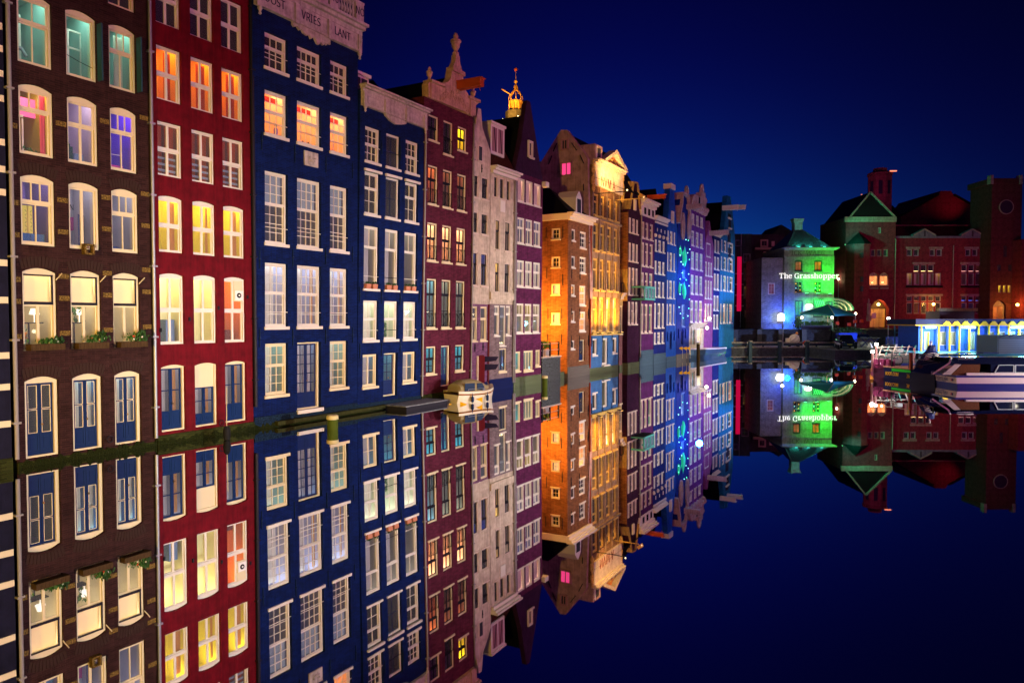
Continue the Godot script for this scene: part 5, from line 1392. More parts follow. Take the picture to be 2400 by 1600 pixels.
func pediment_house() -> void:
	house("canal_house", "floodlit house with glowing white pediment over tall windows and a blue ground floor", 1384, 1451.5, 650, 0.6)
	var o: Node3D = H.node
	H.roomc = Color(0.03, 0.015, 0.01)
	var C := cols([[1390, 1402.2, 640], [1406.3, 1416.5, 640], [1421.6, 1432.9, 640], [1437, 1447, 640]])
	var Y := rows([[1393, 451.4, 503.5], [1392, 521, 585], [1390, 603.5, 678], [1390, 695, 778]])
	var yel := mat("yellow paint", 0.70, 0.46, 0.12, 0.55, "plaster", 1.7)
	var sp := {"fw": 0.10, "rec": 0.14, "fm": yel, "split": 0.34, "u": [1, 1], "l": [1, 1], "sill_h": 0.12, "sill_out": 0.12}
	grid(C, Y, sp, {0: {}, 1: {}, 2: {"room": R(0.4, 0.25, 0.06, 1.0, 0.7, 0.25, 0.8)}, 3: {"rooms": [R(0.6, 0.42, 0.1, 1.0, 0.75, 0.3, 1.6), R(0.7, 0.6, 0.3, 1.0, 0.9, 0.6, 2.4), R(0.85, 0.8, 0.6, 1.0, 0.95, 0.8, 3.4), R(0.85, 0.8, 0.6, 1.0, 0.95, 0.8, 3.4)]}})
	var C5 := cols([[1389, 1400, 815], [1411.5, 1425, 815], [1436, 1446, 815]]); var Y5 := rows([[1389, 794, 833]])
	var blue := mat("sky blue paint", 0.055, 0.17, 0.42, 0.6, "plaster", 1.6, 1.5)
	win(C5[0], Y5[0], {"fw": 0.09, "rec": 0.12}); win(C5[2], Y5[0], {"fw": 0.09, "rec": 0.12}); win(C5[1], [Y5[0][0] - 0.75, Y5[0][1]], {"fw": 0.1, "rec": 0.14, "room": R(0.3, 0.28, 0.15, 1.0, 0.9, 0.5, 0.3), "sill_out": 0.2})
	var split := py(1386, 783)
	var y0 := py(1386, 431); var y1 := py(1386, 384)          # frieze
	var stone := mat("grey stone", 0.30, 0.21, 0.15, 0.8, "plaster", 1.9, 1.2)
	var upper := mat("upper brick", 0.30, 0.17, 0.10, 0.85, "brick", 0.96, 2.0)
	walls(stone, split, py(1392, 512))
	var g := G.new(); front(g, 0.01, H.w - 0.01, py(1392, 512) + 0.003, y1, H.holes); g.quad(Vector3(0.01, py(1392, 512), -9), Vector3(0.01, py(1392, 512), 0), Vector3(0.01, y1, 0), Vector3(0.01, y1, -9)); part(o, "wall", g, upper)
	var gb := G.new(); front(gb, 0.01, H.w - 0.01, 0.45, split - 0.003, H.holes); part(o, "wall", gb, blue)
	plinth(0.45, M["mossy stone"])
	var ld := G.new(); ld.box(Vector3(0.0, split - 0.1, 0.0), Vector3(H.w, split + 0.06, 0.22)); part(o, "ledge", ld, yel)
	for t in [0.02, 0.265, 0.505, 0.74, 0.96]:
		var p := G.new(); p.box(Vector3(H.w * t - 0.07, split + 0.07, 0.0), Vector3(H.w * t + 0.07, y0, 0.07)); part(o, "pilaster", p, stone)
	var lb := G.new(); lb.box(Vector3(0.0, py(1392, 514), 0.0), Vector3(H.w, py(1392, 509), 0.18)); part(o, "string_course", lb, stone)
	var ws := mat("white stone", 0.78, 0.70, 0.58, 0.7, "plaster", 1.3, 1.0)
	var fr := G.new(); fr.box(Vector3(0.25, y0, 0.003), Vector3(H.w + 0.1, y1, 0.16)); var fz := part(o, "frieze", fr, ws)
	lettering(fz, "NVM A", Vector3(H.w * 0.48, lerpf(y0, y1, 0.28), 0.162), 0.62, 0.03, mat("bronze letters", 0.16, 0.05, 0.03, 0.6), 0, false, false, 1.0)
	cornice(y1, y1 + 0.42, 0.2, H.w + 0.15, ws, 0.5)
	var yb := y1 + 0.42
	var pa: float = H.w * 0.26; var pb: float = H.w + 0.2; var pm := (pa + pb) / 2; var ph := py(1444, 362) - yb
	var pd := G.new(); pd.prism(PackedVector2Array([Vector2(pa + 0.25, yb), Vector2(pb - 0.25, yb), Vector2(pm, yb + ph - 0.25)]), -0.3, 0.12); var pe := part(o, "pediment", pd, mat("terracotta render", 0.42, 0.16, 0.05, 0.8))
	for s in [[pa, yb + 0.05, pm, yb + ph], [pb, yb + 0.05, pm, yb + ph]]: part(pe, "raking_cornice", G.new().bar(Vector3(s[0], s[1], 0.15), Vector3(s[2], s[3], 0.15), 0.24, 0.6), ws)
	for t in [0.42, 0.60]: part(pe, "relief_panel", G.new().box(Vector3(lerpf(pa, pb, t) - 0.2, yb + 0.05, 0.12), Vector3(lerpf(pa, pb, t) + 0.2, yb + ph * 0.45, 0.18)), yel)
	for k in 8:                                                 # carved flanks
		var t := k / 7.0
		for s in [0.08, H.w + 0.12]:
			var sc := G.new(); var c := Vector3(s + 0.1 * sin(k * 2.1), lerpf(y0 - 0.3, y1 + 0.1, t), 0.1); var pts := []
			for q in 7: pts.append(c + Vector3((0.22 - 0.02 * q) * cos(q + k), (0.26 - 0.02 * q) * sin(q + k), 0)); 
			sc.tube(pts, 0.06, 5); part(fz, "carved_scroll", sc, yel)
	saddle(0.0, H.w, y1, H.w * 0.6, py(1440, 365), 9, M["slate"], -0.35)
	for v in [[1412, 790], [1434, 787], [1386, 800]]: var q := lp(v[0], v[1]); anchor(q.x, q.y, 0.7, M["iron"])
	# floodlights: one on an arm for the pediment, a row on the ledge for the storeys
	var q0 := lp(1460, 472)
	var fl := G.new(); fl.bar(Vector3(H.w * 0.83, q0.y - 0.1, 0.0), Vector3(H.w * 0.83, q0.y - 0.1, 1.9), 0.05); fl.tbox(Transform3D(Basis(Vector3(1, 0, 0), 0.6), Vector3(H.w * 0.83, q0.y + 0.05, 2.0)), Vector3(0.5, 0.22, 0.3)); part(o, "floodlight_arm", fl, yel)
	for s in [[0.83, 150.0], [0.22, 110.0]]:
		var at := Vector3(H.w * s[0], q0.y - 0.02, 2.1)
		if s[0] < 0.5: part(o, "floodlight_arm", G.new().bar(Vector3(at.x, at.y - 0.08, 0.0), at + Vector3(0, -0.08, 0), 0.05), M["iron"])
		part(o, "floodlight_bulb", G.new().ball(at, 0.06, 8), glow("pediment flood", 1.0, 0.75, 0.35, 3.0))
		spot(o, at + Vector3(0, 0.12, -0.06), Vector3(H.w * 0.55, y1 + 0.2, 0), Color(1.0, 0.52, 0.13), s[1] * 0.36, 60, 1.0)
	for k in 3:
		var x: float = H.w * (0.14 + 0.36 * k)
		part(o, "floodlight_bulb", G.new().box(Vector3(x - 0.08, split + 0.07, 0.55), Vector3(x + 0.08, split + 0.10, 0.65)), glow("ledge flood", 1.0, 0.6, 0.15, 2.0))
		part(o, "floodlight_bracket", G.new().bar(Vector3(x, split, 0.1), Vector3(x, split + 0.06, 0.6), 0.06), M["iron"])
		spot(o, Vector3(x, split + 0.14, 0.8), Vector3(x, split + 4.0, 0.0), Color(1.0, 0.42, 0.02), 42.0, 62, 1.0)

func narrow_annex() -> void:
	house("canal_house", "narrow annex with yellow windows, roof terrace and mauve stained base in a gap", 1452, 1471, 720, 0.3, -0.4)
	var o: Node3D = H.node
	var C := cols([[1453.5, 1460, 750], [1462.5, 1470, 750]]); var Y := rows([[1454, 716, 782]])
	for i in 2: win(C[i], Y[0], {"fw": 0.08, "rec": 0.08, "fm": M["cream paint"], "l": [1, 3], "room": R(0.6, 0.3, 0.12, 1.0, 0.7, 0.3, 1.6)})
	var top := py(1454, 700)
	walls(mat("ochre plaster", 0.5, 0.34, 0.14, 0.85, "plaster", 1.5, 1.0), py(1454, 785), top, 5.0)
	var g := G.new(); front(g, 0.01, H.w - 0.01, 0.3, py(1454, 785) - 0.003, []); part(o, "wall", g, mat("mauve stained base", 0.34, 0.15, 0.16, 0.85, "stone", 1.8, 1.5))
	plinth(0.3, M["mossy stone"]); flat_roof(top, 5, M["slate"])
	cornice(top - 0.05, top + 0.45, 0.0, H.w, M["carved stone"], 0.35)
	var r := G.new(); r.bar(Vector3(0.1, top + 1.2, 0.1), Vector3(H.w, top + 1.2, 0.1), 0.05)
	for k in 4: r.bar(Vector3(lerpf(0.1, H.w, k / 3.0), top + 0.4, 0.1), Vector3(lerpf(0.1, H.w, k / 3.0), top + 1.2, 0.1), 0.04)
	part(o, "terrace_railing", r, M["black paint"])

func gable_pts(ul: float, ur: float, ve: float, pts: Array) -> PackedVector2Array:
	var q := PackedVector2Array([Vector2(0.01, py(ul, ve)), Vector2(H.w - 0.01, py(ul, ve))])
	for s in pts: q.append(lp(s[0], s[1]))
	return q

func far_houses() -> void:
	# dark purple spout gable, its near flank showing over the annex
	house("canal_house", "dark purple house with orange-edged spout gable beside the floodlit pediment", 1472, 1500, 650, 0.3)
	H.fine = false
	var dp := mat("dark purple brick", 0.060, 0.014, 0.055, 0.85, "brick", 0.96, 2.0)
	grid(cols([[1473.7, 1479, 600], [1481.5, 1488, 600], [1490.3, 1495.5, 600]]), rows([[1474, 508.6, 543], [1474, 567.8, 610.6], [1474, 626, 690], [1474, 706.5, 759.6]]), {"fw": 0.12, "rec": 0.08, "split": 0.4, "fm": mat("pinkish paint", 0.62, 0.5, 0.44, 0.6)}, {1: {"room": R(0.3, 0.35, 0.4, 0.8, 1.0, 1.0, 0.7)}})
	var ye := py(1474, 497)
	walls(dp, 0.45, ye, 8); plinth(0.45, M["mossy stone"])
	var gq := PackedVector2Array([Vector2(0.01, ye), Vector2(H.w - 0.01, ye), lp(1498, 488), lp(1492.5, 430), lp(1484, 427), lp(1481, 440), lp(1474.5, 482)])
	gable(gq, dp, 0.5)
	var cpg := G.new()
	for s in [[1474, 489, 1482, 440], [1482, 440, 1484, 427], [1484, 426.5, 1493, 429.5], [1493, 430, 1499, 490]]:
		var a := lp(s[0], s[1]); var b := lp(s[2], s[3]); cpg.bar(Vector3(a.x, a.y, -0.25), Vector3(b.x, b.y, -0.25), 0.12, 0.75)
	part(H.node, "coping", cpg, mat("ochre plaster", 0.5, 0.34, 0.14, 0.85, "plaster", 1.5, 1.0))
	saddle(0, H.w, ye, H.w * 0.5, py(1488, 440), 8, M["pantile"], -0.45)
	win([lp(1485, 470).x, lp(1489, 470).x], [py(1485, 492), py(1485, 467)], {"flat": true, "rec": -0.06, "fw": 0.12, "sill": false, "room": {"d": 0.02, "wide": -0.02}})
	var fk := G.new(); fk.box(Vector3(-0.05, py(1470, 630), -4), Vector3(0.005, ye, -0.02)); part(H.node, "flank_wall", fk, mat("warm brick", 0.34, 0.15, 0.075, 0.85, "brick", 0.96, 2.0))
	var fk2 := G.new(); fk2.box(Vector3(-0.05, py(1470, 705), -4), Vector3(0.006, py(1470, 630) - 0.003, -0.02)); part(H.node, "flank_wall", fk2, mat("ochre plaster", 0.5, 0.34, 0.14, 0.85, "plaster", 1.5, 1.0))
	var ba := lp(1477, 672); var bb := lp(1513, 703)          # glazed balcony
	var bo := Vector3(ba.x + 0.9, 0, 0)
	var bg := G.new()
	var by0 := bb.y; var by1 := ba.y; var bx0: float = H.w * 0.35; var bx1: float = H.w * 1.25
	for y in [by0, by1]:
		bg.bar(Vector3(bx0, y, 1.0), Vector3(bx1, y, 1.0), 0.14); bg.bar(Vector3(bx0, y, 0), Vector3(bx0, y, 1.0), 0.14); bg.bar(Vector3(bx1, y, 0), Vector3(bx1, y, 1.0), 0.14)
	for t in [0.0, 0.33, 0.66, 1.0]: bg.bar(Vector3(lerpf(bx0, bx1, t), by0, 1.0), Vector3(lerpf(bx0, bx1, t), by1, 1.0), 0.09)
	var bal := part(H.node, "balcony", bg, mat("turquoise paint", 0.10, 0.45, 0.40, 0.5))
	part(bal, "pane", G.new().box(Vector3(bx0, by0, 0.98), Vector3(bx1, by1, 0.99)), glass("balcony glass", 0.2, 0.4, 0.5, 0.5))
	part(bal, "balcony_floor", G.new().box(Vector3(bx0, by0 - 0.08, 0.0), Vector3(bx1, by0 - 0.02, 1.0)), M["slate"])
	var dd := lp(1480, 773); var d2 := lp(1489, 822)
	door([dd.x - 0.2, d2.x + 0.15], [d2.y, dd.y], {"fm": M["white paint"], "dm": M["white paint"], "low": 0.2})

	house("canal_house", "purple house with white attic cornice pierced by three small square windows", 1500.5, 1533, 650, 0.3)
	H.fine = false
	grid(cols([[1502.5, 1510.5, 620], [1512.8, 1519.8, 620], [1522.8, 1530.6, 620]]), rows([[1502, 516.7, 555.5], [1502, 565.7, 621.8], [1502, 637, 691], [1502, 711.6, 780]]), {"fw": 0.12, "rec": 0.10, "split": 0.36, "fm": mat("pinkish paint", 0.62, 0.5, 0.44, 0.6)}, {2: {"rooms": [{}, {}, R(0.2, 0.5, 0.45, 0.4, 1.0, 0.85, 0.8)]}, 3: {"rooms": [R(0.1, 0.2, 0.35, 0.4, 0.8, 1.0, 0.6), R(0.3, 0.4, 0.25, 0.8, 1.0, 0.5, 0.7), R(0.15, 0.5, 0.3, 0.4, 1.0, 0.6, 0.9)]}})
	var yc := py(1501, 503); var yt := py(1501, 479)
	walls(mat("purple paint", 0.105, 0.018, 0.125, 0.8, "plaster", 2.2, 1.0), 1.3, yc, 8); plinth(1.3, mat("blue-grey stain", 0.10, 0.18, 0.26, 0.85, "stone", 1.7, 1.5))
	var wp: Material = M["white paint"]
	part(H.node, "attic", G.new().box(Vector3(0.0, yc, -0.4), Vector3(H.w, yt, 0.05)), wp); cornice(yt, yt + 0.5, 0.0, H.w + 0.05, wp, 0.5)
	for t in [0.2, 0.48, 0.76]: part(H.node, "attic_window", G.new().box(Vector3(H.w * t, lerpf(yc, yt, 0.2), 0.05), Vector3(H.w * t + 0.45, lerpf(yc, yt, 0.85), 0.06)), M["painted dark pane"])
	saddle(0, H.w, yc, H.w * 0.5, yt + 1.3, 8, M["slate"], -0.4)
	beam(H.w * 0.45, yt + 0.75, 1.5, mat("orange beam", 0.42, 0.07, 0.02, 0.6), 0.26)
	drainpipe(0.0, 0.8, yc, M["pale pipe"], 0.08, 0.05)

	house("canal_house", "dark blue flat-topped house with two white string bands and six rows of windows", 1533.5, 1562.5, 650, 0.3)
	H.fine = false
	var db := mat("dark blue paint", 0.006, 0.016, 0.19, 0.7, "plaster", 2.2, 1.0)
	grid(cols([[1535, 1539.6, 620], [1543, 1549.6, 620], [1553, 1558, 620]]), rows([[1536, 560, 587], [1535, 610, 640], [1535, 658.6, 695], [1534, 710, 768], [1534, 779, 805]]), {"fw": 0.14, "rec": 0.08, "split": 0.4, "sill": true})
	var y2 := py(1534, 507)
	walls(db, 0.9, y2, 8); plinth(0.9, mat("blue-grey stain", 0.10, 0.18, 0.26, 0.85, "stone", 1.7, 1.5))
	cornice(y2 - 0.25, y2 + 0.1, 0, H.w, wp, 0.3); part(H.node, "string_course", G.new().box(Vector3(0, py(1534, 521), 0), Vector3(H.w, py(1534, 517), 0.1)), wp)
	for k in 4: part(H.node, "rosette", G.new().ball(Vector3(H.w * (0.02 + 0.32 * k), py(1535, 551), 0.03), 0.17, 8), wp)
	for k in 3: part(H.node, "vent_slit", G.new().box(Vector3(H.w * (0.18 + 0.3 * k), py(1537, 541), 0), Vector3(H.w * (0.18 + 0.3 * k) + 0.12, py(1537, 533), 0.04)), wp)
	saddle(0, H.w, y2, H.w * 0.5, y2 + 2.6, 10, M["slate"], -0.5)

	house("canal_house", "bright blue house with very tall thin spout gable capped in white", 1563, 1586.5, 650, 0.3)
	H.fine = false
	var bb2 := mat("bright blue paint", 0.010, 0.085, 0.48, 0.7, "plaster", 2.2, 1.0)
	grid(cols([[1564.3, 1567.3, 620], [1570, 1576, 620], [1579.2, 1582.6, 620]]), rows([[1565, 539, 569], [1565, 590, 633], [1564.5, 656, 698], [1564, 712, 760]]), {"fw": 0.14, "rec": 0.08, "split": 0.4})
	var ye2 := py(1564, 532)
	for s in [[1563.5, 1566.5, 782, 800], [1570, 1575, 781, 818], [1579, 1582, 780, 798]]: var a := lp(s[0], s[2]); var b := lp(s[1], s[3]); win([a.x, b.x], [b.y, a.y], {"fm": db, "arch": 0.2, "fw": 0.05, "sill": false})
	walls(bb2, 0.5, ye2, 8); plinth(0.5, mat("blue-grey stain", 0.10, 0.18, 0.26, 0.85, "stone", 1.7, 1.5))
	gable(PackedVector2Array([Vector2(0.01, ye2), Vector2(H.w - 0.01, ye2), lp(1585, 515), lp(1580, 440), lp(1571, 437), lp(1567, 500)]), bb2, 0.5)
	var cc := lp(1575.5, 441); part(H.node, "gable_cap", G.new().box(Vector3(cc.x - 0.6, cc.y - 0.1, -0.6), Vector3(cc.x + 0.6, cc.y + 0.35, 0.12)), wp)
	win([lp(1573, 500).x, lp(1578, 500).x], [py(1573, 520), py(1573, 494)], {"flat": true, "rec": -0.06, "fw": 0.12, "room": {"d": 0.02, "wide": -0.02}})
	saddle(0, H.w, ye2, H.w * 0.5, cc.y - 1.6, 10, M["slate"], -0.45)

	# the festive house
	house("canal_house", "navy house with pale neck gable and strings of green and cyan festive lights", 1587, 1617, 650, 0.3)
	H.fine = false
	var ye3 := py(1588, 530)
	var nv := mat("festive navy", 0.006, 0.03, 0.28, 0.7, "plaster", 2.2, 1.0)
	var cm := cols([[1599.5, 1606.5, 640]])
	for s in [[1600, 585, 620, R(0.05, 0.7, 0.45, 0.1, 1.0, 0.6, 2.2, 0.5)], [1600, 632, 650, R(0.2, 0.6, 0.7, 0.4, 1.0, 1.0, 2.4, 0.5)], [1600, 663, 690, R(0.08, 0.5, 0.3, 0.3, 1.0, 0.5, 1.8, 0.5)], [1599, 713, 765, R(0.5, 0.6, 0.8, 0.7, 0.9, 1.0, 2.2, 0.5)]]:
		win(cm[0], [py(s[0], s[2]), py(s[0], s[1])], {"fw": 0.10, "rec": 0.08, "room": s[3], "fm": mat("blue frame", 0.1, 0.2, 0.45, 0.6), "split": 0.4, "label": "hoist window glowing green or cyan"})
	for s in [[1589, 1592, 775, 793], [1596.5, 1602, 776, 808], [1605.5, 1608.5, 775, 793]]: var a := lp(s[0], s[2]); var b := lp(s[1], s[3]); win([a.x, b.x], [b.y, a.y], {"fm": db, "arch": 0.2, "fw": 0.05, "sill": false})
	walls(nv, 0.6, ye3, 8); plinth(0.6, mat("grey plinth", 0.24, 0.22, 0.2, 0.8, "stone", 1.3, 1.5))
	gable(PackedVector2Array([Vector2(0.01, ye3), Vector2(H.w - 0.01, ye3), lp(1614, 500), lp(1611, 470), lp(1608, 458), lp(1597, 454), lp(1594, 470), lp(1590, 520)]), nv, 0.5)
	var pk := mat("pale pink stone", 0.62, 0.47, 0.46, 0.75, "plaster", 1.3, 1.0)
	var cp := G.new()
	for s in [[1588.5, 522, 1595, 475], [1595, 475, 1596.5, 455], [1596.5, 453, 1610, 459], [1610, 460, 1616.5, 528]]:
		var a := lp(s[0], s[1]); var b := lp(s[2], s[3]); cp.bar(Vector3(a.x, a.y, -0.2), Vector3(b.x, b.y, -0.2), 0.24, 0.9)
	var cop := part(H.node, "coping", cp, pk)
	for u in [1598.5, 1613]:
		var q := lp(u, 530); var sg := G.new(); var pts := []
		for k in 13: pts.append(Vector3(q.x + 0.34 * cos(TAU * k / 12.0), q.y + 1.15 * sin(TAU * k / 12.0), 0.1))
		sg.tube(pts, 0.13, 6); part(cop, "carved_oval", sg, pk)
	var hq := lp(1608, 450); var hg := G.new(); var hp := []
	for k in 13: hp.append(Vector3(hq.x - 0.1 + 0.4 * cos(TAU * k / 12.0), hq.y + 0.5 * sin(TAU * k / 12.0), 0.1))
	hg.tube(hp, 0.11, 6); part(cop, "carved_crest", hg, pk)
	saddle(0, H.w, ye3, H.w * 0.5, py(1602, 462), 10, M["slate"], -0.5)
	beam(lp(1610, 484).x, py(1606, 484), 1.5, pk, 0.4)
	var bulbs := [[0.12, 585], [0.12, 600], [0.2, 615], [0.85, 605], [0.8, 640], [0.15, 655], [0.22, 668], [0.15, 690], [0.85, 668], [0.9, 700], [0.1, 720], [0.2, 735], [0.85, 722], [0.78, 740], [0.55, 560], [0.75, 560], [0.3, 640], [0.7, 590], [0.62, 655], [0.35, 620], [0.88, 580], [0.42, 745]]
	for i in bulbs.size():
		var at := Vector3(H.w * bulbs[i][0], py(1600, bulbs[i][1]), 0.12)
		part(H.node, "fairy_light", G.new().ball(at, 0.05, 6), glow("cyan fairy light", 0.35, 1.0, 0.9, 3.0) if i % 3 else glow("green fairy light", 0.1, 1.0, 0.45, 3.0))
	for s in [[0.16, 590, 0.16, 1.1], [0.5, 600, 0.22, 2.0], [0.14, 675, 0.14, 1.1], [0.5, 680, 0.2, 1.7]]:
		var c := Vector3(H.w * s[0], py(1600, s[1]), 0.08); var lg := G.new()
		lg.lathe([[0.0, -s[3] / 2], [s[2] * 0.5, -s[3] * 0.42], [s[2], -s[3] * 0.2], [s[2] * 0.85, s[3] * 0.05], [s[2] * 0.35, s[3] * 0.3], [0.0, s[3] / 2]], c, 10); part(H.node, "green_light_patch", lg, glow("green light patch", 0.02, 0.55, 0.30, 0.45))  # glowing bodies stand in for projected patches of green light
	omni(H.node, Vector3(H.w * 0.5, py(1600, 650), 1.6), Color(0.03, 0.3, 1.0), 9.0, 0.3)

	house("canal_house", "violet house with ornate white stone gable and sash windows over a lamplit porch", 1617.5, 1651.5, 650, 0.3)
	H.fine = false
	var vi := mat("violet paint", 0.19, 0.045, 0.34, 0.75, "plaster", 2.2, 1.0)
	grid(cols([[1621, 1627.5, 560], [1631.3, 1637.8, 560], [1641.3, 1647.8, 560]]), rows([[1622, 499, 524], [1621, 539, 574], [1620, 588, 629], [1619, 643, 688], [1618, 703, 756]]), {"fw": 0.12, "rec": 0.08, "split": 0.4, "u": [2, 2], "l": [2, 2]}, {0: {"room": R(0.2, 0.2, 0.3, 0.9, 0.9, 1.0, 0.4)}, 2: {"room": R(0.3, 0.4, 0.42, 0.6, 1.0, 0.9, 0.6), "blind": [0.0, 0.42, glow("green window blind", 0.05, 0.6, 0.42, 0.55)]}, 3: {"room": R(0.3, 0.4, 0.42, 0.6, 1.0, 0.9, 0.7), "blind": [0.14, 0.5, glow("green window blind", 0.05, 0.6, 0.42, 0.55)]}, 4: {"room": R(0.3, 0.36, 0.3, 0.9, 1.0, 0.7, 0.8), "blind": [0.0, 0.35, mat("pale green blind", 0.2, 0.4, 0.3, 0.8)]}})  # green blinds emit by themselves in place of room light
	var ye4 := py(1619, 482)
	walls(vi, py(1619, 757), ye4, 8)
	var gf := mat("porch plaster", 0.60, 0.52, 0.40, 0.8, "plaster", 1.9, 1.0)
	H.holes = []
	door([px(1624, 780), px(1630, 780)], [py(1624, 808), py(1624, 772)], {"dm": mat("green door", 0.03, 0.30, 0.22, 0.5), "fm": gf, "leaves": 1, "low": 0.5})
	win([px(1618.6, 780), px(1622, 780)], [py(1619, 808), py(1619, 772)], {"fm": gf, "arch": 0.3, "fw": 0.05, "sill": false})
	door([px(1634, 780), px(1644, 780)], [py(1634, 808), py(1634, 770)], {"dm": M["white paint"], "fm": M["white paint"], "low": 0.2, "room": R(0.8, 0.75, 0.6, 1, 0.92, 0.7, 2.0)})
	var gg := G.new(); front(gg, 0.01, H.w - 0.01, 0.4, py(1619, 757) - 0.003, H.holes); part(H.node, "wall", gg, gf)
	cornice(py(1619, 765), py(1619, 757), 0, H.w, gf, 0.4)
	var og := G.new(); var oa := py(1619, 482)
	var oq := PackedVector2Array()
	for s in [[1618, 481], [1621, 462], [1625, 455], [1640, 462], [1641, 450], [1650, 452], [1651, 462], [1655, 470], [1652, 480], [1653, 500]]: oq.append(lp(s[0], s[1]))
	og.prism(oq, -0.4, 0.15); var orn := part(H.node, "gable", og, pk)
	for k in 12: part(orn, "carved_scroll", G.new().ball(Vector3(lerpf(0.1, H.w, k / 11.0), lerpf(oa, py(1650, 498), k / 11.0) + (0.25 if k % 2 else -0.1), 0.12), 0.28, 8), pk)
	var ow := lp(1636, 472); part(orn, "attic_window", G.new().box(Vector3(ow.x - 0.22, ow.y - 0.7, 0.15), Vector3(ow.x + 0.22, ow.y + 0.4, 0.17)), M["painted dark pane"])
	var oh := lp(1645, 452); var oc := G.new(); var op := []
	for k in 9: op.append(Vector3(oh.x + 0.45 * cos(PI * k / 8.0), oh.y + 0.8 * sin(PI * k / 8.0), 0.0))
	oc.tube(op, 0.13, 6); part(orn, "carved_crest", oc, pk)
	saddle(0, H.w, ye4, H.w * 0.5, py(1640, 456), 10, M["slate"], -0.4)
	for s in [[1647, 746, 1.1], [1641, 768, 0.7]]:
		var p := lp(s[0], s[1]); var at := Vector3(p.x, p.y, 0.7)
		var lp1 := part(H.node, "porch_lamp", G.new().ball(at, 0.16, 10), glow("porch bulb", 1.0, 0.85, 0.55, 9.0))
		part(lp1, "lamp_bracket", G.new().bar(Vector3(at.x, at.y, 0.0), at, 0.04), M["iron"])
		omni(H.node, at, Color(1.0, 0.72, 0.34), 6.0 * s[2], 0.15)

	house("canal_house", "low mauve house with pointed gable and protruding hoist beam", 1652, 1672, 650, 0.3)
	H.fine = false
	var mv := mat("mauve paint", 0.34, 0.09, 0.30, 0.75, "plaster", 2.2, 1.0)
	grid(cols([[1653, 1657.3, 650], [1659.5, 1663.5, 650], [1665.5, 1669.3, 650]]), rows([[1653, 612, 645], [1653, 656, 699], [1653, 711, 752]]), {"fw": 0.12, "rec": 0.08, "split": 0.4}, {2: {"room": R(0.2, 0.25, 0.5, 0.5, 0.6, 1.0, 0.8)}})
	var ye5 := py(1653, 572)
	win([px(1656, 580), px(1665.5, 580)], [py(1656, 600), py(1656, 568)], {"fw": 0.14, "rec": 0.05, "l": [2, 2], "flat": true})
	walls(mv, 0.5, ye5, 8); plinth(0.5, gf)
	gable(PackedVector2Array([Vector2(0.01, ye5), Vector2(H.w - 0.01, ye5), lp(1668, 548), lp(1664.5, 520), lp(1663, 517), lp(1661, 535), lp(1655, 560)]), mv, 0.4)
	saddle(0, H.w, ye5, H.w * 0.5, py(1663, 525), 8, M["slate"], -0.35); beam(px(1664, 547), py(1664, 547), 1.9, pk, 0.42)

	house("canal_house", "slim dark blue house with tall white-framed windows stacked to its hoist beam", 1672.5, 1687, 650, 0.3)
	H.fine = false
	grid(cols([[1673.5, 1678.5, 650], [1680.5, 1685.5, 650]]), rows([[1674, 560, 590], [1674, 600, 630], [1674, 640, 678], [1674, 692, 727], [1674, 737, 770]]), {"fw": 0.13, "rec": 0.08, "l": [2, 1]}, {2: {"room": R(0.6, 0.45, 0.4, 1, 0.75, 0.6, 1.2)}})
	var ye6 := py(1673, 545)
	walls(db, 0.5, ye6, 8); plinth(0.5, bb2); flat_roof(ye6, 8, M["slate"]); cornice(ye6 - 0.3, ye6, 0, H.w, wp, 0.3)

	house("canal_house", "teal-lit house with tall spout gable, hatches and two white hoist beams", 1687.5, 1722, 650, 0.3)
	H.fine = false
	var te := mat("teal paint", 0.010, 0.17, 0.42, 0.7, "plaster", 2.2, 1.0)
	grid(cols([[1690, 1693, 640], [1696.5, 1702, 640], [1705, 1708, 640], [1711, 1718, 640]]), rows([[1690, 560, 588], [1690, 600, 631], [1690, 644, 680], [1690, 711, 757]]), {"fw": 0.13, "rec": 0.08, "split": 0.35}, {3: {"room": R(0.7, 0.4, 0.35, 1, 0.7, 0.5, 1.2)}})
	var ye7 := py(1690, 545)
	walls(te, 0.5, ye7, 8); plinth(0.5, bb2)
	gable(PackedVector2Array([Vector2(0.01, ye7), Vector2(H.w - 0.01, ye7), lp(1718, 500), lp(1712.5, 460), lp(1704.5, 458), lp(1702, 500), lp(1698, 535)]), te, 0.5)
	saddle(0, H.w, ye7, H.w * 0.6, py(1708, 470), 10, M["slate"], -0.5)
	for s in [[1707, 500, 1713, 512], [1708, 515, 1713, 535], [1706, 545, 1712, 570], [1707, 580, 1713, 605]]:
		var a := lp(s[0], s[1]); var b := lp(s[2], s[3]); var hh := part(H.node, "hatch", G.new().box(Vector3(a.x, b.y, 0.0), Vector3(b.x, a.y, 0.05)), M["ink"]); part(hh, "hatch_sill", G.new().box(Vector3(a.x - 0.1, b.y - 0.15, 0.0), Vector3(b.x + 0.1, b.y, 0.15)), wp)
	beam(px(1711, 488), py(1711, 488), 1.7, wp, 0.42); beam(px(1694, 488), py(1694, 488), 1.7, wp, 0.42)

func W(u0: float, v0: float, u1: float, v1: float, o := {}) -> MeshInstance3D:   # a window from its corners in pixels
	var a := lp(u0, v0); var b := lp(u1, v1)
	return win([a.x, b.x], [b.y, a.y], o)
func slab(u0: float, v0: float, u1: float, v1: float, z0: float, z1: float) -> G:
	var a := lp(u0, v0); var b := lp(u1, v1)
	return G.new().box(Vector3(a.x, b.y, z0), Vector3(b.x, a.y, z1))

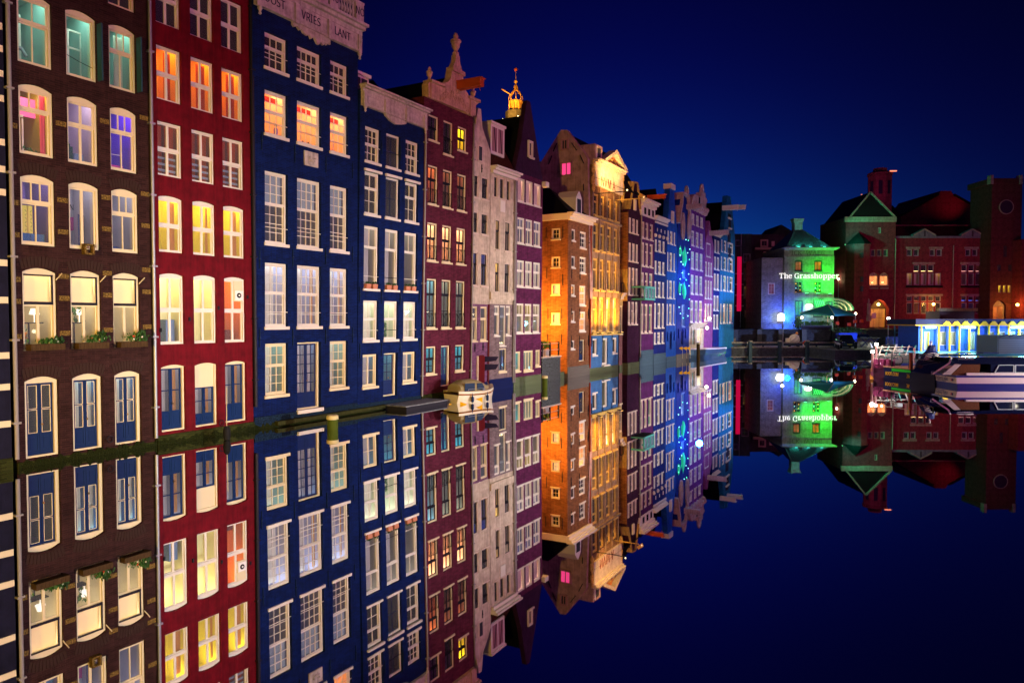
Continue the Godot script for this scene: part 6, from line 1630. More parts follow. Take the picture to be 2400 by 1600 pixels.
func far_ground() -> void:
	var stone := mat("quay stone", 0.46, 0.42, 0.34, 0.8, "stone", 1.9, 1.0)
	var wallm := mat("quay brick", 0.10, 0.11, 0.12, 0.85, "brick", 0.96, 2.0)
	var a := at_z(1612, 815, 83.0); var b := at_z(1957, 815, 83.0)
	# the low quay in front of the tavern
	var g := G.new().box(Vector3(a.x, -2, -91), Vector3(b.x, 0.50, -83)); var q := struct("quay", g, wallm)
	part(q, "coping", G.new().box(Vector3(a.x - 0.05, 0.502, -90.9), Vector3(b.x, 0.60, -82.9)), stone)
	# the parking quay, one step nearer
	var c := at_z(1958, 820, 76.0)
	var g2 := G.new().box(Vector3(c.x, -2, -91.02), Vector3(60, 0.50, -76)); var q2 := struct("quay", g2, wallm)
	part(q2, "paving", G.new().box(Vector3(c.x - 0.02, 0.502, -91), Vector3(60, 0.56, -75.95)), mat("grey paving", 0.20, 0.20, 0.19, 0.85, "stone", 1.3, 1.0))
	# upper street behind a retaining wall with piers
	var d := at_z(1690, 800, 91.5)
	var g3 := G.new().box(Vector3(d.x, -1, -200), Vector3(90, 2.5, -91.5)); var st := struct("street", g3, mat("retaining brick", 0.06, 0.065, 0.085, 0.8, "brick", 0.96, 2.0))
	for u in [1724, 1780, 1830, 1885, 1958]:
		var p := at_z(u, 800, 91.3); part(st, "pier", G.new().box(Vector3(p.x - 0.3, 0.6, -91.499), Vector3(p.x + 0.3, 2.5, -91.2)), mat("pier stone", 0.14, 0.15, 0.16, 0.8, "stone", 1.2, 1.0))
	# guard beams and posts on the low quay
	for u in [1636, 1697, 1759, 1828, 1893]:
		var p := at_z(u, 806, 82.6)
		var o := thing("mooring_post", "square wooden mooring post with pale cap along the low quay rail", "post", Vector3(p.x, 0, p.z), 0, "posts along the low quay")
		part(o, "shaft", G.new().box(Vector3(-0.17, -1, -0.17), Vector3(0.17, 1.22, 0.17)), mat("post blue-green", 0.05, 0.09, 0.11, 0.7, "wood", 0.6))
		part(o, "cap", G.new().lathe([[0.26, 1.22], [0.26, 1.30], [0.18, 1.37], [0.0, 1.38]], Vector3.ZERO, 10), stone)
	var r := at_z(1622, 806, 83.4); var r2 := at_z(1956, 806, 83.4)
	var rl := thing("guard_rail", "long pale guard beam on posts along the low quay edge", "railing", Vector3(r.x, 0.6, r.z))
	part(rl, "top_beam", G.new().box(Vector3(0, 0.42, -0.15), Vector3(r2.x - r.x, 0.56, 0.15)), stone)
	part(rl, "lower_beam", G.new().box(Vector3(0.02, 0.14, -0.1), Vector3(r2.x - r.x, 0.41, 0.1)), mat("dark beam", 0.03, 0.05, 0.08, 0.6))
	for k in 9:
		part(rl, "rail_post", G.new().box(Vector3((r2.x - r.x) * k / 8.0 - 0.08, 0, -0.08), Vector3((r2.x - r.x) * k / 8.0 + 0.08, 0.14, 0.08)), mat("dark beam", 0.03, 0.05, 0.08, 0.6))
	# board fence
	var f0 := at_z(1648, 790, 86.0); var f1 := at_z(1725, 790, 86.0)
	var fe := thing("board_fence", "pale upright board fence at the foot of the blue houses", "fence", Vector3(f0.x, 0.6, f0.z))
	var n := 24
	for k in n:
		var x := (f1.x - f0.x) * k / n
		part(fe, "board", G.new().box(Vector3(x + 0.01, 0.05, -0.02 + 0.015 * (k % 2)), Vector3(x + (f1.x - f0.x) / n - 0.015, 0.92 + 0.02 * ((k * 7) % 3), 0.02 + 0.015 * (k % 2))), mat("pale board %d" % (k % 3), 0.52 - 0.05 * (k % 3), 0.46 - 0.05 * (k % 3), 0.32 - 0.04 * (k % 3), 0.8, "wood", 0.5))
	for y in [0.25, 0.72]: part(fe, "rail", G.new().box(Vector3(0, y, -0.08), Vector3(f1.x - f0.x, y + 0.08, -0.022)), M["pale board 1"])

func tavern() -> void:
	block("tavern", "square tavern floodlit green with ribbed pyramid roof and neon script sign", "tavern", 1838, 1955, 700, 97.0)
	var o: Node3D = H.node
	var wl := mat("tavern plaster", 0.36, 0.38, 0.34, 0.8, "plaster", 2.4, 1.0)
	var dark := mat("tavern dark paint", 0.06, 0.09, 0.09, 0.6)
	for s in [[1863.4, 611, 1881.3, 635, R(0.5, 0.25, 0.15, 1.0, 0.6, 0.4, 1.6)], [1909, 611, 1927.7, 635, R(0.6, 0.22, 0.06, 1.0, 0.5, 0.2, 1.8)]]: W(s[0], s[1], s[2], s[3], {"fw": 0.12, "rec": 0.12, "fm": dark, "l": [2, 2], "room": s[4], "arch": 0.12})
	for s in [[1862.4, 658.7, 1882, 687], [1908, 658.7, 1928, 687]]:
		var w := W(s[0], s[1], s[2], s[3], {"fw": 0.10, "rec": 0.10, "l": [2, 3], "bar": 0.06, "fm": wl, "arch": 0.1})
		for k in 5: var q := lp(lerpf(s[0], s[2], 0.25 + 0.5 * (k % 2)), lerpf(s[1], s[3], 0.2 + 0.18 * k)); part(w, "party_light", G.new().ball(Vector3(q.x, q.y, -0.2), 0.09, 6), glow("party light %d" % (k % 3), [1.0, 1.0, 0.3][k % 3], [0.3, 0.5, 0.8][k % 3], [0.1, 0.1, 1.0][k % 3], 1.2))
	for s in [[1864, 704, 1882, 740], [1907, 702, 1929, 742], [1936, 706, 1952, 745]]: W(s[0], s[1], s[2], s[3], {"fw": 0.1, "rec": 0.1, "fm": dark, "l": [2, 2], "room": R(0.2, 0.6, 0.35, 0.5, 1.0, 0.7, 1.6)})
	var y1 := py(1840, 600); var yt := py(1840, 580)
	walls(wl, 2.5, y1, 8.0)
	# frieze with cut lettering and a wide moulded cornice
	var fz := part(o, "frieze", slab(1838, 599.5, 1955, 603.5, 0.0, 0.12), wl)
	part(o, "frieze_panel", slab(1838, 586, 1955, 599.4, -8, 0.04), wl)
	lettering(fz, "ICK  WAEC", Vector3(H.w * 0.47, py(1890, 593), 0.042), 0.55, 0.02, mat("faded letters", 0.10, 0.12, 0.08, 0.8), 0, false, true, 1.15)
	var ov := px(1835.5, 583); var ow := px(1965, 583)
	var cg := G.new()
	cg.loft([[Vector3(ov + 0.2, py(1840, 586), 0.1), Vector3(ow - 0.35, py(1840, 586), 0.1)], [Vector3(ov, py(1840, 582), 0.55), Vector3(ow, py(1840, 582), 0.55)], [Vector3(ov, yt, 0.6), Vector3(ow, yt, 0.6)], [Vector3(ov + 0.1, yt, -8), Vector3(ow - 0.1, yt, -8)]], false)
	cg.quad(Vector3(ow - 0.35, py(1840, 586), 0.1), Vector3(ow - 0.35, py(1840, 586), -8), Vector3(ow, yt, -8), Vector3(ow, yt, 0.6)); cg.quad(Vector3(ov, yt, 0.6), Vector3(ov, yt, -8), Vector3(ov + 0.2, py(1840, 586), -8), Vector3(ov + 0.2, py(1840, 586), 0.1))
	part(o, "cornice", cg, wl)
	# pyramid roof of rolled tiles
	var a := lp(1845, 580); var b := lp(1949, 580); var r0 := lp(1887, 531); var r1 := lp(1903, 531)
	var rg := G.new(); var zt := -3.4
	rg.quad(Vector3(a.x, yt, 0), Vector3(b.x, yt, 0), Vector3(r1.x, r0.y, zt), Vector3(r0.x, r0.y, zt)); rg.quad(Vector3(b.x, yt, 0), Vector3(b.x, yt, -8), Vector3(r1.x, r0.y, zt - 0.8), Vector3(r1.x, r0.y, zt)); rg.quad(Vector3(a.x, yt, -8), Vector3(a.x, yt, 0), Vector3(r0.x, r0.y, zt), Vector3(r0.x, r0.y, zt - 0.8)); rg.quad(Vector3(b.x, yt, -8), Vector3(a.x, yt, -8), Vector3(r0.x, r0.y, zt - 0.8), Vector3(r1.x, r0.y, zt - 0.8))
	var tile := mat("glazed tile", 0.20, 0.26, 0.27, 0.5, "stone", 0.8, 1.0)
	var roof := part(o, "roof", rg, tile)
	for k in 24:
		var t := (k + 0.5) / 24.0
		var xb := lerpf(a.x, b.x, t)
		# ribs run straight up the slope until they meet the hips
		var up := 1.0
		if xb < r0.x: up = (xb - a.x) / (r0.x - a.x)
		elif xb > r1.x: up = (b.x - xb) / (b.x - r1.x)
		part(roof, "tile_rib", G.new().cyl(Vector3(xb, yt + 0.03, 0.03), Vector3(xb, lerpf(yt, r0.y, up) + 0.03, lerpf(0, zt, up) + 0.03), 0.055, 0.055, 6), tile)
	for s in [[a, r0], [b, r1]]: part(roof, "hip_tile", G.new().cyl(Vector3(s[0].x, yt, 0), Vector3(s[1].x, r0.y + 0.05, zt), 0.09, 0.09, 6), tile)
	var ch := G.new().box(Vector3(r0.x - 0.1, r0.y - 0.2, zt - 0.9), Vector3(r1.x + 0.1, r0.y + 1.0, zt + 0.1)); ch.tbox(Transform3D(Basis(Vector3(1, 0, 0), PI), Vector3((r0.x + r1.x) / 2, r0.y + 1.28, zt - 0.4)), Vector3(1.5, 0.56, 1.3), 0.78); part(o, "chimney", ch, wl)
	var dq := lp(1880, 576); part(roof, "roof_lamp", G.new().box(Vector3(dq.x - 0.2, dq.y - 0.2, 0.1), Vector3(dq.x + 0.2, dq.y + 0.2, 0.4)), dark)
	# neon script
	var nq := lp(1895, 647)
	var neon := lettering(o, "The Grasshopper", Vector3(nq.x, nq.y, 0.28), 0.66, 0.05, glow("neon sign", 1.0, 0.95, 0.85, 1.3), 0, true, true, 1.08, "neon_sign")
	part(neon, "sign_rail", G.new().box(Vector3(-2.4, -0.05, -0.12), Vector3(2.4, 0.0, -0.06)), dark)
	# green floodlights on the string course and their bulbs; one added for evenness
	for s in [[1888, 687.5, 0.55], [1914, 687.5, 1.0], [1942, 688.5, 1.0]]:
		var q := lp(s[0], s[1]); var at := Vector3(q.x, q.y, 0.55)
		var fb := part(o, "floodlight", G.new().box(at + Vector3(-0.2, -0.14, -0.1), at + Vector3(0.2, 0.0, 0.12)), dark)
		part(fb, "floodlight_glass", G.new().box(at + Vector3(-0.18, 0.0, -0.1), at + Vector3(0.18, 0.03, 0.1)), glow("green flood glass", 0.2, 1.0, 0.4, 6.0))
		spot(o, at + Vector3(0, 0.1, 1.6), Vector3(q.x + 0.9, q.y + 2.2, 0), Color(0.008, 1.0, 0.012), 50.0 * s[2], 54, 1.0)
		spot(o, at + Vector3(0, -0.2, 0.6), at + Vector3(0.0, -3.0, -0.3), Color(0.03, 1.0, 0.14), 10.0 * s[2], 70, 1.0)
	# cornice lamps that catch the frieze and roof
	for u in [1870, 1898, 1930]: var q := lp(u, 578); part(o, "cornice_lamp", G.new().box(Vector3(q.x - 0.15, yt, 0.35), Vector3(q.x + 0.15, yt + 0.12, 0.5)), glow("teal flood glass", 0.1, 1.0, 0.75, 1.2)); spot(o, Vector3(q.x, yt + 0.16, 0.42), Vector3(q.x, yt + 2.0, -1.4), Color(0.05, 0.9, 0.65), 7.0, 75, 1.0)
	var wl2 := lp(1895, 716); part(o, "wall_lamp", G.new().lathe([[0.5, 0.0], [0.42, 0.25], [0.2, 0.36], [0.0, 0.38]], Vector3(wl2.x, wl2.y - 0.15, 0.25), 12), glow("wall lamp glass", 1.0, 0.95, 0.8, 3.0)); omni(o, Vector3(wl2.x, wl2.y - 0.4, 0.9), Color(0.5, 1.0, 0.7), 3.0, 0.2)
	# striped awnings
	var pale := mat("awning pale", 0.62, 0.66, 0.52, 0.8); var green := mat("awning green", 0.02, 0.16, 0.10, 0.8)
	var sa := G.new(); var aw := part(o, "awning", sa.box(Vector3(px(1907, 703), py(1907, 703), 0.02), Vector3(px(1929, 703), py(1907, 703) + 0.08, 0.1)), dark)
	for k in 10:
		var x0 := lerpf(px(1907, 710), px(1929, 710), k / 10.0); var x1 := lerpf(px(1907, 710), px(1929, 710), (k + 1) / 10.0); var yy := py(1907, 703); var yb := py(1907, 721)
		var ag := G.new(); ag.quad(Vector3(x0, yb, 0.8), Vector3(x1, yb, 0.8), Vector3(x1, yy, 0.05), Vector3(x0, yy, 0.05)); part(aw, "stripe", ag, pale if k % 2 else green)
	var aw2 := part(o, "awning", G.new().box(Vector3(H.w, py(1958, 697), -2.0), Vector3(H.w + 0.06, py(1958, 695), 0.0)), dark)
	var reach: float = px(2003, 715) - H.w
	for k in 14:
		var z0 := lerpf(0.0, -3.0, k / 14.0); var z1 := lerpf(0.0, -3.0, (k + 1) / 14.0)
		var ag := G.new()
		for j in 6:
			var ta := PI / 2 * j / 6.0; var tb := PI / 2 * (j + 1) / 6.0; var yb := py(1958, 727); var hy := py(1958, 697) - yb
			ag.quad(Vector3(H.w + reach * sin(ta), yb + hy * cos(ta), z1), Vector3(H.w + reach * sin(ta), yb + hy * cos(ta), z0), Vector3(H.w + reach * sin(tb), yb + hy * cos(tb), z0), Vector3(H.w + reach * sin(tb), yb + hy * cos(tb), z1))
		part(aw2, "stripe", ag, pale if k % 2 else green)
	# broad stripes over the front face of the curved awning
	for k in 9:
		var f := 1.0 - k / 9.0; var f1 := 1.0 - (k + 0.5) / 9.0; var ag := G.new(); var yb := py(1958, 727); var hy := py(1958, 697) - yb
		for j in 6:
			var ta := PI / 2 * j / 6.0; var tb := PI / 2 * (j + 1) / 6.0
			ag.quad(Vector3(H.w + reach * sin(ta) * f1, yb + hy * cos(ta) * f1, 0.03), Vector3(H.w + reach * sin(tb) * f1, yb + hy * cos(tb) * f1, 0.03), Vector3(H.w + reach * sin(tb) * f, yb + hy * cos(tb) * f, 0.03), Vector3(H.w + reach * sin(ta) * f, yb + hy * cos(ta) * f, 0.03))
		part(aw2, "stripe", ag, pale if k % 2 else green)

func pale_house() -> void:
	block("blind_house", "pale brick blind-walled house with one small window beside the tavern", "house", 1785, 1836.5, 700, 97.5)
	W(1801, 663, 1816.5, 690, {"fw": 0.08, "rec": 0.06, "l": [2, 3], "sill": false, "room": R(0.4, 0.2, 0.25, 1.0, 0.5, 0.4, 0.9)})
	var yt := py(1800, 604)
	walls(mat("pale brick", 0.46, 0.44, 0.46, 0.85, "brick", 0.96, 2.0), 2.5, yt, 8); flat_roof(yt, 8, M["slate"])
	var a := lp(1821, 734); var b := lp(1835, 752)
	var sg := thing("light_sign", "glaring white illuminated sign box at the corner of the pale house", "sign", H.node.transform * Vector3((a.x + b.x) / 2, b.y, 0.5))
	var q := PackedVector2Array(); var w := b.x - a.x; var h := a.y - b.y
	for k in 9: q.append(Vector2(w / 2 * cos(PI * k / 8.0), h * 0.75 + h * 0.25 * sin(PI * k / 8.0)))
	q.append(Vector2(-w / 2, 0)); q.append(Vector2(w / 2, 0))
	part(sg, "sign_face", G.new().prism(q, -0.12, 0.12), glow("white sign light", 1.0, 0.97, 0.85, 3.0))
	part(sg, "bracket", G.new().box(Vector3(-0.04, h * 0.3, -0.5), Vector3(0.04, h * 0.4, -0.12)), M["iron"])
	omni(sg, Vector3(0.6, h * 0.5, 0.9), Color(0.0, 0.07, 1.0), 30.0, 0.3)
	omni(sg, Vector3(-0.5, h * 0.5, 0.6), Color(0.35, 0.6, 1.0), 3.0, 0.3)

func back_houses() -> void:
	block("back_house", "dark house with plum windows and a long red vertical light sign", "house", 1718, 1762, 700, 104.0)
	var dk := mat("night plaster", 0.05, 0.055, 0.075, 0.85, "plaster", 2.0, 1.0)
	var plum := mat("plum frame", 0.16, 0.14, 0.22, 0.6)
	for s in [[1742, 594, 1760, 616], [1743, 628, 1761, 658]]: W(s[0], s[1], s[2], s[3], {"fw": 0.12, "rec": 0.08, "l": [2, 2], "fm": plum, "sill": false})
	W(1743, 669, 1756.5, 700, {"fw": 0.12, "rec": 0.08, "fm": plum, "sill": false, "room": R(0.5, 0.3, 0.08, 1.0, 0.7, 0.2, 1.0)})
	W(1745.5, 726, 1761, 744, {"fw": 0.1, "rec": 0.08, "fm": plum, "sill": false, "room": R(0.8, 0.12, 0.06, 1.0, 0.25, 0.12, 3.0)})
	W(1724, 562, 1737, 577, {"fw": 0.1, "rec": 0.06, "fm": plum, "sill": false})
	var yt := py(1740, 548); walls(dk, 2.5, yt, 9); flat_roof(yt, 9, M["slate"])
	part(H.node, "light_sign", slab(1727, 602, 1735, 729, 0.3, 0.5), glow("red light sign", 0.7, 0.003, 0.06, 0.75))
	for v in [640, 665, 690, 715]: part(H.node, "sign_bracket", slab(1722, v, 1742, v + 3, 0.2, 0.3), M["zinc"])
	drainpipe(H.w * 0.4, 2.6, yt, M["zinc"], 0.12, 0.06)
	block("back_house", "dark mansard house with pale attic windows behind the blind-walled house", "house", 1762.5, 1838, 600, 112.0)
	for s in [[1783, 561, 1801, 579], [1809, 565, 1816, 577]]: W(s[0], s[1], s[2], s[3], {"fw": 0.2, "rec": 0.05, "l": [2, 1], "fm": mat("pale frame", 0.5, 0.45, 0.4, 0.6), "sill": false})
	W(1790, 590, 1799, 600, {"fw": 0.1, "rec": 0.05, "sill": false})
	var y2 := py(1800, 549); walls(dk, 2.5, y2, 9); flat_roof(y2, 9, M["slate"])
	part(H.node, "ledge", slab(1769, 580, 1818, 585, 0, 0.3), mat("pale frame", 0.5, 0.45, 0.4, 0.6))
	part(H.node, "drain_spout", G.new().bar(Vector3(px(1753, 548), py(1753, 548), 0.1), Vector3(px(1760, 572), py(1760, 572), 0.1), 0.15), M["pale pipe"])
	block("back_house", "black steep-roofed house whose peak stands behind the tavern roof", "house", 1800, 1880, 560, 125.0)
	var y3 := py(1840, 560); walls(dk, 2.5, y3, 9)
	var q := PackedVector2Array([lp(1800, 560), lp(1880, 560), lp(1872, 550), lp(1832, 526)]); gable(q, dk, 8.0)
	block("back_house", "narrow unlit street front between the tavern and the brick exchange", "house", 1955, 1984, 620, 128.0)
	W(1968, 607, 1974, 617, {"fw": 0.1, "rec": 0.05, "sill": false}); W(1958, 630, 1966, 640, {"fw": 0.1, "rec": 0.05, "sill": false, "room": R(0.6, 0.4, 0.1, 1.0, 0.7, 0.2, 1.6)})
	for k in 4: W(1962 + k * 4.6, 662, 1965.4 + k * 4.6, 738, {"fw": 0.05, "rec": 0.05, "sill": false, "room": R(0.7, 0.35, 0.08, 1.0, 0.6, 0.2, 2.0), "fm": dk})
	var y4 := py(1965, 565); walls(dk, 2.5, y4, 9); flat_roof(y4, 9, M["slate"])
	part(H.node, "roof_step", slab(1960, 530, 1984, 566, -6, -1), dk)

func church_towers() -> void:
	var c := at_z(1209, 265, 150.0)
	var o := thing("church_tower", "gold-lit church lantern with open crown, ball and weathervane over the roofs", "tower", Vector3(c.x, 0, c.z))
	var y := func(v): return at_z(1209, v, 150.0).y
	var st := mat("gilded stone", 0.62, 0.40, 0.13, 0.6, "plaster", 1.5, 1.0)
	part(o, "shaft", G.new().lathe([[2.2, 0.0], [2.2, y.call(262)], [1.6, y.call(262)]], Vector3.ZERO, 8, false), mat("night plaster", 0.05, 0.055, 0.075, 0.85, "plaster", 2.0, 1.0))
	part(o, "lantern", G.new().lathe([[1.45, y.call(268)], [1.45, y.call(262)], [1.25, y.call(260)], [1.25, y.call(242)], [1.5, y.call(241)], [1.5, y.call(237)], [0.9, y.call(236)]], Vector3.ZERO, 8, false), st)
	for k in 8:
		var a := TAU * (k + 0.5) / 8
		part(o, "buttress", G.new().cyl(Vector3(1.42 * cos(a), y.call(264), 1.42 * sin(a)), Vector3(1.42 * cos(a), y.call(238), 1.42 * sin(a)), 0.17, 0.17, 6), st)
		var b := TAU * k / 8
		part(o, "dark_arch_panel", G.new().tbox(Transform3D(Basis(Vector3.UP, -b + PI / 2), Vector3(1.16 * cos(b), y.call(256), 1.16 * sin(b))), Vector3(0.5, 1.3, 0.06)), M["ink"])  # opening drawn as a solid panel, its shade in the colour
		var pts := []
		for s in [[1.35, 236], [1.5, 231], [1.2, 222], [0.5, 212], [0.25, 200]]: pts.append(Vector3(s[0] * cos(b), y.call(s[1]), s[0] * sin(b)))
		part(o, "crown_rib", G.new().tube(pts, 0.10, 5), st)
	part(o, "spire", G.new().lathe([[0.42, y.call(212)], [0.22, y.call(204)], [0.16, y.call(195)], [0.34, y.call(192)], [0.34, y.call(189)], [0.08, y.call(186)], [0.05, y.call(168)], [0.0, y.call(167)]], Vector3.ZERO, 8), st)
	part(o, "ball", G.new().ball(Vector3(0, y.call(162.5), 0), 0.38, 10), mat("copper ball", 0.5, 0.12, 0.06, 0.4))
	part(o, "flagpole", G.new().cyl(at_z(1198, 222, 149.0) - Vector3(c.x, 0, c.z), at_z(1175, 208, 147.0) - Vector3(c.x, 0, c.z), 0.13), st)
	for k in 2:
		var fp := Vector3([0.4, -2.6][k], y.call(294), [7.0, 5.0][k]); part(o, "floodlight_bulb", G.new().box(fp - Vector3(0.08, 0.05, 0.08), fp + Vector3(0.08, 0.05, 0.08)), glow("flood bulb", 1.0, 0.75, 0.35, 10.0)); spot(o, fp + Vector3(-0.2, 0.3, 0), Vector3(0, y.call(235), 0), Color(1.0, 0.40, 0.04), 190.0, 40, 1.0)
	var d := at_z(1980, 520, 170.0)
	var q := thing("church_tower", "small gold-lit dome with a spike beside the brick exchange roof", "tower", Vector3(d.x, 0, d.z))
	var z := func(v): return at_z(1980, v, 170.0).y
	part(q, "shaft", G.new().lathe([[2.4, 0.0], [2.4, z.call(522)], [1.2, z.call(522)]], Vector3.ZERO, 8, false), mat("night plaster", 0.05, 0.055, 0.075, 0.85, "plaster", 2.0, 1.0))
	part(q, "dome", G.new().lathe([[1.15, z.call(521)], [1.2, z.call(510)], [1.35, z.call(505)], [1.35, z.call(500)]], Vector3.ZERO, 12), st)
	part(q, "cap", G.new().lathe([[1.2, z.call(499)], [0.75, z.call(492)], [0.25, z.call(486)], [0.32, z.call(483)], [0.1, z.call(480)], [0.0, z.call(465)]], Vector3.ZERO, 12), mat("lead cap", 0.03, 0.035, 0.06, 0.6))
	var fp := Vector3(0.5, z.call(524), 5.0); part(q, "floodlight_bulb", G.new().box(fp - Vector3(0.08, 0.05, 0.08), fp + Vector3(0.08, 0.05, 0.08)), glow("flood bulb", 1.0, 0.75, 0.35, 10.0)); spot(q, fp + Vector3(0, 0.3, 0), Vector3(0, z.call(508), 0), Color(1.0, 0.62, 0.08), 22.0, 50, 1.0)

func exchange() -> void:
	var brick := mat("exchange brick", 0.27, 0.045, 0.075, 0.85, "brick", 0.96, 2.0)
	var trim := mat("exchange stone", 0.34, 0.30, 0.28, 0.8, "plaster", 1.4, 1.0)
	var cool := mat("exchange frame", 0.30, 0.30, 0.34, 0.6)
	# entrance block with hipped roof
	block("exchange_tower_block", "square brick entrance block with hipped roof, turret and lit arched doorway", "building", 1982, 2099, 620, 108.0)
	var o: Node3D = H.node
	for k in 3: W(2041.5 + k * 14.5, 584, 2052.5 + k * 14.5, 601, {"fw": 0.1, "rec": 0.12, "fm": trim, "sill": false})
	W(2058.5, 533, 2065.5, 547, {"fw": 0.12, "rec": 0.1, "fm": trim, "sill": false})
	for s in [[2038, 2059], [2063, 2083]]:
		var w := W(s[0], 645, s[1], 668.5, {"fw": 0.09, "rec": 0.25, "arch": 0.45, "l": [1, 2], "fm": trim, "room": R(0.8, 0.5, 0.3, 1.0, 0.66, 0.4, 2.0)})
		for k in 5: var q := lp(lerpf(s[0], s[1], (k + 0.5) / 5), 675); part(w, "corbel", G.new().box(Vector3(q.x - 0.09, q.y - 0.12, 0.0), Vector3(q.x + 0.09, q.y + 0.1, 0.14)), trim)
		omni(w, Vector3((lp(s[0], 650).x + lp(s[1], 650).x) / 2, py(2050, 662), -0.1), Color(1.0, 0.5, 0.2), 0.9, 0.1)
	var ent := W(2040, 722, 2083, 768, {"fw": 0.06, "rec": 0.9, "arch": 1.3, "l": [3, 2], "fm": mat("dark oak", 0.06, 0.04, 0.03, 0.6), "room": R(0.6, 0.38, 0.16, 1.0, 0.62, 0.22, 1.6), "called": "entrance", "sill": false})
	var lq := lp(2062, 713)
	part(ent, "door_lamp", G.new().ball(Vector3(lq.x, lq.y, -0.3), 0.22, 10), glow("orange lantern", 1.0, 0.6, 0.15, 14.0)); omni(ent, Vector3(lq.x, lq.y, -0.3), Color(1.0, 0.48, 0.08), 8.0, 0.25)
	part(ent, "notice_board", slab(2043, 733, 2053, 746, 0.1, 0.14), mat("notice white", 0.7, 0.7, 0.62))
	var yt := py(1990, 509)
	walls(brick, 2.5, yt, 9)
	part(o, "parapet", slab(1980, 508, 2101, 520, -0.2, 0.15), trim)
	var ap := lp(2040.5, 450); var rg := G.new()
	var a := Vector3(px(1992, 509), yt, -0.1); var b := Vector3(px(2099, 509), yt, -0.1); var bk := Vector3(0, 0, -9); var r := Vector3(ap.x, ap.y, -0.1)
	rg.tri(a, b, r); rg.quad(a + bk, a, r, r + bk); rg.quad(b, b + bk, r + bk, r); part(o, "roof", rg, M["slate"])
	for s in [a, b]: part(o, "roof_edge", G.new().bar(s + Vector3(0, 0, 0.1), r + Vector3(0, 0, 0.1), 0.22, 0.3), trim)
	# turret
	var tq := lp(2009, 650); var tr := 1.62
	part(o, "turret", G.new().lathe([[tr, 2.5], [tr, py(2009, 578)], [tr + 0.12, py(2009, 576)], [tr + 0.12, py(2009, 573)]], Vector3(tq.x, 0, 0.4), 8, false), brick)
	part(o, "turret_roof", G.new().lathe([[tr + 0.25, py(2009, 574)], [tr * 0.72, py(2009, 562)], [0.05, py(2009, 546)], [0.0, py(2009, 543)]], Vector3(tq.x, 0, 0.4), 8, false), M["slate"])
	for v in [595, 650, 672]: part(o, "turret_window", slab(2003, v, 2009, v + 12, 1.9, 2.02), M["painted dark pane"])
	part(o, "statue", G.new().lathe([[0.4, py(2030, 752)], [0.45, py(2030, 740)], [0.3, py(2030, 738)], [0.36, py(2030, 730)], [0.28, py(2030, 718)], [0.34, py(2030, 712)], [0.12, py(2030, 709)], [0.2, py(2030, 705)], [0.0, py(2030, 699)]], Vector3(px(2024, 720), 0, 1.6), 8), trim)
	drainpipe(H.w - 0.05, 2.6, py(2098, 560), M["pale pipe"], 0.15, 0.07)
	# invented green lamp, added in place of spill from the tavern
	var fp := Vector3(-2.0, yt - 4.5, 4.2); part(o, "floodlight_bulb", G.new().box(fp - Vector3(0.06, 0.04, 0.06), fp + Vector3(0.06, 0.04, 0.06)), glow("added green glass", 0.2, 1.0, 0.4, 1.0)); part(o, "floodlight_bracket", G.new().bar(fp, Vector3(0.05, fp.y, 0.0), 0.08), M["iron"]); spot(o, fp + Vector3(0.3, 0.3, 0), Vector3(H.w * 0.55, yt - 2.0, 0), Color(0.03, 1.0, 0.38), 75.0, 44, 1.0)
	# long red wing
	block("exchange_wing", "long red brick exchange wing with paired windows, two stone dormer gables and drainpipes", "building", 2100, 2322, 620, 108.5)
	o = H.node
	for u in [2126, 2180, 2263.5]:
		for k in 2: W(u + k * 16, 583.5, u + 12.5 + k * 16, 600, {"fw": 0.1, "rec": 0.12, "fm": cool, "sill": false})
		part(o, "lintel", slab(u - 2, 578.5, u + 31, 583, 0, 0.08), trim)
	for u in [2142, 2254]:
		for k in 3: W(u + k * 17, 620, u + 13.5 + k * 17, 637, {"fw": 0.07, "rec": 0.12, "fm": cool, "sill": false, "room": R(0.35, 0.12, 0.05, 1.0, 0.5, 0.2, 0.8) if u == 2254 and k == 2 else {}})
		part(o, "lintel", slab(u - 2, 614.5, u + 50, 619, 0, 0.08), trim)
	for s in [[2126, 5], [2254, 3]]:
		for k in s[1]:
			W(s[0] + k * 16.8, 639.5, s[0] + 12.8 + k * 16.8, 668, {"fw": 0.07, "rec": 0.12, "fm": cool, "sill": false, "room": R(0.42, 0.30, 0.14, 1.0, 0.68, 0.3, 1.0) if s[1] == 5 else R(0.25, 0.1, 0.14, 1.0, 0.5, 0.4, 0.5), "curtain": [[0.0, 0.7, M["white curtain"], 4]] if s[1] == 5 else []})
			W(s[0] + k * 16.8, 693.5, s[0] + 12.8 + k * 16.8, 706, {"fw": 0.07, "rec": 0.12, "fm": cool, "sill": false})
			W(s[0] + k * 16.8, 709, s[0] + 12.8 + k * 16.8, 735, {"fw": 0.07, "rec": 0.12, "fm": cool, "sill": false, "room": R(0.1, 0.2, 0.6, 0.3, 0.6, 1.0, 1.6) if s[1] == 3 else (R(0.5, 0.2, 0.05, 1.0, 0.55, 0.15, 1.2) if k in [1, 3] else {})})
		part(o, "lintel", slab(s[0] - 2, 689, s[0] + s[1] * 16.8, 693, 0, 0.08), trim); part(o, "sill_course", slab(s[0] - 2, 669, s[0] + s[1] * 16.8, 674, 0, 0.1), M["slate"])
	var ye := py(2110, 557); walls(brick, 2.5, ye, 9)
	part(o, "parapet", slab(2100, 553, 2322, 558, -0.2, 0.12), mat("bluish stone", 0.16, 0.18, 0.26, 0.8, "plaster", 1.4, 1.0))
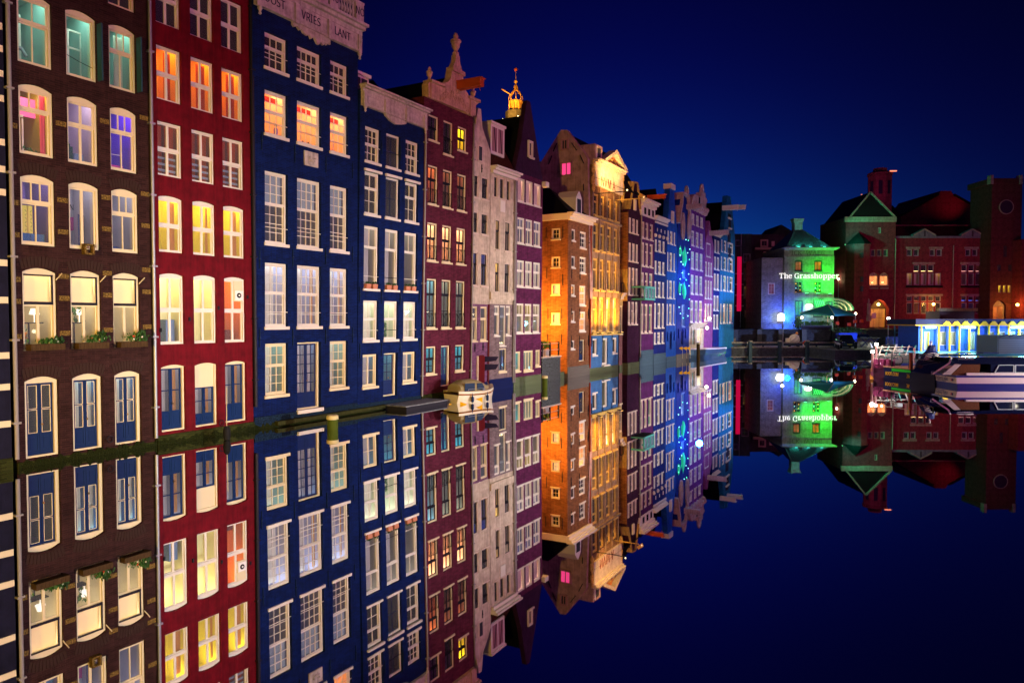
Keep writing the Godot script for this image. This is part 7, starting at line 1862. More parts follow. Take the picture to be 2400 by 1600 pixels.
	var yr := py(2110, 522); var rr := G.new(); rr.quad(Vector3(0, ye, 0), Vector3(H.w, ye, 0), Vector3(H.w - 0.5, yr, -3.2), Vector3(0.2, yr, -3.2)); rr.quad(Vector3(0.2, yr, -3.2), Vector3(H.w - 0.5, yr, -3.2), Vector3(H.w, ye, -9), Vector3(0, ye, -9)); rr.tri(Vector3(0, ye, -9), Vector3(0, ye, 0), Vector3(0.2, yr, -3.2))
	var rf := part(o, "roof", rr, mat("exchange tile", 0.055, 0.02, 0.02, 0.5, "stone", 0.9, 1.0))
	for k in 10: var t := (k + 0.5) / 10.0; part(rf, "tile_course", G.new().cyl(Vector3(0.1, lerpf(ye, yr, t), lerpf(0, -3.2, t) + 0.02), Vector3(H.w - 0.3, lerpf(ye, yr, t), lerpf(0, -3.2, t) + 0.02), 0.05, 0.05, 6), mat("exchange tile", 0.055, 0.02, 0.02, 0.5))
	part(rf, "ridge_tile", G.new().cyl(Vector3(0.2, yr, -3.2), Vector3(H.w - 0.5, yr, -3.2), 0.12, 0.12, 8), mat("ridge clay", 0.3, 0.12, 0.1, 0.5))
	for u in [2142, 2254]:
		var g := PackedVector2Array([lp(u - 2, 558), lp(u + 52, 558), lp(u + 52, 549), lp(u + 25, 535), lp(u - 2, 549)])
		var dg := part(o, "dormer_gable", G.new().prism(g, -0.8, 0.14), mat("bluish stone", 0.16, 0.18, 0.26, 0.8, "plaster", 1.4, 1.0))
		for s in [-1.0, 1.0]: var p := lp(u + 25, 537); var q := lp(u + 25 + s * 25, 551); part(dg, "coping", G.new().bar(Vector3(p.x, p.y, 0.1), Vector3(q.x, q.y, 0.1), 0.14, 0.3), trim)
		part(dg, "slit_window", slab(u + 23.5, 541, u + 27, 554, 0.14, 0.16), M["painted dark pane"])
	for u in [2233.5, 2321]: drainpipe(px(u, 640), 2.6, py(u, 575), M["pale pipe"], 0.15, 0.07)
	var lq2 := lp(2178, 713); part(o, "wall_lantern", G.new().ball(Vector3(lq2.x, lq2.y, 1.2), 0.2, 10), glow("orange lantern", 1.0, 0.6, 0.15, 14.0)); omni(o, Vector3(lq2.x, lq2.y, 1.2), Color(1.0, 0.42, 0.06), 6.0, 0.2); part(o, "lantern_arm", G.new().bar(Vector3(lq2.x, lq2.y + 0.3, 0.0), Vector3(lq2.x, lq2.y + 0.2, 1.2), 0.06), M["iron"])
	# hall behind with a glowing gable
	block("exchange_hall", "stepped red gable of the great hall rising behind the exchange wing roof", "building", 2120, 2315, 500, 128.0)
	o = H.node
	var hg := PackedVector2Array()
	for s in [[2112, 540], [2112, 505], [2200, 456], [2206, 447], [2230, 447], [2236, 456], [2300, 492], [2315, 500], [2315, 540]]: hg.append(lp(s[0], s[1]))
	part(o, "wall", G.new().prism(hg, -14.0, 0.0), mat("exchange brick", 0.27, 0.045, 0.075, 0.85, "brick", 0.96, 2.0))
	var cp := G.new()
	for s in [[2112, 505, 2200, 456], [2236, 456, 2315, 500]]: var p := lp(s[0], s[1]); var q := lp(s[2], s[3]); cp.bar(Vector3(p.x, p.y, 0), Vector3(q.x, q.y, 0), 0.3, 0.6)
	part(o, "coping", cp, M["slate"])
	part(o, "base_wall", G.new().box(Vector3(0, 2.5, -14), Vector3(H.w, py(2200, 538), -0.02)), M["slate"])
	part(o, "corner_roof", G.new().prism(PackedVector2Array([lp(2088, 510), lp(2118, 510), lp(2118, 500), lp(2100, 479), lp(2088, 497)]), -3.0, -1.0), M["slate"])
	var fl := Vector3(px(2245, 510), py(2245, 505), 5.0); part(o, "floodlight_bulb", G.new().box(fl - Vector3(0.08, 0.05, 0.08), fl + Vector3(0.08, 0.05, 0.08)), glow("flood bulb red", 1.0, 0.3, 0.15, 1.0)); part(o, "floodlight_mast", G.new().box(Vector3(fl.x - 0.06, 2.5, fl.z - 0.06), Vector3(fl.x + 0.06, fl.y, fl.z + 0.06)), M["iron"]); spot(o, fl + Vector3(0, 0.25, -0.2), Vector3(px(2222, 470), py(2222, 468), 0), Color(1.0, 0.06, 0.10), 9.0, 44, 1.0)
	# octagonal chimney tower
	var c := at_z(2062, 480, 124.0)
	var t8 := thing("octagonal_tower", "octagonal brick lantern tower with arched openings over the entrance block", "tower", Vector3(c.x, 0, c.z))
	var yy := func(v): return at_z(2062, v, 124.0).y
	part(t8, "shaft", G.new().lathe([[1.95, 2.5], [1.95, yy.call(412)], [2.1, yy.call(411)], [2.1, yy.call(407)], [1.2, yy.call(402)], [1.1, yy.call(395)], [0.0, yy.call(394)]], Vector3.ZERO, 8, false), mat("rosy brick", 0.33, 0.13, 0.14, 0.85, "brick", 0.96, 2.0))
	for k in 8: var a8 := TAU * (k + 0.5) / 8; part(t8, "dark_arch_panel", G.new().tbox(Transform3D(Basis(Vector3.UP, -a8 + PI / 2), Vector3(1.81 * cos(a8), yy.call(442), 1.81 * sin(a8))), Vector3(0.6, 2.3, 0.06)), M["ink"])  # shaded openings are solid panels coloured dark
	part(t8, "beacon_light", G.new().box(Vector3(0.9, yy.call(406), 1.5), Vector3(2.0, yy.call(404), 1.7)), glow("red beacon", 1.0, 0.25, 0.12, 2.0))
	var f8 := Vector3(-6.0, yy.call(470), 6.0); part(t8, "floodlight_bulb", G.new().box(f8 - Vector3(0.08, 0.05, 0.08), f8 + Vector3(0.08, 0.05, 0.08)), glow("flood bulb red", 1.0, 0.3, 0.15, 1.0)); part(t8, "floodlight_mast", G.new().box(Vector3(f8.x - 0.06, 2.5, f8.z - 0.06), Vector3(f8.x + 0.06, f8.y, f8.z + 0.06)), M["iron"]); spot(t8, f8 + Vector3(0, 0.3, 0), Vector3(0, yy.call(430), 0), Color(1.0, 0.10, 0.35), 9.0, 34, 1.0)
	# clock tower
	block("clock_tower", "tall unlit brick clock tower at the end of the exchange", "tower", 2323, 2394, 600, 106.0)
	o = H.node
	for k in 3: W(2341 + k * 11, 668, 2347.5 + k * 11, 686, {"fw": 0.05, "rec": 0.1, "fm": trim, "sill": false, "room": R(0.7, 0.6, 0.15, 1.0, 0.85, 0.25, 2.6, 0.5)})
	for s in [[2339, 620, 2347, 635], [2364, 620, 2372, 635], [2353, 576, 2361, 602]]: W(s[0], s[1], s[2], s[3], {"fw": 0.06, "rec": 0.1, "fm": mat("night plaster", 0.05, 0.055, 0.075, 0.85), "sill": false})
	W(2329, 716, 2358, 770, {"fw": 0.1, "rec": 0.5, "arch": 0.8, "l": [2, 2], "fm": trim, "room": R(0.5, 0.25, 0.1, 1.0, 0.6, 0.3, 1.6), "called": "entrance", "sill": false})
	var yq := py(2350, 418); walls(mat("tower brick", 0.15, 0.05, 0.06, 0.85, "brick", 0.96, 2.0), 2.5, yq, 5.0); flat_roof(yq, 5, M["slate"])
	part(o, "parapet", slab(2320, 418, 2397, 432, -5.1, 0.2), mat("tower brick", 0.15, 0.05, 0.06, 0.85, "brick", 0.96, 2.0))
	for u in [2323, 2391]: part(o, "corner_turret", slab(u - 3, 411, u + 3, 432, -0.5, 0.35), trim)
	var cq := lp(2359, 485); part(o, "clock_face", G.new().cyl(Vector3(cq.x, cq.y, 0.0), Vector3(cq.x, cq.y, 0.1), 0.95, 0.95, 24), mat("dark dial", 0.03, 0.02, 0.05, 0.5)); part(o, "clock_rim", G.new().lathe([[0.95, -0.06], [1.08, -0.06], [1.08, 0.06], [0.95, 0.06]], Vector3.ZERO, 24), trim).transform = Transform3D(Basis(Vector3(1, 0, 0), PI / 2), Vector3(cq.x, cq.y, 0.07))
	block("exchange_wing", "orange-lit brick wall with a lantern beyond the clock tower", "building", 2395, 2560, 650, 104.0)
	o = H.node
	var y8 := py(2400, 560); walls(brick, 2.5, y8, 8); flat_roof(y8, 8, M["slate"])
	var lw := thing("wall_lantern", "orange lantern on the wall right of the clock tower doorway", "lamp", at_z(2386, 714, 103.4))
	part(lw, "lantern_glass", G.new().ball(Vector3.ZERO, 0.2, 10), glow("orange lantern", 1.0, 0.6, 0.15, 14.0)); part(lw, "bracket", G.new().bar(Vector3(0, 0.2, 0), Vector3(0, 0.4, -2.5), 0.06), M["iron"]); omni(lw, Vector3.ZERO, Color(1.0, 0.36, 0.03), 16.0, 0.2)

# ---------------------------------------------------------------- things on the quays
func lamp_post(label: String, u: float, v: float, z: float, foot: float, c: Color, e: float, globe := true) -> Node3D:
	var p := at_z(u, v, z)
	var o := thing("street_lamp", label, "lamp", Vector3(p.x, foot, p.z), 0, "street lamps on the far quays")
	var h := p.y - foot
	part(o, "post", G.new().lathe([[0.09, 0], [0.09, 0.5], [0.045, 0.6], [0.04, h - 0.1]], Vector3.ZERO, 8), M["zinc"])
	part(o, "lamp_glass", G.new().ball(Vector3(0, h, 0), 0.17, 10, 1.0 if globe else 0.6), glow("lamp glass %.2f %.2f" % [c.g, c.b], c.r, lerpf(c.g, 1, 0.3), lerpf(c.b, 1, 0.25), 12.0))
	omni(o, Vector3(0, h, 0), c, e, 0.15)
	return o

func car(label: String, at: Vector3, turn: float, m: Material) -> Node3D:
	var o := thing("parked_car", label, "car", at, turn, "cars parked on the far quay")
	# cross-sections along the length (front at +z): [z, half width, bottom, top]
	var body := []
	for s in [[2.0, 0.62, 0.34, 0.62], [1.92, 0.78, 0.24, 0.74], [1.55, 0.84, 0.2, 0.86], [0.9, 0.86, 0.2, 0.94], [-1.4, 0.86, 0.2, 0.98], [-1.85, 0.8, 0.26, 0.95], [-1.95, 0.66, 0.36, 0.8]]:
		var w: float = s[1]; var ring := []
		for q in [[-w * 0.9, s[2]], [w * 0.9, s[2]], [w, lerpf(s[2], s[3], 0.35)], [w * 0.97, lerpf(s[2], s[3], 0.85)], [w * 0.82, s[3]], [-w * 0.82, s[3]], [-w * 0.97, lerpf(s[2], s[3], 0.85)], [-w, lerpf(s[2], s[3], 0.35)]]: ring.append(Vector3(q[0], q[1], s[0]))
		body.append(ring)
	var g := G.new()
	for i in body.size() - 1:
		for k in 8: g.quad(body[i][(k + 1) % 8], body[i][k], body[i + 1][k], body[i + 1][(k + 1) % 8])
	for e in [0, body.size() - 1]:
		for k in range(1, 7): g.tri(body[e][0], body[e][k], body[e][k + 1])
	part(o, "body", g, m)
	var cab := G.new(); var cs := []
	for s in [[1.0, 0.74, 0.9, 0.93], [0.25, 0.66, 0.9, 1.42], [-0.9, 0.66, 0.9, 1.46], [-1.75, 0.68, 0.9, 1.05]]:
		var w: float = s[1]; cs.append([Vector3(-w - 0.06, s[2], s[0]), Vector3(w + 0.06, s[2], s[0]), Vector3(w * 0.92, s[3], s[0]), Vector3(-w * 0.92, s[3], s[0])])
	for i in 3:
		for k in 4: cab.quad(cs[i][(k + 1) % 4], cs[i][k], cs[i + 1][k], cs[i + 1][(k + 1) % 4])
	part(o, "windows", cab, mat("car glass", 0.004, 0.006, 0.012, 0.03))
	var rf := G.new().loft([[Vector3(-0.63, 1.425, 0.3), Vector3(0.63, 1.425, 0.3)], [Vector3(-0.6, 1.48, -0.2), Vector3(0.6, 1.48, -0.2)], [Vector3(-0.62, 1.475, -0.95), Vector3(0.62, 1.475, -0.95)]], false); part(o, "roof_panel", rf, m)
	for s in [-1.0, 1.0]:
		part(o, "headlight", G.new().tbox(Transform3D(Basis(Vector3.UP, s * 0.35), Vector3(s * 0.6, 0.66, 1.86)), Vector3(0.3, 0.15, 0.14)), mat("headlight lens", 0.6, 0.62, 0.65, 0.1))
		part(o, "door_mirror", G.new().ball(Vector3(s * 0.96, 0.98, 0.65), 0.1, 8, 0.8), m)
		for z in [1.25, -1.25]:
			var w := part(o, "wheel", G.new().cyl(Vector3(s * 0.66, 0.31, z), Vector3(s * 0.87, 0.31, z), 0.31, 0.31, 16), mat("tyre", 0.012, 0.012, 0.013, 0.8)); part(w, "rim", G.new().cyl(Vector3(s * 0.87, 0.31, z), Vector3(s * 0.885, 0.31, z), 0.19, 0.17, 12), M["zinc"])
	part(o, "number_plate", G.new().box(Vector3(-0.26, 0.42, 1.99), Vector3(0.26, 0.53, 2.02)), mat("plate yellow", 0.65, 0.45, 0.04, 0.6))
	part(o, "grille", G.new().box(Vector3(-0.5, 0.27, 1.93), Vector3(0.5, 0.38, 1.985)), M["black paint"])
	return o

func bicycle(label: String, at: Vector3, turn: float) -> Node3D:
	var o := thing("bicycle", label, "bicycle", at, turn, "parked bicycles")
	var m := mat("bicycle paint", 0.05, 0.10, 0.13, 0.4)
	for x in [-0.52, 0.52]:
		var pts := []
		for k in 17: pts.append(Vector3(x + 0.33 * cos(TAU * k / 16), 0.34 + 0.33 * sin(TAU * k / 16), 0))
		var w := part(o, "wheel", G.new().tube(pts, 0.022, 5), mat("tyre", 0.012, 0.012, 0.013, 0.8))
		var sp := G.new()
		for k in 8: sp.cyl(Vector3(x, 0.34, 0), Vector3(x + 0.32 * cos(TAU * k / 8), 0.34 + 0.32 * sin(TAU * k / 8), 0), 0.004, 0.004, 3, false)
		part(w, "spokes", sp, M["zinc"])
	var f := G.new()
	for s in [[-0.52, 0.34, -0.1, 0.34], [-0.1, 0.34, -0.25, 0.85], [-0.25, 0.78, 0.36, 0.8], [-0.1, 0.34, 0.38, 0.68], [-0.52, 0.34, -0.24, 0.78], [0.52, 0.34, 0.34, 0.98]]: f.cyl(Vector3(s[0], s[1], 0), Vector3(s[2], s[3], 0), 0.022, 0.022, 5)
	part(o, "frame", f, m)
	part(o, "saddle", G.new().tbox(Transform3D(Basis(), Vector3(-0.27, 0.92, 0)), Vector3(0.26, 0.07, 0.16), 0.7), M["black paint"])
	part(o, "handlebar", G.new().tube([Vector3(0.2, 1.02, -0.28), Vector3(0.36, 1.03, -0.2), Vector3(0.36, 1.03, 0.2), Vector3(0.2, 1.02, 0.28)], 0.016, 5), M["zinc"])
	part(o, "crate", G.new().box(Vector3(0.42, 0.85, -0.18), Vector3(0.75, 1.08, 0.18)), mat("crate cloth", 0.35, 0.42, 0.46, 0.8))
	return o

func wheel_bin(label: String, at: Vector3, s: Vector3, m: Material, group: String) -> Node3D:
	var o := thing("waste_container", label, "bin", at, 0, group)
	part(o, "tub", G.new().tbox(Transform3D(Basis(Vector3(1, 0, 0), PI), Vector3(0, s.y * 0.5 + 0.1, 0)), Vector3(s.x, s.y * 0.85, s.z), 0.86), m)
	part(o, "lid", G.new().tbox(Transform3D(Basis(), Vector3(0, s.y * 0.97 + 0.1, 0)), Vector3(s.x * 1.05, s.y * 0.12, s.z * 1.05), 0.85), m)
	for k in [-1, 1]: part(o, "wheel", G.new().cyl(Vector3(k * s.x * 0.36, 0.09, s.z * 0.3), Vector3(k * s.x * 0.36 + 0.05, 0.09, s.z * 0.3), 0.09, 0.09, 8), M["black paint"])
	return o

func flag_rod(label: String, u: float, v: float, vf: float, z: float, dir := -1.0) -> void:
	var top := at_z(u, vf, z); var bot := at_z(u, v, z)
	var k := z / 33.0
	var o := thing("pennant", label, "flag", Vector3(bot.x, minf(bot.y, 0.3), bot.z), 0, "yellow pennants on rods")
	var h := top.y - o.position.y
	part(o, "rod", G.new().cyl(Vector3(0, -0.1, 0), Vector3(0, h, 0), 0.010 * k, 0.010 * k, 5), mat("pale rod", 0.6, 0.5, 0.25, 0.6))
	var g := G.new(); var w := 0.32 * sqrt(k)
	g.quad(Vector3(0, h, 0), Vector3(0, h - 0.26 * sqrt(k), 0), Vector3(dir * w * 0.5, h - 0.16 * sqrt(k), 0.03), Vector3(dir * w * 0.5, h - 0.05 * sqrt(k), 0.03))
	g.tri(Vector3(dir * w * 0.5, h - 0.05 * sqrt(k), 0.03), Vector3(dir * w * 0.5, h - 0.16 * sqrt(k), 0.03), Vector3(dir * w, h - 0.11 * sqrt(k), -0.01))
	part(o, "flag_cloth", g, mat("pennant yellow", 0.80, 0.45, 0.01, 0.7))

func pile(label: String, u: float, vt: float, vw: float, r: float, m: Material, group := "") -> void:
	var w := at_y(u, vw, 0.0); var t := at_z(u, vt, -w.z)
	var o := thing("mooring_pile", label, "post", w, 0, group)
	part(o, "shaft", G.new().lathe([[r * 1.05, -1.5], [r, t.y - 0.1], [r * 0.97, t.y - 0.05], [0.0, t.y - 0.05]], Vector3.ZERO, 12), m)
	part(o, "cap", G.new().lathe([[r * 1.1, t.y - 0.12], [r * 1.1, t.y], [r * 0.8, t.y + 0.03], [0.0, t.y + 0.03]], Vector3.ZERO, 12), mat("pale pile cap", 0.62, 0.55, 0.28, 0.7))

func water_front() -> void:
	# floating landing by the second navy house
	house("landing_stage", "low grey floating landing stage in front of the navy house with pots", 890, 992, 944, 0.0)
	H.node.set_meta("category", "landing stage"); H.node.remove_meta("group")
	part(H.node, "float", G.new().box(Vector3(0.1, -0.2, 0.2), Vector3(H.w, 0.16, 1.35)), mat("tarred float", 0.02, 0.02, 0.03, 0.7))
	for k in 9: part(H.node, "deck_board", G.new().box(Vector3(0.05, 0.162, 0.17 + k * 0.132), Vector3(H.w + 0.05, 0.20, 0.29 + k * 0.132)), mat("deck board %d" % (k % 3), 0.20 + 0.03 * (k % 3), 0.22 + 0.03 * (k % 3), 0.24 + 0.03 * (k % 3), 0.8, "wood", 0.6))
	house("timber_fender", "long mossy timber fender along the foot of the navy houses", 640, 986, 950, 0.0)
	H.node.set_meta("category", "fender"); H.node.remove_meta("group")
	part(H.node, "timber", G.new().box(Vector3(0, 0.06, 0.06), Vector3(H.w - 2.6, 0.2, 0.24)), mat("mossy timber", 0.045, 0.05, 0.015, 0.85, "wood", 0.5))
	pile("green mooring pile with pale lit top at the foot of the tall navy house", 779, 974, 1006, 0.19, mat("weedy green", 0.06, 0.09, 0.01, 0.8))
	pile("green mooring pile with pale top beside the grey terrace wall", 1277, 881, 908, 0.15, mat("weedy green", 0.06, 0.09, 0.01, 0.8))
	var br := mat("brown pile wood", 0.09, 0.06, 0.015, 0.85, "wood", 0.5)
	for s in [[1504, 826, 852], [1523, 822, 849], [1545, 822, 846], [1563, 818, 844], [1581, 815, 842], [1637, 803, 843]]: pile("brown mooring pile in the row before the blue and purple houses", s[0], s[1], s[2], 0.16, br, "brown piles before the far houses")
	var fe := thing("tyre_fender", "black round fender hanging at the waterline of the red house", "fender", at_y(531, 1020, 0.15))
	part(fe, "tyre", G.new().lathe([[0.06, -0.16], [0.10, -0.12], [0.115, 0.05], [0.10, 0.22], [0.05, 0.3]], Vector3.ZERO, 12), mat("tyre", 0.012, 0.012, 0.013, 0.8)); part(fe, "rope", G.new().tube([Vector3(0, 0.3, 0), Vector3(-0.05, 1.5, -0.15)], 0.012), mat("pale rod", 0.6, 0.5, 0.25, 0.6))
	# terrace in the gap
	house("terrace", "grey quayside terrace with black railing and planters between two houses", 1272, 1331, 850, 0.0)
	H.node.set_meta("category", "terrace"); H.node.remove_meta("group")
	var ty := py(1290, 838)
	part(H.node, "quay_wall", G.new().box(Vector3(0.01, -1.5, -9), Vector3(H.w * 0.72, ty, -0.05)), mat("grey concrete", 0.12, 0.14, 0.15, 0.85, "stone", 2.0, 1.0))
	part(H.node, "paving", G.new().box(Vector3(0.01, ty + 0.002, -9), Vector3(H.w * 0.74, ty + 0.08, 0.0)), M["carved stone"])
	part(H.node, "lower_step", G.new().box(Vector3(H.w * 0.72, -1.5, -9), Vector3(H.w - 0.02, 0.45, -0.2)), M["mossy stone"])
	var r := G.new()
	for x in [0.2, H.w * 0.36, H.w * 0.7]: r.bar(Vector3(x, ty, -0.15), Vector3(x, ty + 0.95, -0.15), 0.09)
	part(H.node, "railing_post", r, M["black paint"])
	for y in [0.85, 0.45]: part(H.node, "rail", G.new().bar(Vector3(0.05, ty + y, -0.15), Vector3(H.w * 0.72, ty + y, -0.15), 0.04), M["pale pipe"])
	for k in 2: var p := part(H.node, "planter", G.new().box(Vector3(0.15 + k * 0.9, ty + 0.08, -0.8), Vector3(0.75 + k * 0.9, ty + 0.5, -0.35)), mat("planter grey", 0.3, 0.3, 0.34)); leaves(p, "plants", Vector3(0.45 + k * 0.9, ty + 0.45, -0.55), Vector3(0.35, 0.5, 0.3), 160, M["leaf"], 0.1)

func sloop() -> void:
	var st := at_y(1058, 944, 0.0); var bw := at_y(1150, 934, 0.0)
	var dir := (bw - st); var L := dir.length() * 1.02
	var o := thing("sloop", "small cream motor sloop with olive canvas cabin moored beside the brick house", "boat", (st + bw) / 2, atan2(-dir.z, dir.x))
	# x runs from stern to bow; sections [x, half width at gunwale, half width at water, gunwale height]
	var S := [[-0.5, 0.52, 0.40, 0.50], [-0.42, 0.60, 0.50, 0.49], [-0.2, 0.68, 0.60, 0.46], [0.05, 0.70, 0.60, 0.45], [0.25, 0.62, 0.46, 0.49], [0.40, 0.40, 0.24, 0.56], [0.48, 0.16, 0.06, 0.62], [0.515, 0.02, 0.01, 0.66]]
	var secs := []; var deck := []; var band := []; var rim := []
	for s in S:
		var x: float = s[0] * L; var wg: float = s[1]; var ww: float = s[2]; var h: float = s[3]
		secs.append([Vector3(x, h - 0.12, wg), Vector3(x, h * 0.45, lerpf(ww, wg, 0.72)), Vector3(x, 0.0, ww), Vector3(x, -0.25, 0.0), Vector3(x, 0.0, -ww), Vector3(x, h * 0.45, -lerpf(ww, wg, 0.72)), Vector3(x, h - 0.12, -wg)])
		band.append([Vector3(x, h - 0.05, wg + 0.035), Vector3(x, h - 0.12, wg + 0.035), Vector3(x, h - 0.12, -wg - 0.035), Vector3(x, h - 0.05, -wg - 0.035)])
		rim.append([Vector3(x, h + 0.06, wg - 0.06), Vector3(x, h + 0.05, wg + 0.03), Vector3(x, h - 0.05, wg + 0.03), Vector3(x, h - 0.05, -wg - 0.03), Vector3(x, h + 0.05, -wg - 0.03), Vector3(x, h + 0.06, -wg + 0.06)])
		deck.append([Vector3(x, h + 0.04, wg - 0.06), Vector3(x, h + 0.06, 0), Vector3(x, h + 0.04, -wg + 0.06)])
	var cream := mat("cream gelcoat", 0.74, 0.68, 0.52, 0.25)
	var hull := G.new().loft(secs, false); hull.loft([[secs[0][0], secs[0][1], secs[0][2], secs[0][3]], [secs[0][6], secs[0][5], secs[0][4], secs[0][3]]], false)
	part(o, "hull", hull, cream)
	part(o, "rubbing_strake", G.new().loft(band), mat("brown strake", 0.20, 0.07, 0.01, 0.5))
	part(o, "gunwale", G.new().loft(rim), cream)
	var canvas := mat("olive canvas", 0.30, 0.25, 0.13, 0.85)
	part(o, "foredeck_cover", G.new().loft(deck.slice(1), false), canvas)
	var cab := []
	for s in [[-0.46, 0.34, 0.50], [-0.42, 0.50, 0.86], [-0.28, 0.55, 1.02], [-0.02, 0.55, 1.04], [0.14, 0.50, 0.93], [0.34, 0.30, 0.70], [0.47, 0.06, 0.63]]:
		var x: float = s[0] * L; var ring := []
		for k in 9: var a := PI * k / 8.0; ring.append(Vector3(x, 0.46 + (s[2] - 0.46) * pow(sin(a), 0.55), s[1] * cos(a)))
		cab.append(ring)
	var cb := part(o, "cabin_cover", G.new().loft(cab, false), canvas)
	var vin := mat("vinyl window", 0.03, 0.05, 0.10, 0.12)
	for s in [[-0.36, -0.12, 0.54, 0.89, 0.0], [-0.06, 0.14, 0.55, 0.86, 0.14]]:
		var q := [Vector2(s[0] * L, s[2]), Vector2(s[1] * L, s[2]), Vector2((s[1] - s[4] * 0.55) * L, s[3]), Vector2(s[0] * L, s[3])]
		part(cb, "window", G.new().prism(PackedVector2Array(q), 0.535, 0.56), vin)
	part(o, "boat_cleat", G.new().box(Vector3(0.1, 0.52, 0.62), Vector3(0.22, 0.57, 0.66)), M["zinc"])
	part(o, "mooring_rope", G.new().tube([Vector3(L * 0.5, 0.66, 0), Vector3(L * 0.62, 0.5, -0.4), Vector3(L * 0.7, 0.75, -0.8)], 0.012, 5), mat("pale rod", 0.6, 0.5, 0.25, 0.6))
	for x in [-0.25, 0.12]: part(o, "fender", G.new().lathe([[0.0, 0.02], [0.06, 0.06], [0.065, 0.26], [0.02, 0.32], [0.008, 0.46]], Vector3(L * x, 0.0, 0.76), 8), M["blue door paint"])
	part(o, "grab_rail", G.new().tube([Vector3(-L * 0.3, 0.53, 0.64), Vector3(-L * 0.3, 0.62, 0.62), Vector3(L * 0.1, 0.62, 0.6), Vector3(L * 0.1, 0.53, 0.62)], 0.012, 5), M["zinc"])
	flag_rod("yellow pennant on a rod by the sloop's stern", 1052, 955, 945, 32.0, 1.0)
	flag_rod("yellow pennant on a rod by the middle of the sloop", 1078, 960, 941, 32.0, 1.0)
	flag_rod("amber pennant on a rod by the sloop's bow", 1131, 950, 930, 32.4, -1.0)

func canal_boats() -> void:
	# open dark boat by the piles
	var a := at_y(1511, 851, 0.0); var b := at_y(1588, 842, 0.0); var d := b - a; var L := d.length()
	var o := thing("work_boat", "long dark open boat with brown hull moored by the brown piles", "boat", (a + b) / 2, atan2(-d.z, d.x))
	var secs := []
	for s in [[-0.5, 0.5, 0.75], [-0.46, 0.8, 0.68], [0.0, 0.95, 0.6], [0.4, 0.85, 0.62], [0.5, 0.4, 0.75]]: secs.append([Vector3(s[0] * L, s[2], s[1]), Vector3(s[0] * L, 0.1, s[1] * 0.85), Vector3(s[0] * L, -0.3, 0), Vector3(s[0] * L, 0.1, -s[1] * 0.85), Vector3(s[0] * L, s[2], -s[1])])
	part(o, "hull", G.new().loft(secs, false), mat("brown hull", 0.14, 0.05, 0.008, 0.4))
	part(o, "cover", G.new().loft([[Vector3(-0.46 * L, 0.68, 0.8), Vector3(-0.46 * L, 0.85, 0), Vector3(-0.46 * L, 0.68, -0.8)], [Vector3(0.45 * L, 0.62, 0.8), Vector3(0.45 * L, 0.85, 0), Vector3(0.45 * L, 0.62, -0.8)]], false), mat("blue-grey cover", 0.05, 0.08, 0.12, 0.7))
	part(o, "bow_post", G.new().cyl(Vector3(-0.5 * L, 0, 0), Vector3(-0.5 * L, 0.85, 0), 0.06), M["cream paint"])
	# round silvery boat
	var a2 := at_y(1602, 840, 0.0); var b2 := at_y(1689, 831, 0.0); var d2 := b2 - a2; var L2 := d2.length()
	var p := thing("covered_boat", "round-backed boat under a blue cover with a bright gunwale before the board fence", "boat", (a2 + b2) / 2, atan2(-d2.z, d2.x))
	var s2 := []; var c2 := []; var r2 := []
	for s in [[-0.5, 0.7, 0.9], [-0.47, 0.95, 0.9], [0.0, 1.05, 0.78], [0.42, 0.95, 0.74], [0.485, 0.6, 0.72], [0.5, 0.2, 0.70]]:
		s2.append([Vector3(s[0] * L2, s[2], s[1]), Vector3(s[0] * L2, 0.35, s[1] * 0.98), Vector3(s[0] * L2, 0.0, s[1] * 0.8), Vector3(s[0] * L2, -0.3, 0), Vector3(s[0] * L2, 0.0, -s[1] * 0.8), Vector3(s[0] * L2, s[2], -s[1])])
		r2.append([Vector3(s[0] * L2, s[2] + 0.10, s[1] + 0.02), Vector3(s[0] * L2, s[2] - 0.02, s[1] + 0.05), Vector3(s[0] * L2, s[2] - 0.02, -s[1] - 0.05), Vector3(s[0] * L2, s[2] + 0.10, -s[1] - 0.02)])
	part(p, "hull", G.new().loft(s2, false), mat("silver-blue hull", 0.10, 0.19, 0.28, 0.2, "", 1.0, 0.0, 0.4))
	part(p, "gunwale", G.new().loft(r2), mat("bright aluminium", 0.65, 0.6, 0.62, 0.3))
	for s in [[1510, 842, 830], [1533, 842, 828], [1557, 838, 828], [1581, 836, 828], [1600, 825, 812], [1610, 822, 812], [1618, 822, 812]]: flag_rod("small yellow pennant standing on a moored boat before the far houses", s[0], s[1], s[2], 66.0)
	var b1 := at_z(1680, 808, 84.2); bicycle("bicycle with pale load leaning at the board fence", Vector3(b1.x, 0.62, b1.z), 0.25)
	var b3 := at_z(1618, 806, 84.2); bicycle("bicycle half hidden at the end of the low quay rail", Vector3(b3.x, 0.62, b3.z), 0.9)

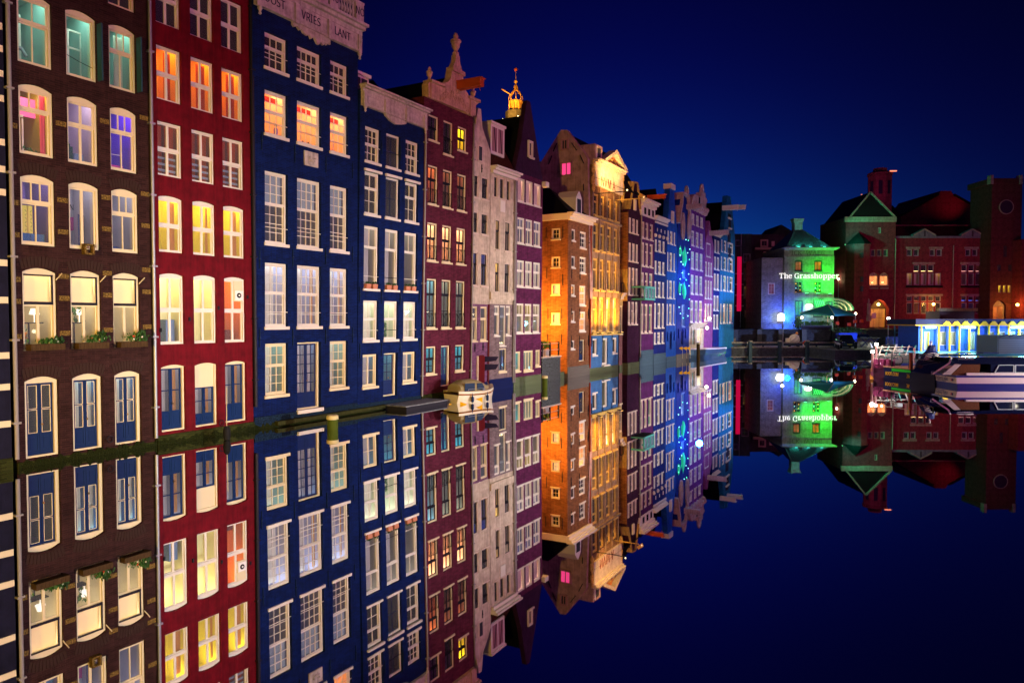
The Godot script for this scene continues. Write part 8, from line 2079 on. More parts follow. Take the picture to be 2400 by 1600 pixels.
func quay_things() -> void:
	# covered scooter on the low quay
	var p := at_z(1861, 813, 84.3)
	var o := thing("motor_scooter", "motor scooter with pale top box under a grey crumpled rain cover", "scooter", Vector3(p.x, 0.6, p.z), 0.15)
	for x in [-0.55, 0.5]: part(o, "wheel", G.new().cyl(Vector3(x, 0.24, -0.07), Vector3(x, 0.24, 0.07), 0.24, 0.24, 14), mat("tyre", 0.012, 0.012, 0.013, 0.8))
	part(o, "body", G.new().tbox(Transform3D(Basis(), Vector3(0, 0.45, 0)), Vector3(1.1, 0.35, 0.3), 0.7), M["navy door paint"])
	var cv := G.new(); var rings := []
	for s in [[0.45, 0.62, 0.30], [0.75, 0.72, 0.36], [1.0, 0.66, 0.36], [1.25, 0.5, 0.30], [1.42, 0.25, 0.2], [1.48, 0.02, 0.02]]:
		var ring := []
		for k in 14: var a := TAU * k / 14; var w := 1.0 + 0.10 * sin(k * 2.7 + s[0] * 9.0); ring.append(Vector3(s[1] * w * cos(a) + 0.1 * (s[0] - 0.5), s[0], s[2] * w * sin(a)))
		rings.append(ring)
	for i in rings.size() - 1:
		for k in 14: cv.quad(rings[i][(k + 1) % 14], rings[i][k], rings[i + 1][k], rings[i + 1][(k + 1) % 14])
	part(o, "rain_cover", cv, mat("grey cover", 0.52, 0.46, 0.40, 0.7))
	part(o, "top_box", G.new().box(Vector3(-0.95, 0.55, -0.2), Vector3(-0.62, 0.98, 0.2)), M["cream paint"])
	part(o, "windscreen", G.new().ball(Vector3(0.34, 1.55, 0.05), 0.14, 10, 1.3), mat("orange helmet", 0.7, 0.25, 0.06, 0.4))
	part(o, "tail_light", G.new().ball(Vector3(-0.42, 0.68, 0.2), 0.06, 8), mat("amber lens", 0.7, 0.3, 0.02, 0.3))
	# lifebuoy
	var lb := at_z(1890, 806, 83.0); var l := thing("lifebuoy", "red and white lifebuoy hung on a quay post", "lifebuoy", Vector3(lb.x, 0.95, lb.z)); 
	for k in 4:
		var pts := []
		for q in 6: var a := TAU * (k + q / 5.0) / 4; pts.append(Vector3(0.34 * cos(a), 0.34 * sin(a), 0))
		part(l, "ring_segment", G.new().tube(pts, 0.07, 6), mat("buoy red", 0.65, 0.06, 0.02, 0.5) if k % 2 else M["white paint"])
	# cars
	car("black hatchback with yellow plate parked nose-on at the quay edge", at_y(2002, 817, 0.56) + Vector3(0, 0, -2.0), -0.22, mat("black car paint", 0.010, 0.012, 0.03, 0.15))
	car("dark car with orange-lit roof parked behind the barge lamps", at_y(2058, 812, 0.56) + Vector3(0, 0, -4.0), 0.12, mat("grey car paint", 0.03, 0.03, 0.05, 0.15))
	var bb := mat("blue bin plastic", 0.01, 0.04, 0.40, 0.45)
	for s in [[1974, 797, 0], [1995, 795, 1]]: var q := at_z(s[0], s[1], 86.0 + s[2]); wheel_bin(["bright blue waste container behind the black hatchback, marked with a pale round sticker", "bright blue waste container standing half behind another blue one"][s[2]], Vector3(q.x, 0.56, q.z), Vector3(1.15, 1.45, 0.9), bb, "blue waste containers")
	for s in [[1959, 786], [1961, 795], [1963, 803], [1966, 810]]: var q := at_z(s[0], s[1], 77.5 + (810 - s[1]) * 0.3); var t := thing("bollard", "pale stone-capped bollard in the row up the quay corner", "bollard", Vector3(q.x, 0.56, q.z), 0, "bollards at the quay corner"); part(t, "shaft", G.new().lathe([[0.13, 0], [0.11, 0.5]], Vector3.ZERO, 8), M["iron"]); part(t, "cap", G.new().lathe([[0.2, 0.5], [0.22, 0.58], [0.12, 0.66], [0.0, 0.67]], Vector3.ZERO, 8), M["carved stone"])
	for s in [[2077, 795], [2083, 802], [2089, 805], [2095, 808]]: var q := at_z(s[0], s[1], 75.0); var t := thing("bollard", "pale round-headed bollard beside the dark parked car", "bollard", Vector3(q.x, 0.56, q.z), 0, "bollards by the parked car"); part(t, "shaft", G.new().lathe([[0.13, 0], [0.11, 0.45]], Vector3.ZERO, 8), M["iron"]); part(t, "cap", G.new().lathe([[0.2, 0.45], [0.22, 0.53], [0.12, 0.6], [0.0, 0.61]], Vector3.ZERO, 8), M["carved stone"])
	# parasol on the tavern terrace
	var pz := 93.5; var top := at_z(1941, 713, pz); var lo := at_z(1880, 733, pz); var hi := at_z(2003, 737, pz)
	var ps := thing("parasol", "big blue-green square parasol over the tavern terrace", "parasol", Vector3(top.x, 2.5, top.z))
	part(ps, "pole", G.new().cyl(Vector3(0, 0, 0), Vector3(0, top.y - 2.5, 0), 0.06), mat("pale rod", 0.6, 0.5, 0.25, 0.6))
	var cv2 := G.new(); var y0 := lo.y - 2.5; var xl := lo.x - top.x; var xr := hi.x - top.x; var ap := Vector3(0, top.y - 2.5, 0)
	var cor := [Vector3(xl, y0, -0.5), Vector3(-0.3, y0 - 0.25, 2.6), Vector3(xr, y0 - 0.2, 0.4), Vector3(0.3, y0, -2.6)]
	for k in 4:
		var m1: Vector3 = (cor[k] + cor[(k + 1) % 4]) / 2 + Vector3(0, 0.12, 0)
		cv2.tri(ap, cor[k], m1); cv2.tri(ap, m1, cor[(k + 1) % 4])
		cv2.quad(cor[k], cor[k] - Vector3(0, 0.2, 0), m1 - Vector3(0, 0.28, 0), m1); cv2.quad(m1, m1 - Vector3(0, 0.28, 0), cor[(k + 1) % 4] - Vector3(0, 0.2, 0), cor[(k + 1) % 4])
	part(ps, "canopy", cv2, mat("blue-green canvas", 0.03, 0.22, 0.30, 0.8)); 
	for k in 4: part(ps, "rib", G.new().cyl(ap, cor[k], 0.03, 0.03, 5), mat("pale rod", 0.6, 0.5, 0.25, 0.6))
	# terrace railing with planters and hedge
	var tr := thing("terrace_railing", "dark planked terrace railing with plants in front of the tavern", "railing", Vector3(at_z(1880, 770, 92.0).x, 2.5, -92.0))
	var tw := at_z(1950, 770, 92.0).x - at_z(1880, 770, 92.0).x
	part(tr, "panel", G.new().box(Vector3(0, -0.6, -0.05), Vector3(tw, 0.45, 0.05)), mat("tarred board", 0.012, 0.008, 0.025, 0.5))
	part(tr, "top_rail", G.new().box(Vector3(0, 0.46, -0.07), Vector3(tw, 0.53, 0.07)), mat("pier stone", 0.14, 0.15, 0.16, 0.8))
	leaves(tr, "hedge_plants", Vector3(tw * 0.5, 0.4, -0.3), Vector3(tw * 0.75, 0.5, 0.25), 500, M["leaf"], 0.16)
	var sh := at_z(1871, 765, 93.0); var bush := thing("shrub", "round green shrub at the left end of the tavern terrace", "shrub", Vector3(sh.x, 2.5, sh.z)); leaves(bush, "foliage", Vector3(0, 0, 0), Vector3(0.7, 1.5, 0.6), 420, M["leaf"], 0.15); part(bush, "stem", G.new().cyl(Vector3.ZERO, Vector3(0, 0.8, 0), 0.05), M["iron"])
	for k in 3: var q := at_z(1888 + k * 18, 756, 94.0); var t := thing("terrace_table", "small round table on the green-lit tavern terrace", "table", Vector3(q.x, 2.5, q.z), 0, "tables on the tavern terrace"); part(t, "table_top", G.new().cyl(Vector3(0, 0.72, 0), Vector3(0, 0.75, 0), 0.42, 0.42, 14), M["white paint"]); part(t, "leg", G.new().cyl(Vector3.ZERO, Vector3(0, 0.72, 0), 0.04), M["iron"]); part(t, "foot", G.new().cyl(Vector3.ZERO, Vector3(0, 0.03, 0), 0.22, 0.2, 10), M["iron"])
	# dark hedge boxes and picnic tables by the exchange
	var hb := thing("hedge_planter", "dark hedge planter with red and orange dots right of the tavern terrace", "planter", Vector3(at_z(1962, 770, 90.0).x, 0.56, -90.0))
	var hw := at_z(2017, 770, 90.0).x - at_z(1962, 770, 90.0).x
	part(hb, "trough", G.new().box(Vector3(0, 0, -0.3), Vector3(hw, 1.6, 0.3)), mat("tarred board", 0.012, 0.008, 0.025, 0.5)); leaves(hb, "plants", Vector3(hw / 2, 1.4, 0), Vector3(hw * 0.7, 0.7, 0.4), 500, M["dark leaf"], 0.16)
	for k in 4: var q := at_z([1963, 1991, 2005, 2020][k], [757, 760, 753, 752][k], 91.6); var t := thing("terrace_cushion", ["red cushion on the terrace bench by the hedge planter", "orange-red pot lantern in the hedge planter", "small red box on the terrace ledge by the hedge planter", "larger red box on the terrace ledge next to the picnic tables"][k], "box", q); part(t, "box_body", G.new().tbox(Transform3D(), Vector3.ZERO + Vector3(0.4, 0.4, 0.3), 0.9), mat("buoy red", 0.65, 0.06, 0.02, 0.5))
	for k in 2:
		var q := at_z(2026 + k * 22, 783, 84.0); var t := thing("picnic_table", ["trestle table with crossed dark legs left of its twin behind the cars", "trestle table with crossed dark legs right of its twin behind the cars"][k], "table", Vector3(q.x, 0.56, q.z), 0, "trestle tables behind the cars")
		part(t, "table_top", G.new().box(Vector3(-0.6, 1.05, -0.4), Vector3(0.6, 1.12, 0.4)), mat("pier stone", 0.14, 0.15, 0.16, 0.8))
		for s in [-1.0, 1.0]: part(t, "leg", G.new().bar(Vector3(-0.5 * s, 0, 0.3), Vector3(0.5 * s, 1.05, 0.3), 0.09), M["navy door paint"])
		part(t, "side_panel", G.new().box(Vector3(-0.6, 0.05, -0.36), Vector3(0.6, 1.0, -0.33)), mat("grey tarp", 0.20, 0.22, 0.22, 0.8))
	var tq := at_z(2040, 792, 82.0); var tn := thing("ground_tent", "small pale pyramid cone on the pavement between the cars", "cone", Vector3(tq.x, 0.56, tq.z)); part(tn, "cone", G.new().lathe([[0.42, 0], [0.38, 0.05], [0.08, 0.55], [0.0, 0.58]], Vector3.ZERO, 4, false), M["carved stone"])
	# street lamps
	lamp_post("slim lamp post with warm head before the pale house", 1836, 746, 82.9, 0.6, Color(1.0, 0.75, 0.5), 4.0)
	lamp_post("warm lamp on a short post at the left of the tavern terrace", 1880, 744, 92.3, 2.5, Color(1.0, 0.62, 0.22), 1.2)
	lamp_post("warm globe lamp on a post at the right of the tavern terrace", 1951, 744, 92.3, 2.5, Color(1.0, 0.8, 0.5), 0.8)
	lamp_post("bright lamp under the striped awning by the parasol tip", 2006, 735, 96.0, 2.5, Color(1.0, 0.78, 0.36), 9.0)
	lamp_post("pale-headed lamp on a thin pale post before the exchange", 2083, 746, 80.0, 0.56, Color(0.9, 0.95, 0.75), 16.0)
	lamp_post("star-bright lamp in the street gap between tavern and exchange", 1966, 654, 110.0, 2.5, Color(1.0, 0.75, 0.35), 5.0)
	var sp := at_z(2098, 780, 78.0); var so := thing("signpost", "slim blue-green signpost beside the thin lamp post", "post", Vector3(sp.x, 0.56, sp.z)); part(so, "pole", G.new().cyl(Vector3.ZERO, Vector3(0, 2.5, 0), 0.07), mat("turquoise steel", 0.05, 0.22, 0.28, 0.5)); part(so, "sign_arm", G.new().box(Vector3(0, 1.75, -0.03), Vector3(0.5, 1.85, 0.03)), mat("turquoise steel", 0.05, 0.22, 0.28, 0.5))
	var wr := at_z(2130, 790, 82.0); var wb := thing("upturned_boat", "long dark upturned rowing boat on pale trestles behind the barge", "boat", Vector3(wr.x, 0.56, wr.z)); 
	var us := []
	for s in [[-2.6, 0.1, 0.9], [-2.0, 0.45, 0.75], [0, 0.62, 0.6], [2.0, 0.45, 0.75], [2.6, 0.1, 0.9]]: us.append([Vector3(s[0], 0.35, s[1]), Vector3(s[0], 1.4 - s[2] * 0.5, s[1] * 0.7), Vector3(s[0], 1.55 - s[2] * 0.4, 0), Vector3(s[0], 1.4 - s[2] * 0.5, -s[1] * 0.7), Vector3(s[0], 0.35, -s[1])])
	part(wb, "hull", G.new().loft(us, false), mat("blue-black hull", 0.01, 0.015, 0.07, 0.4))
	for x in [-1.6, 1.6]: part(wb, "trestle", G.new().box(Vector3(x - 0.08, 0, -0.5), Vector3(x + 0.08, 0.4, 0.5)), M["carved stone"])

func kiosk() -> void:
	block("ticket_kiosk", "blue ticket kiosk with yellow posts, zigzag valance and bright tube lamps", "kiosk", 2153, 2470, 790, 67.0)
	var o: Node3D = H.node
	var blue := mat("kiosk blue", 0.012, 0.075, 0.42, 0.5, "plaster", 2.0); var yel := mat("kiosk yellow", 0.70, 0.42, 0.02, 0.5)
	var y0 := 0.86; var ye := py(2200, 763)
	for s in [[2168, 2179, 1], [2199, 2218, 0], [2224, 2241, 0], [2270, 2286, 1], [2316, 2331, 0], [2338, 2356, 0], [2362, 2380, 0], [2386, 2400, 0]]:
		W(s[0], 777, s[1], 821 if s[2] else 809, {"fw": 0.05, "rec": 0.08, "fm": yel if s[2] and s[0] < 2200 else mat("exchange frame", 0.30, 0.30, 0.34, 0.6), "sill": false, "room": R(0.4, 0.45, 0.4, 0.7, 1.0, 0.9, 0.6), "curtain": [[0.0, 1.0, M["white curtain"], 6]]})
	walls(blue, y0, ye, 3.5)
	for u in [2155, 2196, 2221, 2244, 2267, 2289, 2313, 2335, 2359, 2383, 2405]: part(o, "post", G.new().box(Vector3(px(u, 790) - 0.06, y0 - 0.35, 0.3), Vector3(px(u, 790) + 0.06, ye, 0.42)), yel)
	part(o, "low_panel", G.new().box(Vector3(px(2160, 790), y0 - 0.3, 0.25), Vector3(H.w, y0 + 0.12, 0.29)), blue)
	part(o, "deck", G.new().box(Vector3(px(2105, 820), y0 - 0.2, -4), Vector3(H.w, y0 - 0.02, 1.4)), mat("turquoise deck", 0.10, 0.32, 0.34, 0.6))
	part(o, "deck_support", G.new().box(Vector3(px(2140, 820), -1.5, -3.5), Vector3(H.w, y0 - 0.21, 1.0)), mat("tarred float", 0.02, 0.02, 0.03, 0.7))
	var rf := G.new(); rf.box(Vector3(px(2131, 755), ye, -4), Vector3(H.w, ye + 0.1, 1.1)); part(o, "roof_soffit", rf, yel)
	part(o, "roof", G.new().box(Vector3(px(2133, 755), ye + 0.102, -4), Vector3(H.w, ye + 0.62, 1.0)), mat("kiosk roof", 0.012, 0.014, 0.05, 0.6))
	for k in 13:
		var u := 2195 + 21.5 * k; var a := px(u, 762); var b := px(u + 20, 762)
		part(o, "valance_point", G.new().prism(PackedVector2Array([Vector2(a, ye + 0.1), Vector2(b, ye + 0.1), Vector2(lerpf(a, b, 0.65), ye + 0.42), Vector2(lerpf(a, b, 0.35), ye + 0.42)]), 1.02, 1.06), yel)
	for s in [[2160, 2182], [2244, 2274], [2358, 2388]]:
		var a := px(s[0], 766); var b := px(s[1], 766)
		part(o, "tube_lamp", G.new().box(Vector3(a, ye - 0.22, 0.72), Vector3(b, ye - 0.1, 0.86)), glow("tube lamp light", 0.85, 1.0, 0.92, 9.0))
		var al := AreaLight3D.new(); al.name = "light"; al.area_size = Vector2(b - a, 0.14); al.light_color = Color(0.7, 1.0, 0.95); al.light_energy = 12.0; al.shadow_enabled = true; o.add_child(al, true)
		al.transform = Transform3D(Basis(Vector3(1, 0, 0), -PI / 2), Vector3((a + b) / 2, ye - 0.24, 0.8))
		omni(o, Vector3((a + b) / 2, ye - 0.16, 1.35), Color(0.25, 0.8, 1.0), 4.0, 0.3)
	block("roof_hut", "low brown hut with pale fascia standing behind the kiosk roof", "hut", 2203, 2285, 735, 75.0)
	var yh := py(2240, 729); walls(mat("brown boards", 0.13, 0.07, 0.06, 0.8, "wood", 0.6), 0.5, yh, 2.5); flat_roof(yh, 2.5, M["slate"])
	part(H.node, "fascia", slab(2198, 722, 2288, 729, -0.1, 0.35), mat("ochre plaster", 0.5, 0.34, 0.14, 0.85, "plaster", 1.5, 1.0))
	# corrugated shutter box
	block("shutter_cabin", "cabin with grey-blue ribbed roller shutter at the jetty", "cabin", 2338, 2470, 800, 56.0)
	var ys := py(2350, 786); walls(mat("cabin steel", 0.16, 0.24, 0.26, 0.5), 0.6, ys, 2.5); flat_roof(ys, 2.5, mat("cabin steel", 0.16, 0.24, 0.26, 0.5))
	for k in 9: part(H.node, "shutter_rib", G.new().box(Vector3(0.15, lerpf(0.8, ys - 0.25, k / 9.0), 0.0), Vector3(H.w, lerpf(0.8, ys - 0.25, k / 9.0) + 0.11, 0.04)), mat("shutter slat", 0.30, 0.42, 0.42, 0.4))
	for k in 5: part(H.node, "canopy_rod", G.new().bar(Vector3(-0.3 + k * 0.8, ys - 0.15 + 0.06 * k, 0.6), Vector3(0.6 + k * 0.8, ys + 0.12 + 0.06 * k, 0.4), 0.04), M["iron"])
	# jetty
	var j := at_z(2100, 850, 54.0)
	struct("jetty", G.new().box(Vector3(j.x, 0.35, -57), Vector3(60, 0.6, -49)), mat("jetty deck", 0.10, 0.13, 0.15, 0.7, "wood", 0.7))
	var jl := at_z(2475, 770, 47.0); var jt := thing("jetty_lamp", "cool white lamp on a mast at the jetty right of the view", "lamp", Vector3(jl.x, 0.4, jl.z))
	part(jt, "post", G.new().cyl(Vector3.ZERO, Vector3(0, 3.2, 0), 0.06), M["iron"]); part(jt, "lamp_glass", G.new().ball(Vector3(0, 3.2, 0), 0.14, 10), glow("cool bulb", 0.6, 0.9, 1.0, 12.0)); omni(jt, Vector3(0, 3.2, 0), Color(0.30, 0.75, 1.0), 22.0, 0.2)
	var dk := mat("dark bin plastic", 0.008, 0.010, 0.06, 0.4)
	for s in [[2270, 0], [2315, 1]]:
		var q := at_z(s[0], 835, 50.5)
		var b := wheel_bin(["navy waste container with white label left of its twin on the jetty", "navy waste container with white label next to the ribbed shutter"][s[1]], Vector3(q.x, 0.6, q.z), Vector3(1.15, 0.75, 0.9), dk, "navy waste containers on the jetty")
		part(b, "label_card", G.new().box(Vector3(-0.05, 0.18, 0.44), Vector3(0.32, 0.48, 0.455)), M["white paint"]); part(b, "label_mark", G.new().box(Vector3(0.04, 0.36, 0.456), Vector3(0.23, 0.44, 0.459)), mat("magenta print", 0.6, 0.05, 0.2))

func tour_boat() -> void:
	# plan at the waterline: a blunt bow turned away, then a long straight side
	var A := at_y(2182, 898, 0.0); var B := at_y(2244, 908, 0.0); var o := thing("tour_boat", "white glass-roofed tour boat with blue stripes and lettered bow", "boat", Vector3(B.x, 0, B.z))
	A -= Vector3(B.x, 0, B.z); A.y = 0
	var len := 15.0; var wide := 3.6
	var plan := [Vector3(A.x, 0, A.z), Vector3(0, 0, 0), Vector3(len, 0, 0.3), Vector3(len, 0, -wide + 0.3), Vector3(0.2, 0, -wide - 0.1), Vector3(A.x, 0, A.z - 1.1)]
	var ring := func(y: float, grow: float) -> Array:
		var r := []
		var c := Vector3(len * 0.5, 0, -wide * 0.5)
		for p in plan: r.append(p + (p - c).normalized() * grow + Vector3(0, y, 0))
		return r
	var white := mat("boat white", 0.62, 0.60, 0.58, 0.3); var navy := mat("boat blue", 0.008, 0.02, 0.22, 0.3)
	var rings := func(a: Array) -> G:
		var g := G.new()
		for i in a.size() - 1:
			for k in 6: g.quad(a[i][k], a[i][(k + 1) % 6], a[i + 1][(k + 1) % 6], a[i + 1][k])
		return g
	part(o, "lower_hull", rings.call([ring.call(-0.4, -0.1), ring.call(0.0, -0.02), ring.call(0.22, 0.0)]), navy)
	var side := part(o, "hull_side", rings.call([ring.call(0.221, 0.0), ring.call(0.56, 0.05)]), white)
	part(o, "stripe", rings.call([ring.call(0.56, 0.05), ring.call(0.57, 0.12), ring.call(0.66, 0.12), ring.call(0.67, 0.0)]), navy)
	var dg := G.new(); var dr: Array = ring.call(0.665, 0.02)
	for k in range(1, 5): dg.tri(dr[0], dr[k], dr[k + 1])
	part(o, "deck", dg, mat("boat deck", 0.45, 0.40, 0.33, 0.6))
	# coaming, windows and roof
	part(o, "coaming", G.new().box(Vector3(0.6, 0.67, -wide + 0.35), Vector3(len, 0.80, -0.12)), white)
	var gl := mat("boat glass", 0.008, 0.012, 0.035, 0.04)
	part(o, "glazing", G.new().box(Vector3(2.0, 0.80, -wide + 0.4), Vector3(len, 1.30, -0.2)), gl)
	part(o, "roof", G.new().loft([[Vector3(0.2, 1.30, -0.15), Vector3(len, 1.30, -0.15)], [Vector3(0.1, 1.42, -0.45), Vector3(len, 1.45, -0.45)], [Vector3(0.0, 1.62, -1.2), Vector3(len, 1.66, -1.2)], [Vector3(0.0, 1.62, -wide + 1.2), Vector3(len, 1.66, -wide + 1.2)], [Vector3(0.2, 1.30, -wide + 0.3), Vector3(len, 1.30, -wide + 0.3)]], false), mat("roof glass", 0.010, 0.015, 0.05, 0.06))
	var fm := mat("boat frame", 0.34, 0.42, 0.44, 0.4)
	var xs := [2.15, 3.3, 5.35, 7.4, 9.4, 11.4]
	for i in xs.size() - 1:
		var a: float = xs[i] + 0.05; var b: float = xs[i + 1] - 0.05; var w := G.new(); var sl := 0.22 if i == 0 else 0.0
		w.bar(Vector3(a, 0.82, -0.17), Vector3(a + sl, 1.24, -0.17), 0.05); w.bar(Vector3(b, 0.82, -0.17), Vector3(b, 1.24, -0.17), 0.05); w.bar(Vector3(a + sl, 1.24, -0.17), Vector3(b, 1.24, -0.17), 0.04); w.bar(Vector3(a, 0.82, -0.17), Vector3(b, 0.82, -0.17), 0.04)
		var wn := part(o, "window_frame", w, fm); part(wn, "pane", G.new().box(Vector3(a + sl * 0.5, 0.84, -0.185), Vector3(b, 1.22, -0.175)), gl)
	# raked wheelhouse front with brown curtains
	var fr := [Vector3(-0.95, 0.7, -0.75), Vector3(-0.2, 1.34, -0.95), Vector3(0.35, 1.6, -1.25)]
	var sc := part(o, "windscreen", G.new().loft([[Vector3(-0.95, 0.68, -0.7), Vector3(-0.95, 0.68, -wide + 0.7)], [Vector3(-0.1, 1.32, -0.6), Vector3(-0.1, 1.32, -wide + 0.6)], [Vector3(0.3, 1.60, -1.1), Vector3(0.3, 1.60, -wide + 1.1)]], false), gl)
	part(sc, "windscreen_frame", G.new().tube([Vector3(-0.98, 0.70, -0.66), Vector3(-0.1, 1.34, -0.56), Vector3(0.32, 1.62, -1.1)], 0.05, 6), mat("bright aluminium", 0.65, 0.6, 0.62, 0.3))
	part(sc, "white_curtain", G.new().prism(PackedVector2Array([Vector2(-0.70, 0.69), Vector2(-0.2, 0.69), Vector2(0.42, 1.30), Vector2(0.05, 1.30)]), -0.30, -0.27), mat("curtain grey", 0.42, 0.38, 0.36, 0.8))
	part(sc, "brown_curtain", G.new().prism(PackedVector2Array([Vector2(-0.18, 0.69), Vector2(1.4, 0.69), Vector2(1.45, 1.30), Vector2(0.46, 1.30)]), -0.31, -0.26), mat("curtain brown", 0.14, 0.05, 0.02, 0.8, "wood", 0.4))
	part(sc, "bow_rail", G.new().tube([Vector3(-1.2, 0.68, -0.4), Vector3(-1.2, 0.86, -0.42), Vector3(-0.3, 0.84, -0.16), Vector3(-0.3, 0.68, -0.14)], 0.015, 5), M["zinc"])
	part(o, "roof_strip_light", G.new().box(Vector3(0.7, 1.615, -1.1), Vector3(1.6, 1.64, -1.0)), mat("bright aluminium", 0.65, 0.6, 0.62, 0.3))
	# lettering on the turned bow
	var dirx := (Vector3.ZERO - A).normalized(); var turn := atan2(-dirx.z, dirx.x); var nrm := Vector3(-dirx.z, 0, dirx.x)
	var mid := A.lerp(Vector3.ZERO, 0.47) + Vector3(0, 0.42, 0) + nrm * 0.06
	lettering(side, "rederij plas", mid, 0.21, 0.01, navy, turn, false, false, 0.86)
	part(side, "small_print", G.new().tbox(Transform3D(Basis(Vector3.UP, turn), A.lerp(Vector3.ZERO, 0.45) + Vector3(0, 0.275, 0) + nrm * 0.03), Vector3(0.85, 0.03, 0.01)), navy)
	var em := A.lerp(Vector3.ZERO, 0.86) + Vector3(0, 0.40, 0) + nrm * 0.04
	part(side, "emblem", G.new().tbox(Transform3D(Basis(Vector3.UP, turn), em), Vector3(0.16, 0.13, 0.012)), navy); part(side, "emblem_wing", G.new().tbox(Transform3D(Basis(Vector3.UP, turn) * Basis(Vector3(0, 0, 1), 0.5), em + dirx * -0.1), Vector3(0.1, 0.10, 0.014)), mat("magenta print", 0.6, 0.05, 0.2))
	part(side, "bow_badge", G.new().tbox(Transform3D(Basis(Vector3.UP, turn), A.lerp(Vector3.ZERO, 0.05) + Vector3(0, 0.42, 0) + nrm * 0.04), Vector3(0.06, 0.2, 0.012)), mat("badge red", 0.35, 0.03, 0.02))
	# a second boat moored behind, only its upper works show
	var q := at_z(2205, 850, 47.5)
	var s2 := thing("tour_boat", "second low glass-roofed tour boat moored behind, with beige raked front", "boat", Vector3(q.x, 0, q.z))
	part(s2, "hull", G.new().box(Vector3(-1.2, -0.4, -2.6), Vector3(13, 0.75, 0)), navy)
	part(s2, "glazing", G.new().box(Vector3(0.4, 0.75, -2.5), Vector3(13, 1.2, -0.1)), gl)
	part(s2, "roof", G.new().loft([[Vector3(-0.1, 1.2, -0.05), Vector3(13, 1.2, -0.05)], [Vector3(-0.1, 1.45, -0.7), Vector3(13, 1.48, -0.7)], [Vector3(-0.1, 1.45, -1.9), Vector3(13, 1.48, -1.9)], [Vector3(-0.1, 1.2, -2.5), Vector3(13, 1.2, -2.5)]], false), mat("roof glass teal", 0.03, 0.10, 0.14, 0.08))
	part(s2, "raked_front", G.new().prism(PackedVector2Array([Vector2(-1.15, 0.75), Vector2(-0.75, 0.75), Vector2(0.25, 1.3), Vector2(-0.1, 1.3)]), -0.1, -0.02), mat("beige panel", 0.44, 0.34, 0.22, 0.7))

